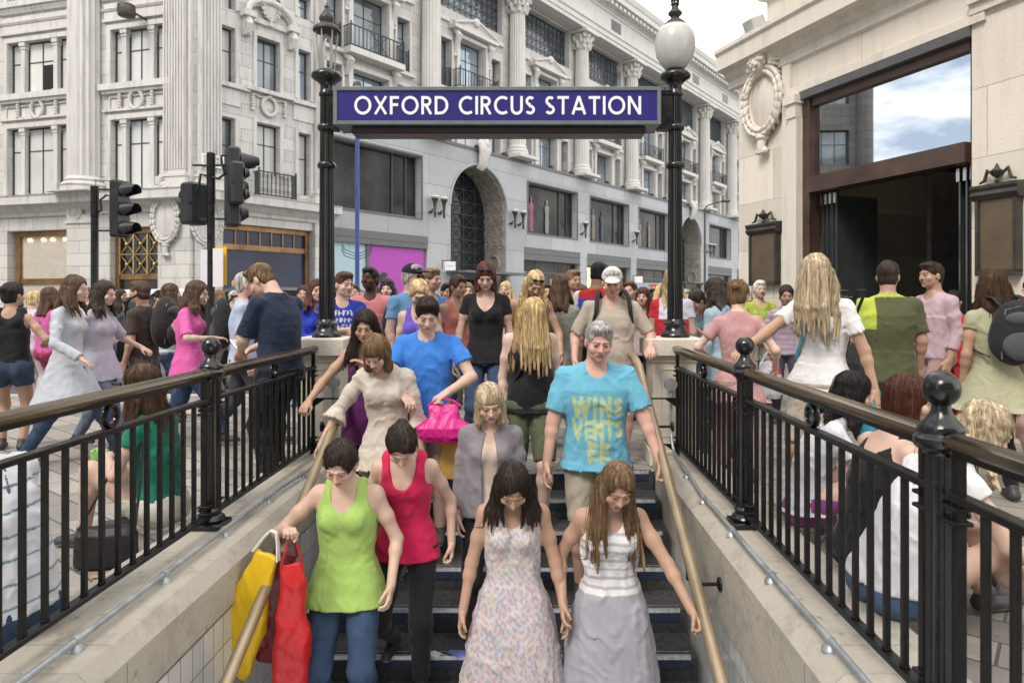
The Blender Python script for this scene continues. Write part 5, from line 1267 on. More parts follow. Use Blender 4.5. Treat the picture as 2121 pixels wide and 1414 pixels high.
def smin(a, b, k):
    h = np.clip(.5 + .5 * (b - a) / k, 0, 1); return b + (a - b) * h - k * h * (1 - h)
class Field:
    def __init__(s, lo, hi, g, fine=None):
        """grid over lo..hi with spacing g; fine=(centre, half size, spacing) refines a box, e.g. the head"""
        s.ax = []
        for a in range(3):
            if fine is None: c = np.arange(lo[a], hi[a] + g, g)
            else:
                fc, fh, fg = fine[0][a], fine[1][a], fine[2]
                A = np.arange(fc - fh, lo[a], -g)[1:][::-1] if fc - fh > lo[a] else np.zeros(0)
                B = np.arange(max(fc - fh, lo[a]), min(fc + fh, hi[a]), fg); Cc = np.arange(B[-1] + g, hi[a] + g, g)
                if len(B) and len(A): A = A[A < B[0] - .4 * g]
                c = np.concatenate([A, B, Cc])
            s.ax.append(c.astype(np.float32))
        s.F = np.full(tuple(len(c) for c in s.ax), 1.0, np.float32)
    def sub(s, lo, hi):
        sl = []; co = []
        for a in range(3):
            i0 = max(0, int(np.searchsorted(s.ax[a], lo[a])) - 1); i1 = min(len(s.ax[a]), int(np.searchsorted(s.ax[a], hi[a])) + 1)
            sl.append(slice(i0, max(i1, i0))); sh = [1, 1, 1]; sh[a] = -1; co.append(s.ax[a][i0:max(i1, i0)].reshape(sh))
        return tuple(sl), co
    def join(s, sl, d, k): s.F[sl] = smin(s.F[sl], d.astype(np.float32), k)
    def cut(s, sl, d, k=.004): s.F[sl] = -smin(-s.F[sl], d.astype(np.float32), k)   # remove where d<0 (d: sdf of the cutter)
    def cap(s, a, b, r1, r2, k=.02, off=0, plane=None, mode='add', M=None):
        a, b = np.array(a, float), np.array(b, float); r1, r2 = r1 + off, r2 + off; R_ = max(r1, r2) + k + .03
        sl, (X_, Y_, Z_) = s.sub(np.minimum(a, b) - R_, np.maximum(a, b) + R_)
        if min(len(q.ravel()) for q in (X_, Y_, Z_)) == 0: return
        ab = b - a; L2 = max(float(ab @ ab), 1e-9)
        t = np.clip(((X_ - a[0]) * ab[0] + (Y_ - a[1]) * ab[1] + (Z_ - a[2]) * ab[2]) / L2, 0, 1)
        d = np.sqrt((X_ - a[0] - t * ab[0]) ** 2 + (Y_ - a[1] - t * ab[1]) ** 2 + (Z_ - a[2] - t * ab[2]) ** 2) - (r1 + (r2 - r1) * t)
        if plane is not None:
            p, n = plane; d = np.maximum(d, (X_ - p[0]) * n[0] + (Y_ - p[1]) * n[1] + (Z_ - p[2]) * n[2])
        (s.join if mode == 'add' else s.cut)(sl, d, k)
    def ell(s, c, r, k=.02, off=0, Rm=None, mode='add', box=None):
        r = np.array(r, float) + off; c = np.array(c, float); q = (max(r) if Rm is not None else r) + k + .03
        sl, (X_, Y_, Z_) = s.sub(c - q, c + q)
        if min(len(w.ravel()) for w in (X_, Y_, Z_)) == 0: return
        x, y, z = X_ - c[0], Y_ - c[1], Z_ - c[2]
        if Rm is not None:
            m = Rm; x, y, z = x * m[0, 0] + y * m[1, 0] + z * m[2, 0], x * m[0, 1] + y * m[1, 1] + z * m[2, 1], x * m[0, 2] + y * m[1, 2] + z * m[2, 2]
        k0 = np.sqrt((x / r[0]) ** 2 + (y / r[1]) ** 2 + (z / r[2]) ** 2) + 1e-6
        k1 = np.sqrt((x / r[0] ** 2) ** 2 + (y / r[1] ** 2) ** 2 + (z / r[2] ** 2) ** 2) + 1e-6
        (s.join if mode == 'add' else s.cut)(sl, k0 * (k0 - 1) / k1, k)
    def loft(s, zt, w, dp, cx, cy, z0, z1, k=.02, off=0, p=2.5):
        """upright body section: half widths w and depths dp along heights zt, centre line cx, cy"""
        mw = max(w) + off + .1
        lo = [min(cx) - mw, min(cy) - mw, z0 - .06]; hi = [max(cx) + mw, max(cy) + mw, z1 + .06]
        sl, (X_, Y_, Z_) = s.sub(lo, hi); zz = Z_.ravel()
        if len(zz) == 0: return
        f = lambda t: np.interp(zz, zt, t).reshape(1, 1, -1)
        W, D = f(w) + off, f(dp) + off; x, y = np.abs((X_ - f(cx)) / W), np.abs((Y_ - f(cy)) / D)
        q = (x ** p + y ** p) ** (1 / p) + 1e-6
        g = np.sqrt((x ** (p - 1) * q ** (1 - p) / W) ** 2 + (y ** (p - 1) * q ** (1 - p) / D) ** 2) + 1e-6
        d = (q - 1) / g; d = np.maximum(np.maximum(d, zz.reshape(1, 1, -1) - z1), z0 - zz.reshape(1, 1, -1))
        s.join(sl, d, k)
    def noise(s, amp, sc, seed=0, stretch=(1, 1, 1), inward=1.0):
        band = np.abs(s.F) < amp * 2 + .03
        i, j, k = np.nonzero(band); p = np.stack([s.ax[0][i], s.ax[1][j], s.ax[2][k]], 1) * np.array(stretch, np.float32)
        rg = np.random.RandomState(seed); v = np.zeros(len(p), np.float32); w = p + 1.1 / sc * np.sin(p[:, [1, 2, 0]] * sc * .9 + rg.rand(3) * 6) + .5 / sc * np.sin(p[:, [2, 0, 1]] * sc * 2.1 + rg.rand(3) * 6)
        for q in range(6):
            dr = rg.randn(3); dr /= np.linalg.norm(dr); m_ = .5 + .5 * np.sin(w @ (rg.randn(3) * sc * .5) + rg.rand() * 6)
            v += (1 - 2 * np.abs(np.sin((w @ dr) * sc * (.8 + .45 * q) + rg.rand() * 6))) * m_ / (1 + .45 * q)
        s.F[i, j, k] += np.minimum(-amp * v / 1.5, inward).astype(np.float32)
    def half(s, p, n, k=.003):
        """keep the side opposite to n"""
        X_, Y_, Z_ = [c.reshape([-1 if a == b else 1 for b in range(3)]) for a, c in enumerate(s.ax)]
        d = (X_ - p[0]) * n[0] + (Y_ - p[1]) * n[1] + (Z_ - p[2]) * n[2]; s.F = np.maximum(s.F, d.astype(np.float32))
    def mesh(s): return _nets(s.F, *s.ax)

def mk(name, V, Q, mats, parent=None, col=None, smooth=True):
    me = bpy.data.meshes.new(name); me.vertices.add(len(V)); me.vertices.foreach_set('co', V.astype(np.float32).ravel())
    me.loops.add(len(Q) * 4); me.loops.foreach_set('vertex_index', Q.astype(np.int32).ravel())
    me.polygons.add(len(Q)); me.polygons.foreach_set('loop_start', np.arange(0, len(Q) * 4, 4, dtype=np.int32)); me.polygons.foreach_set('loop_total', np.full(len(Q), 4, np.int32))
    me.polygons.foreach_set('use_smooth', np.ones(len(Q), bool)); me.update(calc_edges=True)
    if col is not None:
        at_ = me.color_attributes.new('tint', 'FLOAT_COLOR', 'POINT'); at_.data.foreach_set('color', np.concatenate([col, np.ones((len(col), 1))], 1).astype(np.float32).ravel())
    me.materials.append(mats)
    o = bpy.data.objects.new(name, me); C.objects.link(o)
    if parent is not None: o.parent = parent
    return o

def tint_mat(name, rough, bump, bscale, stretch=(1, 1, 1), var=.1, vs=12, spec=.4, sheen=0, sss=0, aniso=0):
    """material whose albedo is the 'tint' attribute"""
    if name in _mats: return _mats[name]
    m, n, lk, b = _new(name); a = n.new("ShaderNodeAttribute"); a.attribute_name = 'tint'
    t = n.new("ShaderNodeTexCoord"); mp_ = n.new("ShaderNodeMapping"); mp_.inputs['Scale'].default_value = stretch; lk(t.outputs['Object'], mp_.inputs[0])
    no = n.new("ShaderNodeTexNoise"); no.inputs['Scale'].default_value = vs; no.inputs['Detail'].default_value = 5; lk(mp_.outputs[0], no.inputs['Vector'])
    r = n.new("ShaderNodeMapRange"); r.inputs['From Min'].default_value = .25; r.inputs['From Max'].default_value = .75; r.inputs['To Min'].default_value = 1 - var; r.inputs['To Max'].default_value = 1 + var
    lk(no.outputs['Fac'], r.inputs['Value'])
    vm = n.new("ShaderNodeVectorMath"); vm.operation = 'SCALE'; lk(a.outputs['Color'], vm.inputs[0]); lk(r.outputs[0], vm.inputs['Scale'])
    lk(vm.outputs[0], b.inputs['Base Color']); b.inputs['Roughness'].default_value = rough; b.inputs['Specular IOR Level'].default_value = spec
    if sheen: b.inputs['Sheen Weight'].default_value = sheen
    if sss: b.inputs['Subsurface Weight'].default_value = sss; b.inputs['Subsurface Radius'].default_value = (.02, .008, .004); b.inputs['Subsurface Scale'].default_value = .6
    if bump:
        nb = n.new("ShaderNodeTexNoise"); nb.inputs['Scale'].default_value = bscale; nb.inputs['Detail'].default_value = 4; lk(mp_.outputs[0], nb.inputs['Vector'])
        bp = n.new("ShaderNodeBump"); bp.inputs['Distance'].default_value = bump; lk(nb.outputs['Fac'], bp.inputs['Height']); lk(bp.outputs[0], b.inputs['Normal'])
    _mats[name] = m; return m
M_skin = tint_mat("skin", .48, .0006, 90, var=.06, vs=10, spec=.35, sss=.12)
M_hair = tint_mat("hair", .52, .010, 95, (1, 1, .07), var=.5, vs=80, spec=.3)
M_cloth = tint_mat("jersey_fabric", .85, .012, 11, (1, 1, .55), var=.09, vs=7, spec=.25, sheen=.12)
M_denim = tint_mat("denim_fabric", .88, .004, 20, (1, 1, .6), var=.2, vs=14, spec=.2)
M_shoe = tint_mat("shoe_leather", .5, .001, 60, var=.1, spec=.4)
M_bag = tint_mat("bag_plastic", .42, .012, 9, (1, 1, .5), var=.07, vs=8, spec=.5)
SK = {'fair': (.58, .395, .315), 'pale': (.66, .48, .40), 'tan': (.45, .28, .20), 'olive': (.38, .21, .13), 'dark': (.075, .036, .022), 'pink': (.60, .36, .29)}
HC = {'black': (.012, .010, .010), 'dark': (.028, .018, .013), 'brown': (.070, .038, .022), 'auburn': (.065, .022, .014), 'light': (.17, .105, .055), 'blond': (.50, .36, .19), 'ash': (.46, .37, .25), 'grey': (.36, .35, .33), 'white': (.6, .6, .58)}
def rotm(ax, a):
    c, s = math.cos(a), math.sin(a)
    return np.array({'x': [[1, 0, 0], [0, c, -s], [0, s, c]], 'y': [[c, 0, s], [0, 1, 0], [-s, 0, c]], 'z': [[c, -s, 0], [s, c, 0], [0, 0, 1]]}[ax])
def ik(a, t, l1, l2, pole):
    a, t, pole = map(lambda q: np.array(q, float), (a, t, pole)); d = t - a; L_ = np.linalg.norm(d); d = d / max(L_, 1e-6)
    if L_ > (l1 + l2) * .995: L_ = (l1 + l2) * .995; t = a + d * L_
    x = (l1 ** 2 - l2 ** 2 + L_ ** 2) / (2 * L_); h = math.sqrt(max(l1 ** 2 - x ** 2, 0)); p = pole - d * (pole @ d); p /= max(np.linalg.norm(p), 1e-6)
    return a + d * x + p * h, t

def strands(F, body, c0, hc_, ln, seed, hair, g, dense):
    """fine locks that run down the surface of the hair, with a few stray ones"""
    if not dense: return
    v, _ = F.mesh(); rg = np.random.RandomState(seed + 1)
    up_ = v[(v[:, 2] > hc_[2] - .03)]
    if len(up_) < 10: return
    n = 1100 if ln > .12 else 900; p = up_[rg.randint(0, len(up_), n)] + rg.randn(n, 3) * .002
    st = int((ln + .10) / .013) + 3 if ln else 9; step = .013 if ln else .008
    ax = F.ax; org = np.array([a[0] for a in ax]); FF = F.F; sh_ = np.array(FF.shape)
    gs = np.array([a[1] - a[0] for a in ax])
    def smp(q):
        t = np.clip((q - org) / gs, 0, sh_ - 1.001); i = t.astype(int); f_ = t - i; o = 0
        for a in (0, 1):
            for b in (0, 1):
                for c in (0, 1): o = o + FF[i[:, 0] + a, i[:, 1] + b, i[:, 2] + c] * (f_[:, 0] if a else 1 - f_[:, 0]) * (f_[:, 1] if b else 1 - f_[:, 1]) * (f_[:, 2] if c else 1 - f_[:, 2])
        return o
    def grad(q):
        e = .006; gr = np.stack([smp(q + d) - smp(q - d) for d in np.eye(3) * e], 1); return gr / (np.linalg.norm(gr, axis=1, keepdims=True) + 1e-6)
    off = np.where(rg.rand(n) < .06, rg.uniform(.003, .010, n), rg.uniform(-.0005, .0016, n))
    path = [p]; d0 = np.tile(np.array([0, 0, -1.0]), (n, 1)); dp_ = d0 + .3 * rg.randn(n, 3); leng = rg.randint(max(3, st // 2), st + 1, n)
    for k in range(st):
        nn = grad(p); dd = dp_ * .5 + d0 * .8 + .10 * rg.randn(n, 3); dd = dd - nn * np.sum(dd * nn, 1, keepdims=True); dd /= np.linalg.norm(dd, axis=1, keepdims=True) + 1e-6; dp_ = dd
        p = p + dd * step; sd_ = smp(p); p = p - grad(p) * np.clip(sd_ - off, -.012, .012)[:, None]; p = np.where((k < leng)[:, None], p, path[-1]); path.append(p)
    A = np.stack(path, 1); m = A.shape[1]; tan = np.diff(A, axis=1, append=A[:, -1:] + (A[:, -1:] - A[:, -2:-1])); tan /= np.linalg.norm(tan, axis=2, keepdims=True) + 1e-6
    side = np.cross(tan, rg.randn(n, 1, 3)); side /= np.linalg.norm(side, axis=2, keepdims=True) + 1e-6; oth = np.cross(tan, side)
    rad = (rg.uniform(.0008, .0017, n)[:, None] * np.interp(np.arange(m) / (m - 1), [0, .2, .8, 1], [.4, 1, .9, .2])[None])[..., None]
    ring = np.stack([A + rad * side, A + rad * (-.5 * side + .87 * oth), A + rad * (-.5 * side - .87 * oth)], 2)
    V = ring.reshape(-1, 3); idx = np.arange(n * m * 3).reshape(n, m, 3); Q = []
    for j in range(3): Q.append(np.stack([idx[:, :-1, j], idx[:, :-1, (j + 1) % 3], idx[:, 1:, (j + 1) % 3], idx[:, 1:, j]], -1).reshape(-1, 4))
    tn = np.repeat(rg.uniform(.55, 1.65, n), m * 3)[:, None] * c0[None]
    mk('hair_strands', V, np.concatenate(Q), M_hair, body, tn)

def person(label, group=None, loc=(0, 0, 0), rz=0, h=1.70, sex='f', fat=1.0, skin='fair', hair='short', hc='brown', g=.0085, hg=.0052,
           lean=(0, 0), head=(0, 0, 0), hands=None, poles=None, feet=None, seat=None, curl=(.5, .5),
           top=None, bottom=None, shoes=(.05, .05, .05), extra=(), turn=0, pboth=True):
    """figure facing -y at rz 0. lean=(forward, sideways) of the chest; head=(bow, turn, tilt) degrees; hands=(right, left) wrist targets
    in metres with z up (right is -x); feet=(right, left) ankle targets; seat=hip height"""
    s = h / 1.72; f = sex == 'f'; hipz = seat if seat is not None else .505 * h
    fw = fat
    # centre line of the trunk
    L_t = .345 * h                                        # hip to neck base
    top_z = hipz + L_t * (1 - .5 * (lean[0] ** 2 + lean[1] ** 2) * .35)
    zt = np.array([-.10, -.05, .0, .05, .12, .20, .32, .45, .58, .72, .84, .92, 1.0]); zz = hipz + zt * (top_z - hipz)
    if f:
        w = np.array([.10, .150, .170, .168, .150, .134, .124, .132, .140, .142, .128, .100, .056]) * s; dp = np.array([.07, .095, .108, .108, .100, .090, .084, .090, .100, .098, .082, .066, .050]) * s
        shw, shz = .150 * s, .845
    else:
        w = np.array([.10, .148, .164, .164, .156, .150, .148, .158, .168, .172, .155, .115, .062]) * s; dp = np.array([.07, .098, .110, .110, .106, .104, .104, .112, .118, .112, .092, .076, .058]) * s
        shw, shz = .182 * s, .85
    bw = np.array([1, 1, 1, 1, 1, 1, 1, 1, 1, .9, .5, .2, 0]); w = w * (1 + (fw - 1) * bw); dp = dp * (1 + (fw - 1) * 1.35 * bw)
    tq = np.clip(zt, 0, 1); cy = -lean[0] * L_t * tq ** 1.35; cx = lean[1] * L_t * tq ** 1.35
    cy = cy + .012 * s * np.sin(np.pi * tq)
    def spine(t): return np.array([np.interp(t, zt, cx), np.interp(t, zt, cy), hipz + t * (top_z - hipz)])
    tw = rotm('z', R(turn))
    neck0 = spine(.97); up = spine(1.0) - spine(.8); up /= np.linalg.norm(up)
    Rh = rotm('z', R(head[1])) @ rotm('x', R(head[0])) @ rotm('y', R(head[2]))
    hs = (.98 if f else 1.03) * (s * .5 + .5)
    neck1 = neck0 + up * .066 * s + np.array([0, -.012 - .0009 * max(head[0], 0) , -.0005 * max(head[0], 0)]) * s
    hc_ = neck1 + Rh @ np.array([0, -.022, .098]) * hs
    sh = [spine(shz) + tw @ np.array([q * shw * (1 + .25 * (fw - 1)), .005, .0]) for q in (-1, 1)]
    l1, l2 = .168 * h, .148 * h
    if hands is None: hands = (None, None)
    el, wr = [], []
    for i, q in enumerate((-1, 1)):
        t = hands[i] if hands[i] is not None else (sh[i][0] + q * .045, sh[i][1] - .06, sh[i][2] - (l1 + l2) * .97)
        po = (poles[i] if poles and poles[i] is not None else (q * .5, .9, -.2))
        e, t = ik(sh[i], t, l1, l2, po); el.append(e); wr.append(t)
    hj = [spine(.0) + np.array([q * .088 * s * (1 + .4 * (fw - 1)), 0, -.01]) for q in (-1, 1)]
    lt, lc = .245 * h, .235 * h; kn, an = [], []
    ft = feet or ((-.10, .04, .075 * s), (.10, -.10, .075 * s))
    for i, q in enumerate((-1, 1)):
        k_, a_ = ik(hj[i], ft[i], lt, lc, (q * .12, -1, .15)); kn.append(k_); an.append(a_)
    # ---- parts of the field
    def trunk(F, off=0, k=.03, bust=True, z0=None, z1=None):
        F.loft(zz, w, dp, cx, cy, z0 if z0 is not None else zz[0], z1 if z1 is not None else zz[-1], k, off)
        if (z0 is None or z0 < hipz + .05):
            for q in (-1, 1): F.ell(spine(.02) + np.array([q * .07 * s * fw, .055 * s, -.025]), (.085 * s * fw, .075 * s * fw, .09 * s), .03, off)
        if fw > 1.12: F.ell(spine(.2) + np.array([0, -.045, 0]), (.13 * s * fw, .10 * s * fw, .14 * s), .05, off)
        if f and bust:
            for q in (-1, 1): F.ell(spine(.64) + tw @ np.array([q * .062 * s, -.070 * s * (1 + .5 * (fw - 1)), 0]), (.058 * s * fw, .062 * s * fw, .062 * s * fw), .025, off)
    def shoulders(F, off=0, k=.04):
        for i in (0, 1):
            F.cap(neck0 + np.array([0, .012, -.028]), sh[i] + np.array([0, .004, -.004]), .044 * s, (.038 if f else .050) * s, k, off)
            F.cap(spine(.68) + np.array([(-1, 1)[i] * .06, .0, 0]), sh[i] + np.array([0, 0, -.02]), .06 * s, .038 * s, k, off)
    am = (1 + .55 * (fw - 1)); ra = [(.040 if f else .050) * s * am, (.033 if f else .040) * s * am, (.034 if f else .041) * s, .0245 * s if f else .028 * s]
    def arm(F, i, off=0, k=.025, t=2.0, flare=0):
        """t: 0..1 upper arm, 1..2 forearm"""
        e, w_ = el[i], wr[i]; d = e - sh[i]; L1 = np.linalg.norm(d); d = d / L1
        if t <= 1: F.cap(sh[i], sh[i] + d * L1 * t, ra[0] + off, ra[0] + (ra[1] - ra[0]) * t + off + flare, k, 0, (sh[i] + d * L1 * t, d)); return
        F.cap(sh[i], e, ra[0], ra[1], k, off)
        F.ell(sh[i] + d * L1 * .5, (ra[0] * .98,) * 3, k, off)
        d2 = w_ - e; L2 = np.linalg.norm(d2); d2 = d2 / L2; q = t - 1
        if t >= 2: F.cap(e, w_, ra[2] * .93, ra[3], k, off); F.ell(e + d2 * L2 * .25, (ra[2],) * 3, k, off)
        else: F.cap(e, e + d2 * L2 * q, ra[2] + off, ra[2] + (ra[3] - ra[2]) * q + off + flare, k, 0, (e + d2 * L2 * q, d2))
    rl = [.083 * s * fw, .052 * s * (1 + .5 * (fw - 1)), .056 * s * (1 + .4 * (fw - 1)), .034 * s]
    if not f: rl = [.085 * s * fw, .055 * s, .057 * s, .038 * s]
    def leg(F, i, off=0, k=.03, t=2.0, flare=0, kf=None):
        d = kn[i] - hj[i]; L1 = np.linalg.norm(d); d = d / L1; d2 = an[i] - kn[i]; L2 = np.linalg.norm(d2); d2 = d2 / L2
        if t <= 1: F.cap(hj[i], hj[i] + d * L1 * t, rl[0] + off, rl[0] + (rl[1] - rl[0]) * t + off + flare, k, 0, (hj[i] + d * L1 * t, d)); return
        F.cap(hj[i], kn[i], rl[0], rl[1] + flare * .5, k, off)
        q = t - 1
        if t >= 2: F.cap(kn[i], an[i], rl[2], rl[3], k, off); F.ell(kn[i] + d2 * L2 * .3 + np.array([0, .012, 0]), (rl[2] * 1.02,) * 3, k, off)
        else: F.cap(kn[i], kn[i] + d2 * L2 * q, rl[2] + off, rl[2] + (rl[3] - rl[2]) * q + off + flare, k, 0, (kn[i] + d2 * L2 * q, d2)); F.ell(kn[i] + d2 * L2 * .25 + np.array([0, .012, 0]), (rl[2] * 1.0,) * 3, k, off)
    allp = np.array([spine(0), spine(1), hc_, *sh, *el, *wr, *hj, *kn, *an, spine(.2)])
    lo, hi = allp.min(0) - .17, allp.max(0) + .17; lo[2] = max(lo[2], min(a[2] for a in an) - .10); hi[0] += .06 * fw; lo[0] -= .06 * fw; hi[1] += .04; lo[1] -= .04
    # ---- body
    B = Field(lo, hi, g, (hc_, (.10, .12, .14), hg))
    trunk(B, 0); shoulders(B)
    for i in (0, 1): arm(B, i); leg(B, i)
    B.cap(neck0 + up * -.02, neck1 + np.array([0, .01, .02]), (.052 if f else .062) * s, (.048 if f else .058) * s, .025)
    for q in (-1, 1): B.cap(neck0 + np.array([q * .012, -.045 * s, .0]), hc_ + Rh @ np.array([q * .05, .02, -.05]), .012, .014, .02)      # neck cords
    H = lambda x, y, z: hc_ + Rh @ (np.array([x, y, z]) * hs)
    def E(c, r, k=.012, mode='add'): B.ell(H(*c), np.array(r) * hs, k, 0, Rh, mode)
    jw = 1.0 if f else 1.08
    E((0, .014, .032), (.074, .094, .086)); E((0, -.020, -.030), (.061 * jw, .070, .080), .02); E((0, -.034, -.070), (.047 * jw, .046, .036), .02); E((0, -.070, -.092), (.018, .016, .015), .015)
    for q in (-1, 1):
        B.ell(H(q * .0305, -.104, .004), (.0150 * hs,) * 3, .010, 0, None, 'cut'); B.ell(H(q * .031, -.0775, .004), (.0135 * hs,) * 3, .003)
        E((q * .042, -.060, -.030), (.024, .022, .024), .015); E((q * .077, .010, -.012), (.010, .019, .031), .006)
        B.cap(H(q * .012, -.090, .026), H(q * .045, -.078, .026), .008 * hs, .006 * hs, .010)
        B.ell(H(q * .011, -.096, -.030), (.009 * hs,) * 3, .006)
    B.cap(H(0, -.086, .016), H(0, -.110, -.026), .0075 * hs, .0115 * hs, .010)
    B.cap(H(-.019, -.084, -.056), H(.019, -.084, -.056), .006 * hs, .006 * hs, .006); B.cap(H(-.016, -.083, -.066), H(.016, -.083, -.066), .0075 * hs, .0075 * hs, .006)
    for i in (0, 1):
        fd = rotm('z', 0) @ np.array([0, -1, 0]); toe = an[i] + np.array([(-1, 1)[i] * .02, -.135 * s, -.055 * s]); B.cap(an[i] + np.array([0, .03, -.035 * s]), toe, .030 * s, .024 * s, .02)
    V, Q = B.mesh()
    # hands: finer grids, welded into the wrist
    def hand(i, curl_):
        w_ = wr[i]; fd = w_ - el[i]; fd /= np.linalg.norm(fd); q = (-1, 1)[i]
        ref = np.array([-q, 0, 0.]) if abs(fd[2]) > .6 else np.array([0, 0, -1.]); n_ = ref - fd * (ref @ fd); n_ /= np.linalg.norm(n_)
        l_ = np.cross(n_, fd); l_ = l_ if l_[1] < 0 or abs(fd[2]) < .6 else -l_      # lateral axis towards the thumb (forwards)
        if abs(fd[2]) < .6: l_ = l_ if l_ @ np.array([-q, 0, 0]) > 0 else -l_
        hw = .92 * s if f else 1.04 * s; fg = .0042 if g < .011 else .0062
        ext = .21 * s; HF = Field(w_ - ext, w_ + ext, fg)
        T = lambda a, b, c: w_ + (fd * a + l_ * b + n_ * c) * hw
        HF.cap(w_ - fd * .03, T(.012, 0, 0), ra[3] * 1.0, .023 * hw, .01)
        for b in (-.026, -.009, .009, .026): HF.cap(T(.008, b * .7, 0), T(.082, b, .0), .0155 * hw, .0115 * hw, .012)
        for b, ln in ((.029, .068), (.010, .077), (-.010, .071), (-.028, .055)):
            p = T(.084, b, .0); a = curl_ * .55
            for sg, rr in ((.44, .0092), (.31, .0083), (.25, .0074)):
                a2 = a; p2 = p + (fd * math.cos(a2) + n_ * math.sin(a2)) * ln * sg * hw + l_ * (b * .03)
                HF.cap(p, p2, rr * hw, rr * .9 * hw, .004); p = p2; a += curl_ * 1.0
        p = T(.018, .020, .004); p1 = T(.050, .043, .012 + .010 * curl_); p2 = T(.078, .050 - .012 * curl_, .022 + .02 * curl_); p3 = T(.098, .046 - .02 * curl_, .03 + .026 * curl_)
        HF.cap(p, p1, .016 * hw, .012 * hw, .012); HF.cap(p1, p2, .0112 * hw, .0096 * hw, .005); HF.cap(p2, p3, .0096 * hw, .0078 * hw, .004)
        return HF.mesh()
    if pboth:
        for i in (0, 1):
            v, q_ = hand(i, curl[i]); Q = np.concatenate([Q, q_ + len(V)]); V = np.concatenate([V, v])
    # tint
    base = np.array(SK[skin]); col = np.tile(base, (len(V), 1)); hl = ((V - hc_) @ Rh) / hs
    inh = (np.abs(hl) < (.1, .13, .14)).all(1)
    def paint(m, c, a=1): col[m] = col[m] * (1 - a) + np.array(c) * a
    ax_ = np.abs(hl[:, 0]); fr = inh & (hl[:, 1] < -.055)
    ck = np.exp(-(((ax_ - .042) / .018) ** 2 + ((hl[:, 2] + .03) / .018) ** 2)) * fr; col *= 1 + ck[:, None] * np.array([.02, -.06, -.06])
    nose = np.exp(-((hl[:, 0] / .014) ** 2 + ((hl[:, 2] + .03) / .016) ** 2)) * (inh & (hl[:, 1] < -.09)); col *= 1 + nose[:, None] * np.array([.01, -.05, -.05])
    dk = .45 if skin != 'dark' else .9
    lip = fr & (hl[:, 1] < -.074) & (ax_ < .0235 - .25 * np.abs(hl[:, 2] + .061)) & (hl[:, 2] > -.0735) & (hl[:, 2] < -.050); paint(lip, base * np.array([.80, .42, .45]), .8)
    paint(lip & (np.abs(hl[:, 2] + .0605) < .0022), base * .25, .8)
    ey = fr & ((((ax_ - .031) / .0140) ** 2 + ((hl[:, 2] - .003) / .0058) ** 2) < 1); paint(ey, base * .25 + .12); paint(ey & ((((ax_ - .031) / .0075) ** 2 + ((hl[:, 2] - .004) / .0075) ** 2) < 1), (.03, .02, .015))
    lid = fr & (np.abs(np.sqrt(((ax_ - .031) / .0155) ** 2 + ((hl[:, 2] - .005) / .0082) ** 2) - 1.1) < .16) & (hl[:, 2] > .004); paint(lid, base * .3, .4)
    bc = np.array(HC[hc]) * .8; brow = fr & (ax_ > .012) & (ax_ < .050) & (np.abs(hl[:, 2] - (.0275 + .12 * (ax_ - .012) * (ax_ < .035) - .18 * (ax_ - .035) * (ax_ >= .035))) < .0042); paint(brow, bc, .45)
    nos = fr & (((ax_ - .0085) / .004) ** 2 + ((hl[:, 2] + .037) / .003) ** 2 < 1) & (hl[:, 1] < -.085); paint(nos, base * .25, .7)
    body = mk('person', V, Q, M_skin, None, col)
    body.location = loc; body.rotation_euler = (0, 0, rz); tag(body, label, 'person', group)
    def part(name, F, mt, c, colf=None):
        v, q_ = F.mesh()
        if len(v) == 0: return None
        cc = np.tile(np.array(c, float), (len(v), 1))
        if colf: cc = colf(v, cc)
        return mk(name, v, q_, mt, body, cc)
    seed = abs(hash(label)) % 1000 if False else (sum(ord(c) * (i + 3) for i, c in enumerate(label)) % 997)
    # ---- hair
    if hair and hair != 'bald':
        ln = {'short': .0, 'crop': .0, 'bob': .10, 'bun': .0, 'pony': .0, 'long': .30, 'vlong': .42, 'mid': .18, 'curly': .16}.get(hair, 0)
        lo2, hi2 = hc_ - .16, hc_ + .16; lo2[2] -= ln + .02
        F = Field(lo2, hi2, hg if hg < .007 else hg)
        th = .008 if hair in ('crop', 'short') and not f else .014; veil = 'veil' in extra; fringe = seed % 5 == 0 or hair in ('bob',)
        F.ell(H(0, .016, .036), (np.array([.0755, .0955, .0875]) + th) * hs, .01, 0, Rh)
        if hair in ('short', 'crop', 'bun', 'pony'):
            F.ell(H(0, .045, -.03), (np.array([.064, .055, .055]) + th) * hs, .02, 0, Rh)
            if not f: 
                for q in (-1, 1): F.ell(H(q * .025, -.045, .092), (.04 * hs, .045 * hs, .028 * hs), .03)
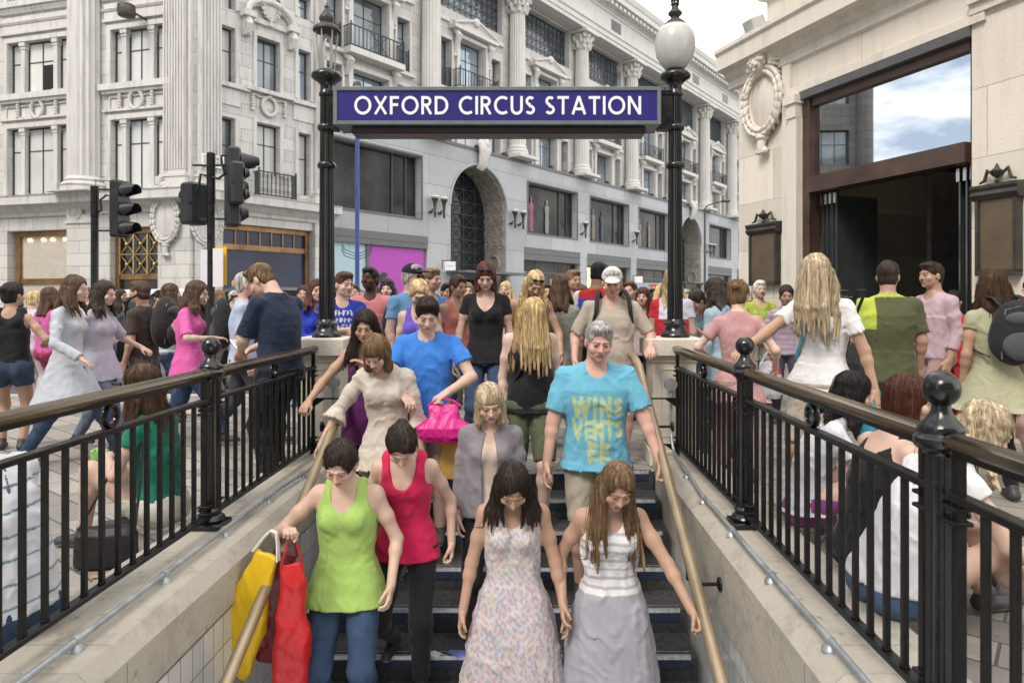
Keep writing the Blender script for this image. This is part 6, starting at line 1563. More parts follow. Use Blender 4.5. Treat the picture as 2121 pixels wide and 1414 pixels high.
        if ln:
            dn = np.array([0, 0, -1.0]); back = Rh @ np.array([0, 1, 0]); bow = min(1, max(0, head[0]) / 60)
            F.ell(H(0, .035, -.03), (np.array([.072, .075, .085]) + .012) * hs, .02, 0, Rh)
            for q in (-1, 1):
                a = H(q * .066, -.005, -.01); b = H(q * .072, -.012, -.075) + dn * .02; c_ = b + dn * ln * .9 + np.array([q * .012, -.03 * (1 - .2 * bow), 0])
                for c9, yy in ((c_, -1),):
                    if c9[2] < neck0[2] - .02: c9[1] = min(c9[1], float(np.interp(c9[2], zz, cy) - np.interp(c9[2], zz, dp)) - (.045 if f else .02) * s)
                F.cap(a, b, .034 * hs, .032 * hs, .02)
                if ln > .12:
                    rr = np.random.RandomState(seed + 5 + int(q))
                    for j in range(5):
                        a2 = H(q * (.050 + .008 * j), -.030 + .022 * j, .0); b2 = b + np.array([q * (-.008 + .009 * j), -.018 + .018 * j, .01]); e2 = c_ + np.array([q * (-.03 + .024 * j + .01 * rr.randn()), .004 + .010 * j, ln * (.02 + .28 * rr.rand())])
                        F.cap(a2, b2, .022 * hs, .022 * hs, .012); F.cap(b2, (b2 + e2) / 2 + np.array([q * .008, 0, 0]), .022 * hs, .019 * hs, .012); F.cap((b2 + e2) / 2 + np.array([q * .008, 0, 0]), e2, .019 * hs, .006 * hs, .010)
                        s3 = sh[0 if q < 0 else 1] * .45 + neck0 * .55; F.cap(H(q * .06, .03, -.04), s3 + np.array([0, .01 + .012 * j, .02]), .03 * hs, .018 * hs, .015)
                elif hair == 'bob': F.cap(b, b + (c_ - b) * .25, .034 * hs, .030 * hs, .02)
            if ln > .12:
                a = H(0, .06, -.05); e9 = a + dn * ln * .9 + np.array([0, .02, 0]); e9[1] = max(e9[1], float(np.interp(e9[2], zz, cy) + np.interp(e9[2], zz, dp)) + .012); F.cap(a, e9, .070 * hs, .035 * hs, .03)
                for q in (-1, 1): a = H(q * .045, .04, -.06); e9 = a + dn * ln * .95 + np.array([q * .015, .01, 0]); e9[1] = max(e9[1], float(np.interp(e9[2], zz, cy) + np.interp(e9[2], zz, dp)) + .008); F.cap(a, e9, .045 * hs, .022 * hs, .03)
                if veil:
                    for q in (-1.3, -.9, -.5, -.1, .3, .7, 1.1, 1.4): a = H(q * .045, -.080 + .02 * abs(q), .03); a3 = a + dn * ln * (.5) + np.array([q * .022, -.03, 0]); F.cap(a, a3, .028 * hs, .024 * hs, .012); F.cap(a3, a3 + dn * ln * (.42 + .09 * math.sin(q * 7)) + np.array([q * .014, .01, 0]), .024 * hs, .008 * hs, .010)
        if hair == 'bun': F.ell(H(0, .115, .055), (.04 * hs, .036 * hs, .036 * hs), .012)
        if hair == 'pony': a = H(0, .115, .03); F.cap(a, a + np.array([0, .02, -.06]), .028, .026, .01); F.cap(a + np.array([0, .02, -.06]), a + np.array([0, .015, -.26]), .028, .014, .01)
        F.noise(.0042 if hair != 'curly' else .010, 75 if hair != 'curly' else 34, seed, (1, 1, .14 if hair != 'curly' else .8)); F.noise(.003, 28, seed + 3, (1, 1, .5))
        # face opening
        if f: P9 = [H(.016, -.075, .105), H(.016, -.03, .135), H(.012, .02, .142), H(.006, .06, .128)]; [F.cap(P9[i_], P9[i_ + 1], .0065, .0065, .004, 0, None, 'cut') for i_ in range(3)]
        if not veil:
            if fringe: F.ell(H(0, -.128, -.030), np.array([.066, .092, .088]) * hs, .008, 0, Rh, 'cut')
            else:
                px_ = .018 * (-1, 1)[seed % 2]
                F.ell(H(px_, -.128, -.012), np.array([.060, .094, .098]) * hs, .006, 0, Rh, 'cut'); F.ell(H(-px_ * 1.4, -.125, -.030), np.array([.062, .092, .098]) * hs, .006, 0, Rh, 'cut')
            F.ell(H(0, -.105, -.085), np.array([.058, .07, .07]) * hs, .008, 0, Rh, 'cut')
        if not ln:
            for q in (-1, 1): F.ell(H(q * .082, -.002, -.035), np.array([.028, .034, .045]) * hs, .006, 0, Rh, 'cut')
            F.half(H(0, .02, -.095 if f else -.075), Rh @ np.array([0, -.35, -1.0]) / 1.06)
            if not f or hair == 'bun': F.ell(H(0, -.10, -.02), np.array([.085, .085, .072]) * hs, .008, 0, Rh, 'cut')
        c0 = np.array(HC[hc])
        strands(F, body, c0, hc_, ln, seed, hair, g, dense=(hg < .0055))
        part('hair', F, M_hair, c0, lambda v, cc: cc * (1.12 + .42 * np.sin(v[:, [0]] * 210 + np.sin(v[:, [2]] * 14) * 1.5) * np.cos(v[:, [1]] * 170 + np.sin(v[:, [2]] * 9)) + .3 * np.sin(v[:, [0]] * 63 + v[:, [1]] * 51 + seed)))
    # ---- lower clothes
    if bottom:
        kind, bc_ = bottom[0], bottom[1]; o_ = bottom[2] if len(bottom) > 2 else {}
        if kind in ('trousers', 'shorts', 'jeans', 'capri'):
            tt = {'trousers': 1.93, 'jeans': 1.95, 'shorts': o_.get('len', .62), 'capri': 1.4}[kind]; of = o_.get('off', .010)
            pts = np.array([*hj, *(kn if tt > 1 else [hj[i] + (kn[i] - hj[i]) * tt for i in (0, 1)]), *(an if tt > 1 else []), spine(.2)])
            F = Field(pts.min(0) - (.17 + of), pts.max(0) + (.17 + of), max(g, .009))
            hm = (top[2].get('hem', -.03) if top and len(top) > 2 else -.03); wz = hipz + min(.16, max(.02, .16 + hm)) * (top_z - hipz) if seat is None else hipz + .14 * (top_z - hipz)
            F.loft(zz, w, dp, cx, cy, hipz - .055, wz, .03, of)
            for q in (-1, 1): F.ell(spine(.02) + np.array([q * .07 * s * fw, .055 * s, -.025]), (.085 * s * fw, .075 * s * fw, .09 * s), .03, of)
            for i in (0, 1): leg(F, i, of, .03, tt, o_.get('flare', .006))
            F.noise(o_.get('fold', .0055), 22, seed, (1, 1, 1.0), of * .5); F.half((0, 0, wz), (0, 0, 1))
            part('trousers' if kind != 'shorts' else 'shorts', F, M_denim if kind in ('jeans', 'shorts') else M_cloth, bc_)
        elif kind == 'skirt':
            ln_ = o_.get('len', .42); F = Field((-.4, -.4, hipz - ln_ - .05), (.4, .4, hipz + .25), max(g, .009))
            z_ = np.array([hipz - ln_, hipz - .12, hipz, hipz + .14]); F.loft(z_, [w[2] * 1.12, w[2] * 1.06, w[2], w[5]], [dp[2] * 1.3, dp[2] * 1.12, dp[2] * 1.02, dp[5]], [cx[2]] * 4, [0, 0, 0, cy[4]], hipz - ln_, hipz + .14, .01, .014)
            F.noise(.006, 22, seed, (1, 1, .15)); part('skirt', F, M_cloth, bc_)
        if shoes is not None:
            for i in (0, 1):
                F = Field(an[i] - .22, an[i] + .22, .009); F.cap(an[i] + np.array([0, .03, -.030 * s]), an[i] + np.array([(-1, 1)[i] * .02, -.145 * s, -.050 * s]), .040 * s, .033 * s, .02)
                F.cap(an[i] + np.array([0, .01, -.01]), an[i] + np.array([0, 0, .02]), .040 * s, .042 * s, .02)
                F.half(an[i] + np.array([0, 0, -.073 * s]), (0, 0, -1)); part('shoe', F, M_shoe, shoes, lambda v, cc: np.where(v[:, [2]] < an[i][2] - .062 * s, .35, cc))
    # ---- upper clothes
    if top:
        kind, tc_ = top[0], top[1]; o_ = top[2] if len(top) > 2 else {}
        of = o_.get('off', .010); slv = o_.get('sleeve', {'tee': .58, 'polo': .6, 'tank': 0, 'shirt': .68, 'jacket': 1.95, 'dress': 0, 'blouse': .5}.get(kind, .55))
        hem = o_.get('hem', -.03 if kind != 'dress' else None)
        hz = hipz + hem * (top_z - hipz) if hem is not None else hipz - o_.get('len', .45)
        pts = [spine(0), spine(1), *sh, (cx.min() - .1, cy.min() - .1, hz), (cx.max() + .1, cy.max() + .15, hz)] + (el if slv > .1 else []) + (wr if slv > 1.1 else [])
        pts = np.array([np.array(q, float) for q in pts]); pad = .15 + .05 * fw; F = Field(pts.min(0) - pad, pts.max(0) + pad, max(g, .0085))
        trunk(F, of, z0=max(hz, zz[0])); 
        fl = o_.get('flare', .012)
        if kind == 'dress' or hz < hipz - .02:
            n_ = 4; zl = np.array([hz, hipz - .15, hipz, hipz + .22 * (top_z - hipz)]); 
            F.loft(np.sort(zl), np.array([w[2] + fl * 3.2, w[2] + fl * 1.6, w[2] + fl * .3, w[5]]), np.array([dp[2] + fl * 3.6, dp[2] + fl * 2, dp[2] + fl * .5, dp[5]]), [cx[2]] * 4, [0, 0, cy[2], cy[5]], hz, zl.max(), .02, of)
        elif fl:
            zl = np.array([hz, hipz + .25 * (top_z - hipz), hipz + .6 * (top_z - hipz)]); i_ = lambda t, a: np.interp(t, zz, a)
            F.loft(zl, [i_(hz, w) + fl, i_(zl[1], w) + fl * 1.2, i_(zl[2], w)], [i_(hz, dp) + fl, i_(zl[1], dp) + fl * 1.3, i_(zl[2], dp)], [i_(z, cx) for z in zl], [i_(z, cy) - .004 for z in zl], hz, zl[2], .03, of)
        if slv > .05:
            shoulders(F, of)
            for i in (0, 1): arm(F, i, of, .02, slv, o_.get('cuff', .012))
        else:
            wd = o_.get('strap', .05)
            for q in (-1, 1):
                F.cap(spine(.80) + np.array([q * (.075) * s, -.05 * s, 0]), spine(.93) + np.array([q * .084 * s, .005, .002 * s]), wd * .55, wd * .5, .02, of); F.cap(spine(.93) + np.array([q * .084 * s, .005, .002 * s]), spine(.78) + np.array([q * .075 * s, .07 * s, 0]), wd * .5, wd * .55, .02, of)
        F.noise(o_.get('fold', .0062), 22, seed, (1, 1, 1.0), of * .38); F.noise(.0038 if kind != 'dress' else .008, 26, seed + 9, (1.3, 1.3, .35), of * .3)
        if slv <= .05:
            for i, q in enumerate((-1, 1)): F.ell(sh[i] + np.array([q * .028, 0, -.01]), (.062 * s, .11 * s, .105 * s), .006, 0, None, 'cut')
        F.half((0, 0, hz), (0, 0, -1))
        nk = o_.get('neck', {'tee': .05, 'polo': .03, 'tank': .13, 'shirt': .04, 'jacket': .03, 'dress': .12, 'blouse': .08}.get(kind, .05)); nw = o_.get('nw', .062 if slv > .05 else .066)
        F.cap(neck0 + up * -.02, neck0 + up * .2, nw * s, nw * 1.5 * s, .006, 0, None, 'cut')
        F.ell(neck0 + np.array([0, -.075 * s, -.005]), (nw * 1.05 * s, .085 * s, (nk + .02) * s), .006, 0, None, 'cut')
        if o_.get('back'): F.ell(neck0 + np.array([0, .075 * s, -.005]), (nw * 1.05 * s, .085 * s, (o_['back'] + .02) * s), .006, 0, None, 'cut')
        if kind in ('jacket', 'open'): F.ell(spine(.45) + np.array([0, -.16 * s, 0]), (.05 * s, .13 * s, .34 * s), .006, 0, None, 'cut')
        if kind in ('polo', 'shirt'):
            for q in (-1, 1):
                F.cap(neck0 + np.array([q * .020, -.070 * s, -.050]), neck0 + np.array([q * .060 * s, -.012, .004]), .012, .013, .006)
                F.cap(neck0 + np.array([q * .060 * s, -.012, .004]), neck0 + np.array([q * .02, .060 * s, .018]), .013, .014, .006)
        pr = o_.get('print')
        part({'tank': 'vest', 'polo': 'polo_shirt', 'tee': 't_shirt', 'dress': 'dress', 'jacket': 'jacket', 'shirt': 'shirt', 'blouse': 'blouse'}.get(kind, 'top'), F, M_cloth, tc_, (lambda v, cc: pr(v, cc, spine, s)) if pr else None)
        if 'under' in o_:
            F = Field(np.array([-.3, -.35, hipz]) + [min(cx), min(cy), 0], np.array([.3, .3, top_z + .05]) + [max(cx), 0, 0], max(g, .009)); trunk(F, .0015, z0=hipz); F.ell(neck0 + np.array([0, -.075 * s, -.005]), (.06 * s, .085 * s, .12 * s), .006, 0, None, 'cut'); F.half(spine(.93), (0, 0, 1)); part('blouse', F, M_cloth, o_['under'])
    # ---- small worn things
    for ex in [q for q in extra if q != 'veil']:
        if ex[0] == 'cap':
            F = Field(hc_ - .2, hc_ + .2, .0055); F.ell(H(0, .012, .048), np.array([.088, .106, .090]) * hs, .01, 0, Rh); F.half(H(0, 0, .040), Rh @ np.array([0, .12, -1.0]))
            br = Field(hc_ - .22, hc_ + .22, .0045); br.ell(H(0, -.115, .046), np.array([.066, .078, .020]) * hs, .004, 0, Rh); br.ell(H(0, -.10, .032), np.array([.075, .10, .020]) * hs, .002, 0, Rh, 'cut')
            part('cap', F, M_cloth, ex[1]); part('cap_brim', br, M_cloth, ex[1])
        if ex[0] == 'shades':
            F = Field(hc_ - .17, hc_ + .17, .0042); bz, by = (.085, -.075) if ex[1] == 'up' else (.006, -.094)
            for q in (-1, 1):
                F.ell(H(q * .031, by, bz), np.array([.026, .007, .017]) * hs, .003, 0, Rh); F.cap(H(q * .052, by, bz + .004), H(q * .084, by + .10, bz - .012), .0035, .0035, .003)
            F.cap(H(-.01, by - .002, bz + .004), H(.01, by - .002, bz + .004), .0035, .0035, .003); part('sunglasses', F, M_shoe, (.01, .01, .012))
        if ex[0] == 'clip':
            F = Field(hc_ - .17, hc_ + .17, .004); F.cap(H(.05, -.04, .11), H(.085, .02, .06), .006, .004, .003); part('hair_clip', F, M_galv, (.6, .6, .6))
        if ex[0] == 'strap':      # crossbody strap over one shoulder
            q, c_ = ex[1], ex[2]; F = Field(spine(0) - .35, spine(1) + .3, .008); P = []
            for i in range(13):
                t = i / 12; yy = -1 if t < .5 else 1
            a_, b_ = spine(.97) + np.array([q * .075, 0, .018]), spine(.05) + np.array([-q * .17 * fw, 0, 0])
            for yy in (-1, 1):
                for i in range(8):
                    def pt(t):
                        c = a_ * (1 - t) + b_ * t; b = math.sin(math.pi * min(1, t * 1.15)) ** .6 if 0 < t < .87 else 0; return c + np.array([0, yy * ((.112 if f else .128) * s * fw) * b, 0])
                    F.cap(pt(i / 8), pt((i + 1) / 8), .012, .012, .004)
            part('bag_strap', F, M_shoe, c_)
    body['_wr'] = [float(x) for q in wr for x in q]
    return body
def wrist(o, i):
    q = o['_wr'][i * 3:i * 3 + 3]; return Matrix.Translation(o.location) @ Matrix.Rotation(o.rotation_euler[2], 4, 'Z') @ Vector(q)

# ------------------------------------------------------------------ bags
def blob_bag(name, label, cat, loc, rz, size, col, handle=.12, crumple=.012, group=None, taper=.85, mt=None, hcol=None, tie=0, pm=None):
    """soft carrier bag: loc is where the hand holds it; size (w,d,h)"""
    w_, d_, h_ = size; F = Field((-w_ * .8, -d_ * 1.2, -h_ - .05), (w_ * .8, d_ * 1.2, .03), .0075 if h_ < .6 else .009)
    z_ = np.array([-h_, -h_ + .05, -h_ * .6, -.10, -.0]); F.loft(z_, [w_ * .40, w_ * .47, w_ * .5, w_ * .5 * taper, w_ * .5 * (.30 if tie else taper * .92)], [d_ * .4, d_ * .5, d_ * .5, d_ * .32, .014], [0] * 5, [0] * 5, -h_, -handle * .0 - .005, .01, 0, 3.4)
    F.noise(crumple, 13, sum(map(ord, label)) % 997, (1, 1.0, .5)); F.noise(crumple * .35, 40, 5, (1, 1, .6))
    v, q = F.mesh(); v[:, 2] -= handle; cc = np.tile(np.array(col, float), (len(v), 1))
    if pm: cc = pm(v, cc)
    t = thing(name, label, cat, loc, rz, group); mk('bag_body', v, q, mt or M_bag, t, cc)
    m = MB()
    for s_ in (-1, 1):
        P = [(-w_ * .28 * (.4 if tie else 1), s_ * .012, -handle - .02), (-w_ * .16, s_ * .010, -handle * .45), (-.015, s_ * .006, -.004), (.015, s_ * .006, -.004), (w_ * .16, s_ * .01, -handle * .45), (w_ * .28 * (.4 if tie else 1), s_ * .012, -handle - .02)]
        m.tube(P, .006, 6)
    m.build('handle', mat("bag_handle_%.2f_%.2f_%.2f" % tuple(hcol or col), tuple(hcol or col), .5), t, 60)
    return t
def backpack(label, loc, rz, size=(.30, .17, .44), col=(.02, .022, .026), acc=(.06, .065, .07), name='backpack'):
    """worn pack, loc is the middle of its top on the wearer's back, outwards is +y"""
    w_, d_, h_ = size; t = thing(name, label, 'bag', loc, rz)
    F = Field((-w_ * .7, -.1, -h_ - .08), (w_ * .7, d_ + .12, .08), .008)
    F.ell((0, d_ * .45, -h_ * .48), (w_ * .50, d_ * .52, h_ * .52), .03); F.ell((0, d_ * .40, -h_ * .62), (w_ * .52, d_ * .5, h_ * .36), .04); F.noise(.004, 22, 3); v, q = F.mesh(); mk('pack_body', v, q, M_cloth, t, np.tile(np.array(col), (len(v), 1)))
    F = Field((-w_ * .5, 0, -h_), (w_ * .5, d_ + .12, .03), .007); F.ell((0, d_ * .86, -h_ * .68), (w_ * .36, d_ * .26, h_ * .24), .02); v, q = F.mesh(); mk('pocket', v, q, M_cloth, t, np.tile(np.array(acc), (len(v), 1)))
    F = Field((-w_ * .5, 0, -h_), (w_ * .5, d_ + .12, .03), .007); F.ell((0, d_ * .84, -h_ * .26), (w_ * .30, d_ * .2, h_ * .11), .02); v, q = F.mesh(); mk('pocket', v, q, M_cloth, t, np.tile(np.array(acc), (len(v), 1)))
    m = MB(); 
    for s_ in (-1, 1): m.tube([(s_ * w_ * .22, .03, -.03), (s_ * w_ * .30, -.02, .03), (s_ * w_ * .36, -.12, .045), (s_ * w_ * .42, -.22, -.02), (s_ * w_ * .46, -.245, -.14), (s_ * w_ * .56, -.19, -.28), (s_ * w_ * .58, -.08, -h_ * .8), (s_ * w_ * .45, .02, -h_ * .88)], [.012, .02, .022, .022, .02, .012, .01, .01], 8, sq=.45)
    m.tube([(-.03, .0, -.0), (-.02, -.0, .04), (.02, -.0, .04), (.03, .0, -.0)], .007, 6); m.build('strap', mat("webbing", (.018, .018, .02), .8), t, 60)
    m = MB()
    for s_ in (-1, 1): m.tube([(s_ * w_ * .34, d_ * .72, -h_ * .9), (s_ * w_ * .38, d_ * .78, -h_ * .5), (s_ * w_ * .26, d_ * .72, -h_ * .12), (0, d_ * .74, -h_ * .06)], .005, 5)
    m.build('zip', mat("zip_grey", (.2, .2, .2), .4, .5), t, 60)
    return t
# ------------------------------------------------------------------ THE CROWD
def lod(Y):
    for a, b, c in ((4.5, .0078, .0042), (5.6, .0088, .0050), (7.2, .0105, .0062), (9.5, .014, .0085)):
        if Y < a: return b, c
    return .017, .0105
def P(px, Y, py, label, rz=0, z0=None, **k):
    """person whose head top shows at (px, py) of the photograph, standing at depth Y on the street or the right stair tread"""
    if z0 is None: z0 = 0.0 if Y > 5.72 or abs(X(px, Y) + .25) > 1.2 else -.15 * math.ceil((YT - Y) / .3 - .3)
    if Y > 10.3 and z0 == 0: z0 = -.12
    hd = k.get('head', (0, 0, 0)); ln = k.get('lean', (0, 0)); loss = .0009 * max(0, hd[0] - 8) + .12 * ln[0] ** 2
    h = Z(py, Y) - z0 + loss; h = min(max(h, 1.50), 1.90)
    g, hg = lod(Y); k.setdefault('g', g); k.setdefault('hg', hg)
    f = ln[0] * .345 * h + .02 + .0013 * max(0, hd[0]); x = X(px, Y) - math.sin(R(rz)) * f; y = Y + math.cos(R(rz)) * f      # the head, not the feet, stands at px
    return person(label, loc=(x, y, z0), rz=R(rz), h=h, **k)
rgd = random.Random(11)
CR = 'people coming down the stairs'; ST = 'people crossing the pavement'; FAR = 'distant people in the far crowd'; SE = 'people sitting against the railings'
def floral(v, cc, spine, s):
    n = np.sin(v[:, 0] * 95 + 3 * np.sin(v[:, 2] * 31)) * np.sin(v[:, 2] * 74 + 2 * np.sin(v[:, 0] * 41) + v[:, 1] * 40); n2 = np.sin(v[:, 0] * 61 - v[:, 2] * 47 + v[:, 1] * 55)
    cc = cc.copy(); n3 = np.sin(v[:, 0] * 150 + 4 * np.sin(v[:, 2] * 19) + v[:, 1] * 70) * np.sin(v[:, 2] * 38 + 3 * np.sin(v[:, 0] * 53))
    cc[n > .55] = (.50, .36, .36); cc[n < -.6] = (.36, .40, .48); cc[(n2 * n3 > .5)] = (.50, .46, .33); cc[n3 < -.7] = (.42, .34, .42); cc[v[:, 2] < 1.02] *= np.array([.90, .88, .93]); return cc
def greyhem(v, cc, spine, s):
    cc = cc.copy(); m = (v[:, 2] / .048) % 1 < .3; cc[m] = (.40, .39, .43); cc[v[:, 2] < .93] = (.33, .33, .38); return cc
def stripes(c2, pitch, duty=.3, zlo=0):
    def f(v, cc, spine, s): cc = cc.copy(); cc[((v[:, 2] / pitch) % 1 < duty)] = c2; return cc
    return f
def text_block(c2, z0, z1, w, rows=3):
    """unreadable blocky lettering printed on a chest (fraction heights z0..z1 of the figure, half width w)"""
    def f(v, cc, spine, s):
        cc = cc.copy(); zz = (v[:, 2] - z0) / (z1 - z0); r = np.floor(zz * rows); fr = zz * rows % 1; fr2 = (v[:, 0] + w) / (2 * w) * 4.6
        m = (zz > 0) & (zz < 1) & (np.abs(v[:, 0]) < w) & (v[:, 1] < 0.0) & (fr > .16) & (fr < .86); st = (fr2 + r * .37) % 1
        m &= (st < .34) | ((np.abs(fr - .5) < .10) & (st < .7)) | ((fr > .72) & ((fr2 // 1) % 2 == 0) & (st < .8)); cc[m] = c2; return cc
    return f
def words_(rows, c2, z0, z1, w):
    """worn block capitals printed on a chest"""
    def f(v, cc, spine, s):
        cc = cc.copy(); H_ = (z1 - z0) / len(rows); fr = v[:, 1] < 0
        for r, t in enumerate(rows):
            tot = sum(glyph(c, .24)[0] for c in t) + .16 * (len(t) - 1); ch = H_ * .80; sc = min(ch, 2 * w / tot); x0 = -tot * sc / 2; zb = z1 - (r + 1) * H_
            a = (v[:, 0] - x0) / sc; b = (v[:, 2] - zb) / ch; ox = 0
            for c in t:
                gw, st = glyph(c, .24)
                for P_ in st:
                    for (ax0, az0), (ax1, az1) in zip(P_[:-1], P_[1:]):
                        ax0, ax1 = ax0 + ox, ax1 + ox - 0; dx, dz = ax1 - ax0, az1 - az0; q = np.clip(((a - ax0) * dx + (b - az0) * dz) / (dx * dx + dz * dz + 1e-9), 0, 1)
                        cc[(np.hypot(a - ax0 - q * dx, b - az0 - q * dz) < .13) & fr] = c2
                ox += gw + .16
        return cc
    return f
def scrap(px, py, sz, col, lb, z=.004):
    Y_ = (EYE - z) * FPX / (py - VY); rr = random.Random(px); m = MB()
    V = [(math.cos(a) * sz * rr.uniform(.7, 1.1), math.sin(a) * sz * .7 * rr.uniform(.7, 1.1), rr.uniform(.0, .012)) for a in np.linspace(0, 5.6, 8)] + [(0, 0, .018)]
    m.add(V, [(j, (j + 1) % 8, 8) for j in range(8)]); tag(m.build('litter', mat("scrap%d" % px, col, .7, var=.3), None, 0, loc=(X(px, Y_), Y_, z)), lb, 'litter')
scrap(604, 884, .05, (.6, .6, .58), 'white paper scrap on the paving left of the left pedestal'); scrap(598, 902, .035, (.62, .6, .55), 'smaller pale scrap just in front of the white paper scrap')
scrap(196, 1196, .02, (.55, .25, .08), 'orange cigarette end on the paving beside the black handbag'); scrap(60, 900, .05, (.2, .19, .18), 'dark flattened wrapper on the paving near the left edge')
JE = ('jeans', (.045, .075, .14)); BT = ('trousers', (.014, .014, .017))
# --- on the stairs, front row
p1 = P(712, 3.79, 903, 'woman in a lime green vest top and jeans with red and yellow carrier bags', group=CR, skin='fair', hair='short', hc='dark', head=(34, -6, 4), fat=1.12, top=('tank', (.34, .50, .13), {'neck': .14, 'hem': -.14, 'flare': .022, 'strap': .045}), bottom=JE, hands=((-.24, -.27, 1.27), (.27, -.12, .92)), curl=(1.3, .6), poles=((-.9, .5, -.8), None), feet=((-.1, -.1, .08), (.1, .1, .23)))
w = wrist(p1, 0)
blob_bag('carrier_bag', 'long red carrier bag hanging beside the lime green vest', 'bag', (w.x + .045, w.y - .05, w.z - .02), R(15), (.19, .11, .66), (.55, .012, .015), group='carrier bags', taper=.7, hcol=(.4, .02, .02))
b_ = blob_bag('carrier_bag', 'long yellow carrier bag swinging outward beside the tiled wall', 'bag', (w.x - .055, w.y - .03, w.z + .01), R(-10), (.26, .10, .66), (.78, .50, .01), group='carrier bags', taper=.55, hcol=(.75, .75, .75)); b_.rotation_euler = (0, R(19), R(-10))
b_ = blob_bag('carrier_bag', 'dark maroon carrier bag between the yellow bag and the red bag', 'bag', (w.x - .005, w.y + .05, w.z - .01), R(5), (.22, .10, .58), (.16, .015, .03), group='carrier bags', taper=.6); b_.rotation_euler = (0, R(9), 0)
p2 = P(832, 3.98, 866, 'woman in a crimson top and black trousers with her dark head bowed low', group=CR, skin='fair', hair='bun', hc='dark', head=(48, 8, 0), lean=(.16, 0), fat=1.08, top=('tank', (.56, .018, .085), {'neck': .17, 'nw': .08, 'hem': -.12, 'strap': .085, 'flare': .012, 'fold': .008}), bottom=BT, hands=((-.30, -.10, .84), (.27, -.02, .86)), curl=(.6, .8), feet=((-.1, .12, .23), (.1, -.1, .08)))
p3 = P(1015, 4.32, 793, 'woman with ash blonde bob in an open grey blazer over a beige blouse', group=CR, skin='fair', hair='bob', hc='ash', head=(22, 8, -4), fat=1.12, top=('jacket', (.22, .205, .23), {'flare': .02, 'under': (.55, .45, .38), 'cuff': .014, 'sleeve': 1.8}), bottom=BT)
p4 = P(1062, 3.63, 948, 'woman in a pale floral sundress with dark shoulder-length hair', group=CR, skin='tan', hair='mid', hc='dark', head=(42, 2, 0), fat=1.10, top=('dress', (.56, .52, .50), {'neck': .11, 'len': .42, 'flare': .030, 'strap': .04, 'print': floral, 'fold': .009}), bottom=None, hands=((-.27, -.05, .80), (.28, -.06, .80)))
p5 = P(1268, 3.61, 953, 'girl with very long brown hair in a white top and pale grey skirt', group=CR, skin='tan', hair='vlong', hc='light', head=(30, 8, 6), lean=(.05, .0), fat=1.12, top=('dress', (.68, .67, .69), {'neck': .11, 'len': .40, 'flare': .024, 'strap': .05, 'print': greyhem, 'fold': .010}), bottom=None, feet=((-.06, .03, .08), (.06, -.02, .08)), hands=((-.26, -.08, .88), (.37, -.28, .93)), curl=(.5, 1.0))
p6 = P(1236, 4.62, 664, 'heavy older man in a turquoise T-shirt with yellow print', group=CR, sex='m', skin='pink', hair='crop', hc='grey', head=(16, 4, 3), lean=(.06, 0), fat=1.20, top=('tee', (.14, .41, .56), {'sleeve': .78, 'cuff': .02, 'hem': -.10, 'flare': .02, 'print': words_(['WINS', 'VENTS', 'EE'], (.44, .54, .30), .96, 1.40, .165), 'fold': .009}), bottom=('shorts', (.38, .34, .27), {'len': .9}), hands=((-.36, -.12, .82), (.40, -.20, .96)), curl=(.5, .9))
p7 = P(1098, 5.22, 612, 'woman in a black vest top with long blonde hair falling over her face', group=CR, skin='pale', hair='vlong', hc='blond', head=(40, 12, 4), lean=(.05, 0), fat=1.14, top=('tank', (.016, .016, .018), {'neck': .17, 'nw': .075, 'hem': -.06, 'strap': .05, 'under': (.72, .72, .76)}), bottom=('shorts', (.10, .115, .07), {'len': .95, 'off': .02}), extra=('veil', ('strap', 1, (.02, .02, .022)),))
p8 = P(884, 5.02, 616, 'man in a bright blue polo shirt holding a pink bag', group=CR, sex='m', skin='fair', hair='short', hc='dark', head=(24, 10, 0), fat=1.0, top=('polo', (.045, .20, .62), {'hem': -.16, 'flare': .014, 'cuff': .018, 'fold': .007}), bottom=('shorts', (.36, .32, .25), {'len': .95, 'off': .02}), hands=((-.13, -.30, 1.06), (.17, -.27, 1.07)), curl=(.6, 1.4), poles=((-.9, .4, -.3), (.9, .4, -.3)))
w = wrist(p8, 1)
blob_bag('carrier_bag', 'puffy hot pink bag held by the man in the blue polo shirt', 'bag', (w.x - .01, w.y - .06, w.z - .03), 0, (.40, .2, .27), (.58, .012, .22), handle=.03, group='carrier bags', taper=.55, crumple=.02)
blob_bag('carrier_bag', 'small glossy gold bag dangling under the hot pink bag', 'bag', (w.x + .02, w.y + .07, w.z - .06), .2, (.15, .08, .30), (.60, .38, .09), handle=.25, group='carrier bags')
p11 = P(757, 5.10, 643, 'woman in a plum low-cut top with long dark hair and one hand at her chest', group=CR, skin='tan', hair='long', hc='dark', head=(18, 6, 0), top=('tank', (.085, .012, .085), {'neck': .21, 'nw': .080, 'hem': -.3, 'strap': .045, 'flare': .015}), bottom=BT, hands=((-.34, -.30, 1.0), (.05, -.17, 1.24)), curl=(.9, .4), poles=(None, (.9, .1, -.5)))
P(800, 4.72, 688, 'woman in a loose cream blouse reaching for the left stair handrail', group=CR, skin='fair', hair='bob', hc='light', head=(40, -12, 0), lean=(.10, -.06), fat=1.05, top=('blouse', (.56, .50, .44), {'sleeve': 1.35, 'cuff': .045, 'hem': -.25, 'flare': .05, 'off': .018, 'neck': .06, 'fold': .011}), bottom=('skirt', (.40, .38, .37), {'len': .5}), hands=((-.43, -.16, .90), (.24, -.04, .80)), poles=((-.9, .5, -.6), None))
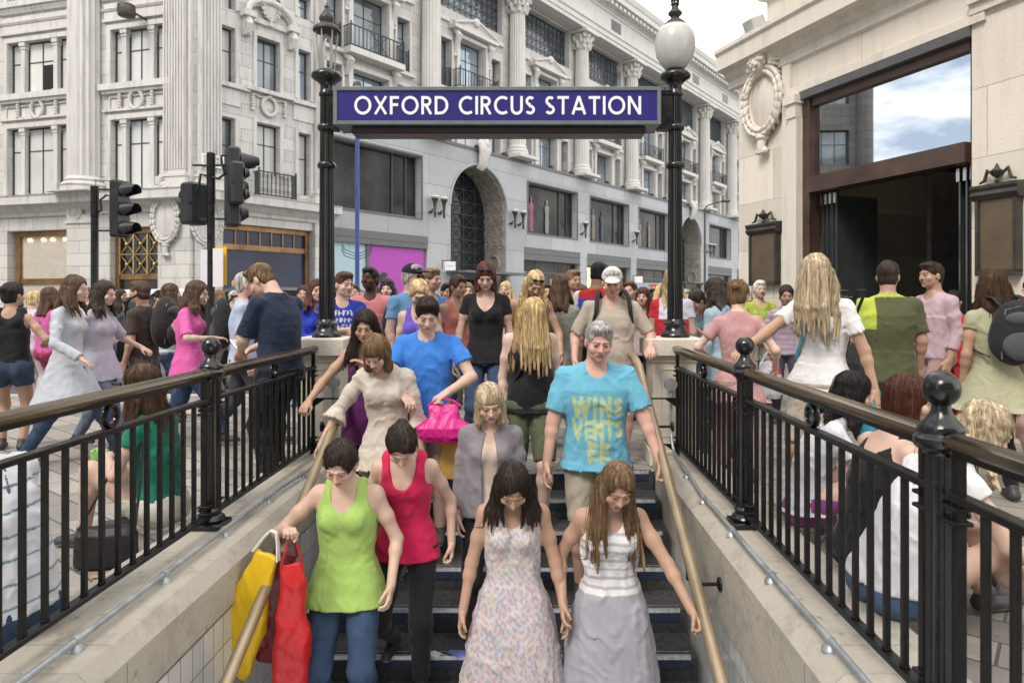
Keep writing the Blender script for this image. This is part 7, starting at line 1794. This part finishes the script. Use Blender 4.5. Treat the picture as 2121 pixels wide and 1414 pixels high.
# --- top of the stairs and just behind
P(1006, 6.15, 541, 'woman in a black scoop-neck T-shirt with auburn bob and sunglasses on her hair', group=CR, z0=0, skin='fair', hair='bob', hc='auburn', head=(26, 2, 0), fat=1.10, top=('tee', (.012, .012, .014), {'neck': .16, 'nw': .078, 'sleeve': .45, 'hem': -.08}), bottom=JE, extra=(('shades', 'up'),), hands=((-.28, -.05, .86), None))
P(866, 5.95, 580, 'blonde woman in a violet vest top behind the blue polo shirt', group=ST, skin='fair', hair='bun', hc='blond', head=(30, 14, 0), top=('tank', (.13, .09, .50), {'neck': .12}), bottom=JE)
P(1094, 6.40, 558, 'blonde woman in a bright yellow vest top with sunglasses on her head', group=ST, skin='tan', hair='mid', hc='blond', head=(34, 12, 8), lean=(.1, .05), fat=1.05, top=('tank', (.62, .50, .03), {'neck': .12}), bottom=('shorts', (.05, .05, .06)), extra=(('shades', 'up'),), hands=(None, (.30, -.25, .92)))
P(1160, 6.75, 572, 'brown-haired woman in a grey short-sleeved blouse, seen from behind', group=ST, rz=176, skin='tan', hair='mid', hc='brown', head=(4, 0, 0), fat=1.05, top=('blouse', (.24, .245, .225), {'hem': -.25, 'flare': .03, 'sleeve': .5}), bottom=('skirt', (.22, .22, .20), {'len': .45}))
pc_ = P(1268, 5.98, 558, 'man in a white cap and beige shirt by the right pedestal', group=ST, z0=0, sex='m', skin='pink', hair='crop', hc='grey', head=(16, -6, 0), fat=1.22, top=('shirt', (.44, .38, .32), {'hem': -.12, 'flare': .025, 'sleeve': .9, 'fold': .009}), bottom=('shorts', (.30, .27, .2), {'len': .9, 'off': .02}), extra=(('cap', (.62, .62, .60)),), hands=((-.33, -.1, .9), (.30, -.24, 1.02)), curl=(.5, .5))
backpack('dark slate backpack on the man in the white cap', (pc_.location.x, pc_.location.y + .12, 1.45), 0, (.32, .17, .46), (.05, .06, .075))
P(1238, 7.25, 543, 'black-haired youth in a blue, white and red football shirt', group=ST, rz=150, sex='m', skin='olive', hair='short', hc='black', head=(12, 0, 0), top=('tee', (.035, .07, .42), {'sleeve': .7, 'print': lambda v, cc, sp, s: np.where(((np.abs(v[:, [0]]) > .17) & (v[:, [2]] > 1.36)), (.75, .75, .78), np.where((v[:, [2]] > 1.43), (.55, .03, .03), cc))}), bottom=BT)
P(768, 7.50, 557, 'bald dark-skinned man in a salmon pink shirt', group=ST, sex='m', skin='dark', hair='crop', hc='black', head=(-4, -20, 0), top=('shirt', (.52, .19, .20)), bottom=BT, hands=((-.1, -.24, 1.28), None), poles=((-.9, .2, -.3), None))
P(709, 6.85, 566, 'boy in a royal blue T-shirt with white print beside the left lamp column', group=ST, rz=18, sex='m', skin='fair', hair='short', hc='brown', head=(6, 30, 0), top=('tee', (.02, .045, .36), {'print': text_block((.6, .6, .62), 1.12, 1.32, .09, 3)}), bottom=JE, hands=((.10, -.26, 1.08), (-.05, -.28, 1.12)), poles=((-.9, .2, -.4), (.9, .2, -.4)))
P(656, 7.1, 582, 'youth in a cobalt blue hoodie almost hidden behind the left lamp column', group=ST, rz=30, skin='fair', hair='mid', hc='auburn', top=('tee', (.025, .05, .42), {'sleeve': 1.8}), bottom=BT, hands=((-.02, -.28, 1.05), (.05, -.28, 1.08)))
P(803, 8.1, 580, 'dark-haired girl with sunglasses pushed up beside the salmon shirt', group=ST, skin='pale', hair='long', hc='dark', top=('tee', (.5, .48, .46)), bottom=JE, extra=(('shades', 'up'),))
cm1 = P(852, 6.9, 551, 'man in a navy baseball cap and pale blue polo shirt looking right', group=ST, rz=52, sex='m', skin='fair', hair='crop', hc='grey', head=(0, 10, 0), fat=1.08, top=('polo', (.14, .30, .52)), bottom=BT, extra=(('cap', (.018, .02, .03)), ('shades', 'down')))
backpack('black rucksack on the man in the navy cap', (cm1.location.x - .12, cm1.location.y + .10, 1.40), R(52), (.3, .16, .44))
P(892, 7.6, 559, 'balding pink-faced man in a blue shirt behind the navy cap', group=ST, rz=40, sex='m', skin='pink', hair='crop', hc='light', head=(0, 20, 0), top=('shirt', (.09, .22, .48)), bottom=BT)
P(946, 7.3, 571, 'brown-haired woman in a coral vest with sunglasses on her head', group=ST, rz=35, skin='tan', hair='pony', hc='brown', head=(8, 10, 0), top=('tank', (.50, .17, .14)), bottom=JE, extra=(('shades', 'up'),))
P(1186, 8.3, 562, 'bald man in a navy top above the grey blouse', group=ST, rz=30, sex='m', skin='tan', hair='crop', hc='light', top=('tee', (.02, .03, .10)), bottom=BT)
P(1392, 7.0, 558, 'curly blonde woman in white and red, half behind the right lamp column', group=ST, rz=165, skin='fair', hair='long', hc='blond', fat=1.15, top=('blouse', (.62, .63, .72), {'print': lambda v, cc, sp, s: np.where((v[:, [2]] < 1.22) | (v[:, [0]] > .12), (.55, .03, .05), cc)}), bottom=('trousers', (.35, .03, .05)))
P(1450, 7.6, 602, 'woman with dark tied-back hair bending over a phone right of the lamp column', group=ST, rz=-60, skin='tan', hair='pony', hc='dark', head=(30, 0, 0), lean=(.18, 0), top=('tee', (.16, .30, .34)), bottom=JE, hands=((-.05, -.34, 1.12), (.05, -.34, 1.14)))
P(1486, 6.25, 577, 'woman in a pale denim shirt with dark shoulder-length hair, seen from behind', group=ST, rz=-150, skin='fair', hair='mid', hc='dark', head=(18, 0, 0), top=('shirt', (.30, .40, .48), {'sleeve': 1.6, 'hem': -.3, 'flare': .03, 'off': .014}), bottom=JE)
P(1527, 5.45, 583, 'woman in a dusty pink T-shirt with light brown hair in a bun, seen from behind', group=ST, z0=0, rz=170, skin='pale', hair='bun', hc='light', head=(8, -20, 0), top=('tee', (.50, .28, .28), {'hem': -.3, 'flare': .03, 'sleeve': .6, 'off': .014}), bottom=('trousers', (.42, .27, .27), {'off': .02}), hands=((-.30, -.1, .86), (.26, -.22, 1.0)))
P(1573, 9.3, 584, 'white-haired man in a lime green T-shirt standing under the small plaque', group=ST, sex='m', skin='fair', hair='crop', hc='white', top=('tee', (.34, .42, .06), {'print': text_block((.5, .55, .3), 1.2, 1.27, .1, 1)}), bottom=('shorts', (.3, .3, .26)), hands=((-.12, -.24, 1.0), (.12, -.24, 1.0)), poles=((-.9, .2, -.4), (.9, .2, -.4)))
mv = P(1628, 7.9, 592, 'woman in a mauve checked shirt carrying a clear plastic bag', group=ST, rz=-12, skin='tan', hair='pony', hc='dark', head=(10, 0, 0), top=('shirt', (.40, .33, .40), {'print': stripes((.30, .22, .30), .06, .3), 'sleeve': .9}), bottom=('trousers', (.06, .06, .09)), hands=((-.22, -.15, .86), (.2, -.25, 1.0)))
w = wrist(mv, 0); blob_bag('carrier_bag', 'pale translucent carrier bag with red contents by the mauve checked shirt', 'bag', (w.x, w.y - .06, w.z - .03), 0, (.30, .16, .42), (.50, .50, .54), handle=.1, group='carrier bags', crumple=.02, pm=lambda v, cc: np.where((v[:, [2]] > -.25) & (v[:, [0]] > .02), (.5, .08, .1), cc))
wt = P(1692, 4.42, 527, 'blonde woman in a white T-shirt resting her hand on the bronze handrail', group=ST, z0=0, rz=-48, skin='tan', hair='vlong', hc='ash', head=(22, 10, 0), fat=1.12, top=('tee', (.74, .73, .74), {'neck': .13, 'nw': .075, 'sleeve': .62, 'hem': -.12, 'fold': .008}), bottom=('shorts', (.42, .37, .31), {'len': .9, 'off': .02}), hands=((-.29, -.57, 1.06), (.33, .04, .84)), curl=(.35, .4), poles=((-.6, .5, -.6), None), extra=('veil', ('strap', 1, (.08, .34, .42)),))
w = wrist(wt, 1); blob_bag('carrier_bag', 'small bright cyan bag behind the blonde woman in white', 'bag', (w.x + .08, w.y + .18, w.z + .02), R(30), (.24, .12, .26), (.03, .38, .55), handle=.08, group='carrier bags')
F = Field((-.26, -.12, -.3), (.26, .14, .08), .009); F.ell((0, 0, -.12), (.19, .07, .15), .02); F.noise(.01, 18, 4); v, q = F.mesh(); sb = mk('shoulder_bag', v, q, M_shoe, None, np.tile(np.array((.018, .017, .02)), (len(v), 1))); sb.location = (wt.location.x + .30, wt.location.y + .14, 1.10); sb.rotation_euler = (0, R(12), R(40)); m = MB(); m.tube([(-.15, 0, -.05), (-.20, -.05, .12), (-.27, -.13, .27), (-.30, -.16, .325), (-.28, -.10, .33), (-.16, -.02, .16), (.10, 0, -.03)], .011, 8, sq=.5); m.build('strap', mat('webbing', (.018, .018, .02), .8), sb, 60); tag(sb, 'black leather shoulder bag behind the blonde woman in white', 'bag')
ol = P(1838, 5.65, 544, 'broad man in an olive T-shirt with a lime collar, seen from behind', group=ST, rz=163, sex='m', skin='tan', hair='short', hc='dark', head=(4, -16, 0), fat=1.18, top=('polo', (.085, .095, .045), {'sleeve': .8, 'hem': -.2, 'flare': .02, 'print': lambda v, cc, sp, s: np.where((v[:, [2]] > 1.44) | ((v[:, [0]] > .11) & (v[:, [2]] > 1.18)), (.42, .50, .07), cc)}), bottom=('trousers', (.16, .14, .11)))
P(1932, 6.5, 546, 'man in a pale mauve shirt walking past the doorway', group=ST, rz=-80, sex='m', skin='tan', hair='crop', hc='dark', top=('shirt', (.48, .36, .40), {'sleeve': 1.6}), bottom=('trousers', (.35, .24, .22)))
P(1976, 7.3, 607, 'short woman in a bright red T-shirt with sunglasses on her hair', group=ST, rz=-50, skin='tan', hair='pony', hc='black', head=(10, 0, 0), top=('tee', (.58, .02, .03), {'sleeve': .6}), bottom=('trousers', (.35, .02, .03)), extra=(('shades', 'up'),), hands=((-.08, -.28, 1.0), (.1, -.26, 1.02)))
bp_ = P(2056, 4.95, 560, 'girl in a sage green blouse wearing a large black backpack', group=ST, z0=0, rz=172, skin='tan', hair='vlong', hc='brown', head=(0, -12, 0), fat=1.08, top=('blouse', (.38, .38, .25), {'hem': -.32, 'flare': .05, 'sleeve': .35, 'fold': .01}), bottom=('trousers', (.012, .012, .013), {'off': .006}))
backpack('large black backpack with grey pockets on the girl in the sage blouse', (bp_.location.x + .02, bp_.location.y - .13, 1.40), R(172), (.31, .16, .43), (.020, .022, .026), (.075, .08, .09))
P(2148, 5.5, 580, 'woman in a pale top and coral skirt passing the right edge of the frame', group=ST, z0=0, rz=-100, skin='fair', hair='mid', hc='dark', top=('blouse', (.42, .40, .38)), bottom=('skirt', (.60, .16, .12), {'len': .5}))
P(1770, 9.9, 576, 'dark-skinned doorman in black standing inside the dark doorway', group=ST, z0=0, rz=-20, sex='m', skin='dark', hair='crop', hc='black', top=('tee', (.02, .025, .04)), bottom=BT)
# --- left crowd
P(24, 6.5, 589, 'woman in a black sleeveless top and denim shorts at the left edge, seen from behind', group=ST, rz=200, skin='tan', hair='bun', hc='black', head=(0, -30, 0), fat=1.08, top=('tank', (.014, .014, .016), {'neck': .06, 'back': .05, 'strap': .09, 'hem': -.02}), bottom=('shorts', (.05, .075, .115), {'len': .42, 'off': .016}), hands=((-.24, -.15, 1.0), (.27, -.12, .95)))
P(70, 9.3, 607, 'person in a pale lilac T-shirt beyond the black sleeveless top', group=ST, rz=170, sex='m', skin='fair', hair='crop', hc='blond', top=('tee', (.60, .50, .66)), bottom=('trousers', (.45, .40, .42)))
P(103, 8.4, 598, 'woman in a magenta top with a brown bag strap', group=ST, rz=160, skin='fair', hair='mid', hc='brown', top=('blouse', (.52, .10, .32)), bottom=('trousers', (.30, .04, .10)), extra=(('strap', 1, (.12, .04, .04)),))
gc = P(150, 6.05, 572, 'woman in a long pale grey-blue cardigan striding past in jeans', group=ST, rz=98, skin='fair', hair='mid', hc='brown', head=(8, 0, 0), fat=1.08, top=('jacket', (.44, .47, .52), {'hem': -.55, 'flare': .04, 'under': (.5, .48, .5)}), bottom=JE, feet=((-.1, .30, .10), (.1, -.36, .08)), hands=((-.26, -.22, .92), (.26, .18, .92)))
w = wrist(gc, 0); blob_bag('carrier_bag', 'small lime bag swinging behind the grey-blue cardigan', 'bag', (X(108, 6.0), 6.0, Z(785, 6.0) + .02), R(80), (.2, .1, .22), (.48, .60, .04), handle=.04, group='carrier bags')
lg = P(212, 6.5, 584, 'woman in a lilac-grey T-shirt and pale jeans walking left of the big dark rucksack', group=ST, rz=85, skin='fair', hair='mid', hc='dark', head=(10, 0, 0), fat=1.1, top=('tee', (.40, .39, .46), {'sleeve': .9, 'hem': -.25, 'flare': .03}), bottom=('jeans', (.14, .17, .24)), feet=((-.1, -.32, .08), (.1, .30, .10)), hands=((-.26, .15, .92), (.26, -.25, .95)))
br = P(292, 7.2, 586, 'brown-haired man in a dark brown top with a big dark rucksack', group=ST, rz=-95, sex='m', skin='tan', hair='short', hc='brown', top=('tee', (.055, .042, .038), {'sleeve': .8}), bottom=('trousers', (.13, .10, .09)), feet=((-.1, -.28, .08), (.1, .28, .10)))
backpack('big dark brown rucksack on the man left of the striped vest', (br.location.x + .15, br.location.y, 1.43), R(-95), (.34, .22, .52), (.03, .027, .026), (.05, .045, .042))
P(352, 8.0, 590, 'girl in a blue and white striped vest with bare arms', group=ST, rz=140, skin='tan', hair='mid', hc='brown', top=('tank', (.50, .52, .54), {'neck': .06, 'back': .05, 'print': stripes((.16, .24, .32), .05, .4)}), bottom=JE)
P(402, 6.75, 583, 'woman in a bright pink T-shirt and jeans hurrying right', group=ST, rz=100, skin='fair', hair='mid', hc='brown', head=(14, 0, 0), fat=1.12, top=('tee', (.66, .12, .38), {'hem': -.25, 'flare': .03, 'sleeve': .9}), bottom=JE, feet=((-.1, -.34, .08), (.1, .32, .11)), hands=((-.20, -.28, 1.05), (.24, .1, .95)))
lb_ = P(508, 6.75, 568, 'grey-haired man in a pale blue shirt with a black rucksack walking right', group=ST, rz=112, sex='m', skin='pink', hair='crop', hc='grey', top=('shirt', (.40, .47, .62), {'hem': -.18, 'flare': .02, 'sleeve': .9}), bottom=('trousers', (.05, .055, .07)), feet=((-.1, -.3, .08), (.1, .3, .11)))
backpack('black rucksack on the grey-haired man in the pale blue shirt', (lb_.location.x - .13, lb_.location.y + .04, 1.42), R(112), (.3, .18, .48))
nv = P(556, 5.45, 544, 'man in a navy T-shirt and black trousers leaning on the railing with his phone', group=SE, z0=0, rz=-118, sex='m', skin='fair', hair='short', hc='light', head=(36, 14, 0), lean=(.10, 0), fat=1.06, top=('tee', (.014, .024, .052), {'sleeve': .9, 'cuff': .018, 'hem': -.14, 'flare': .014, 'fold': .008}), bottom=('trousers', (.010, .010, .012), {'off': .022, 'fold': .010}), hands=((-.04, -.36, 1.02), (.10, -.33, 1.0)), curl=(.8, .9), poles=((-.8, .5, -.6), (.8, .5, -.6)), feet=((-.12, -.16, .08), (.14, .06, .08)), shoes=(.02, .02, .022))
w = (wrist(nv, 0) + wrist(nv, 1)) / 2
m = MB(); m.cbox(-.03, .03, -.004, .004, -.06, .06, .003); ph = m.build('phone', mat("phone_silver", (.45, .47, .5), .3, .4), None, 30, loc=(w.x - .09, w.y + .03, w.z + .05)); ph.rotation_euler = (R(50), 0, R(-118)); tag(ph, 'silver phone in the hands of the man in navy', 'phone')
# --- seated people
sw = .155
gw = person('seated woman in a green T-shirt and white shorts with a long brown ponytail', group=SE, loc=(-2.16, 4.02, 0), rz=R(-97), h=1.64, seat=.22, g=.0085, hg=.0045, lean=(.12, 0), head=(4, 6, 0), skin='fair', hair='vlong', hc='brown', top=('tee', (.012, .17, .105), {'sleeve': .42, 'hem': .02, 'flare': .004, 'neck': .05, 'fold': .008}), bottom=('shorts', (.60, .58, .53), {'len': .42, 'off': .014}), feet=((-.14, -.34, .08), (.10, -.40, .08)), hands=((-.10, -.30, .46), (.06, -.28, .50)), curl=(1.0, 1.0), poles=((-.7, .5, -.5), (.7, .5, -.5)))
w = (wrist(gw, 0) + wrist(gw, 1)) / 2
pkt = blob_bag('snack_packet', 'green and blue snack packet held by the seated woman in green', 'packet', (w.x - .10, w.y, w.z + .06), R(10), (.13, .05, .17), (.25, .50, .12), handle=.0, crumple=.006, pm=lambda v, cc: np.where((np.abs(v[:, [2]] + .09) < .03), (.05, .16, .5), cc))
F = Field((-.22, -.12, -.2), (.22, .12, .2), .007); F.ell((0, 0, 0), (.5, .5, .5), .01, -.0); F.F[:] = 1; F.loft(np.array([-.11, -.09, .06, .10]), [.15, .155, .15, .12], [.055, .06, .055, .03], [0] * 4, [0] * 4, -.11, .10, .01, 0, 4); F.noise(.006, 16, 9); v, q = F.mesh()
hb_ = thing('handbag', 'black leather handbag beside the seated woman in green', 'bag', (-2.25, 3.66, .12), R(8)); mk('bag_body', v, q, M_shoe, hb_, np.tile(np.array((.016, .016, .017)), (len(v), 1)))
m = MB(); m.tube([(-.14, 0, .08), (-.06, .12, .30), (.04, .25, .62)], .008, 6); m.tube([(.14, 0, .08), (.12, .12, .30), (.08, .25, .62)], .008, 6); m.build('strap', M_blk2, hb_, 60)
person('seated person in a white T-shirt with thin blue stripes at the left edge', group=SE, loc=(-2.06, 2.70, 0), rz=R(-100), h=1.72, sex='m', seat=.22, g=.0085, hg=.006, lean=(.28, 0), head=(20, 20, 0), skin='fair', hair='short', hc='brown', fat=1.1, top=('tee', (.66, .67, .72), {'sleeve': .7, 'hem': -.02, 'flare': .02, 'print': stripes((.10, .20, .25), .085, .10), 'fold': .009}), bottom=JE, feet=((-.14, -.50, .08), (.12, -.52, .08)), hands=((-.1, -.4, .45), (.1, -.4, .45)), extra=(('strap', -1, (.10, .10, .11)),))
person('seated dark-haired woman in a white top, farthest of the three seated women', group=SE, loc=(1.60, 4.05, 0), rz=R(82), h=1.62, seat=.22, g=.0085, hg=.005, lean=(.30, -.12), head=(14, 0, 0), skin='fair', hair='mid', hc='black', fat=1.1, top=('tee', (.62, .62, .68), {'neck': .1, 'back': .04, 'hem': -.04, 'flare': .02, 'fold': .009}), bottom=('trousers', (.25, .05, .22)), feet=((-.12, -.50, .08), (.12, -.55, .08)), hands=((-.1, -.45, .5), (.1, -.45, .5)))
person('seated woman in a black strappy top with reddish-brown hair and a silver hair clip', group=SE, loc=(1.62, 3.30, 0), rz=R(96), h=1.70, seat=.22, g=.0078, hg=.0042, lean=(.24, .02), head=(6, -34, 0), skin='fair', hair='bob', hc='auburn', fat=1.16, top=('tank', (.013, .013, .014), {'neck': .12, 'back': .13, 'nw': .09, 'strap': .03, 'hem': -.04, 'flare': .02}), bottom=BT, feet=((-.12, -.52, .08), (.12, -.5, .08)), hands=((-.1, -.45, .5), (.1, -.45, .5)), extra=(('clip',),))
person('seated woman in a white blouse with wavy blonde hair and a dark crossbody strap', group=SE, loc=(1.53, 2.93, 0), rz=R(98), h=1.66, seat=.22, g=.0078, hg=.0045, lean=(.44, -.10), head=(30, -10, 0), skin='fair', hair='curly', hc='ash', fat=1.1, top=('blouse', (.70, .70, .72), {'neck': .05, 'back': .06, 'sleeve': .25, 'hem': .02, 'flare': .03, 'fold': .010}), bottom=('shorts', (.09, .14, .24), {'len': .5, 'off': .014}), feet=((-.14, -.62, .08), (.12, -.55, .08)), hands=((-.24, -.52, .32), (.1, -.5, .4)), extra=(('strap', -1, (.025, .03, .03)),))
m = MB(); F = Field((-.16, -.1, -.14), (.16, .1, .14), .007); F.ell((0, 0, 0), (.12, .06, .09), .02); F.noise(.005, 20, 2); v, q = F.mesh(); cb = thing('handbag', 'small black handbag with a brass ring by the nearest seated woman', 'bag', (1.98, 2.62, .24), R(60)); mk('bag_body', v, q, M_shoe, cb, np.tile(np.array((.012, .012, .013)), (len(v), 1)))
m.ring((-.02, -.065, .04), .022, .022, .004, 18, 6); m.build('ring', M_brass, cb, 60)
# --- the far crowd along the cross street, each one distinct
far = [
 (30, 12, 601, 'f', 'fair', 'mid', 'dark', (.30, .05, .08), 'dark red', 20), (182, 11.5, 598, 'm', 'fair', 'short', 'brown', (.45, .45, .5), 'pale grey', -60), (250, 12.5, 600, 'f', 'tan', 'long', 'dark', (.10, .10, .12), 'charcoal', 80),
 (330, 11, 603, 'm', 'tan', 'short', 'black', (.10, .16, .28), 'slate blue', 60), (452, 10.8, 602, 'f', 'fair', 'mid', 'light', (.5, .35, .35), 'faded rose', -70), (485, 12.0, 604, 'm', 'fair', 'crop', 'grey', (.25, .22, .18), 'khaki brown', 90),
 (628, 9.2, 594, 'f', 'fair', 'bun', 'auburn', (.40, .30, .05), 'mustard', 15), (735, 10.0, 592, 'm', 'fair', 'short', 'brown', (.15, .15, .16), 'dark grey', 0), (783, 11.0, 596, 'f', 'tan', 'mid', 'dark', (.6, .58, .55), 'cream', -20),
 (925, 9.4, 590, 'm', 'olive', 'short', 'black', (.05, .10, .08), 'bottle green', 30), (968, 9.0, 588, 'f', 'fair', 'mid', 'light', (.42, .12, .12), 'brick red', 10), (1048, 9.6, 585, 'f', 'fair', 'long', 'blond', (.55, .42, .38), 'peach', -15),
 (1130, 10.4, 590, 'm', 'fair', 'short', 'dark', (.05, .06, .12), 'dark navy', 20), (1205, 9.8, 592, 'f', 'tan', 'pony', 'brown', (.65, .62, .6), 'off-white', 40), (1282, 10.6, 592, 'f', 'pale', 'mid', 'brown', (.30, .14, .20), 'plum', -25),
 (1306, 8.6, 586, 'm', 'pink', 'short', 'brown', (.35, .30, .28), 'taupe', -30), (1332, 8.1, 598, 'f', 'fair', 'long', 'auburn', (.55, .45, .42), 'beige', -20), (1352, 11.2, 600, 'm', 'dark', 'crop', 'black', (.5, .5, .52), 'light grey', 0),
 (1370, 9.4, 590, 'f', 'fair', 'mid', 'blond', (.62, .66, .76), 'white and pale blue', 160), (1418, 10.4, 602, 'm', 'fair', 'crop', 'grey', (.10, .18, .20), 'dark teal', 10), (1442, 11.6, 598, 'f', 'tan', 'mid', 'black', (.5, .1, .3), 'raspberry', 20),
 (1508, 11.8, 600, 'm', 'tan', 'short', 'dark', (.09, .08, .08), 'near-black', -30), (1546, 10.0, 604, 'f', 'fair', 'bob', 'grey', (.25, .35, .5), 'denim blue', 15), (1640, 9.9, 606, 'f', 'pale', 'mid', 'light', (.6, .4, .45), 'shell pink', -10),
 (1008, 12.5, 600, 'm', 'fair', 'short', 'brown', (.2, .3, .45), 'steel blue', 0), (1085, 13.5, 602, 'f', 'tan', 'mid', 'dark', (.15, .3, .15), 'leaf green', 30), (1225, 13.0, 600, 'm', 'fair', 'bald', 'brown', (.4, .4, .4), 'mid grey', -20),
 (870, 12.0, 600, 'f', 'fair', 'mid', 'auburn', (.5, .25, .1), 'burnt orange', 12), (1400, 14, 600, 'm', 'olive', 'short', 'black', (.3, .05, .05), 'maroon', 20), (1475, 9.0, 610, 'f', 'olive', 'bob', 'black', (.04, .08, .25), 'deep blue', -40)]
for px, Y_, py, sx_, sk, hr, hcol, c_, cn, rz in far:
    near = 'far left of the crowd' if px < 200 else 'in front of the white car' if px < 480 else 'near the black cab' if px < 650 else 'before the magenta hoarding' if px < 900 else 'before the near arch' if px < 1060 else 'before the shop windows between the arches' if px < 1290 else 'by the right lamp column' if px < 1460 else 'near the cream corner building'
    P(px, Y_, py, f"{'man' if sx_ == 'm' else 'woman'} in a {cn} top with {'no' if hr == 'bald' else {'light': 'light brown'}.get(hcol, hcol)} hair, {near}", rz=rz, group=FAR, sex=sx_, skin=sk, hair=hr, hc=hcol, top=('tee' if sx_ == 'm' else 'blouse', c_), bottom=[BT, JE, ('trousers', (.2, .18, .15))][px % 3], g=.017, hg=.0105)
for o in scene.objects:
    if '_wr' in o: del o['_wr']
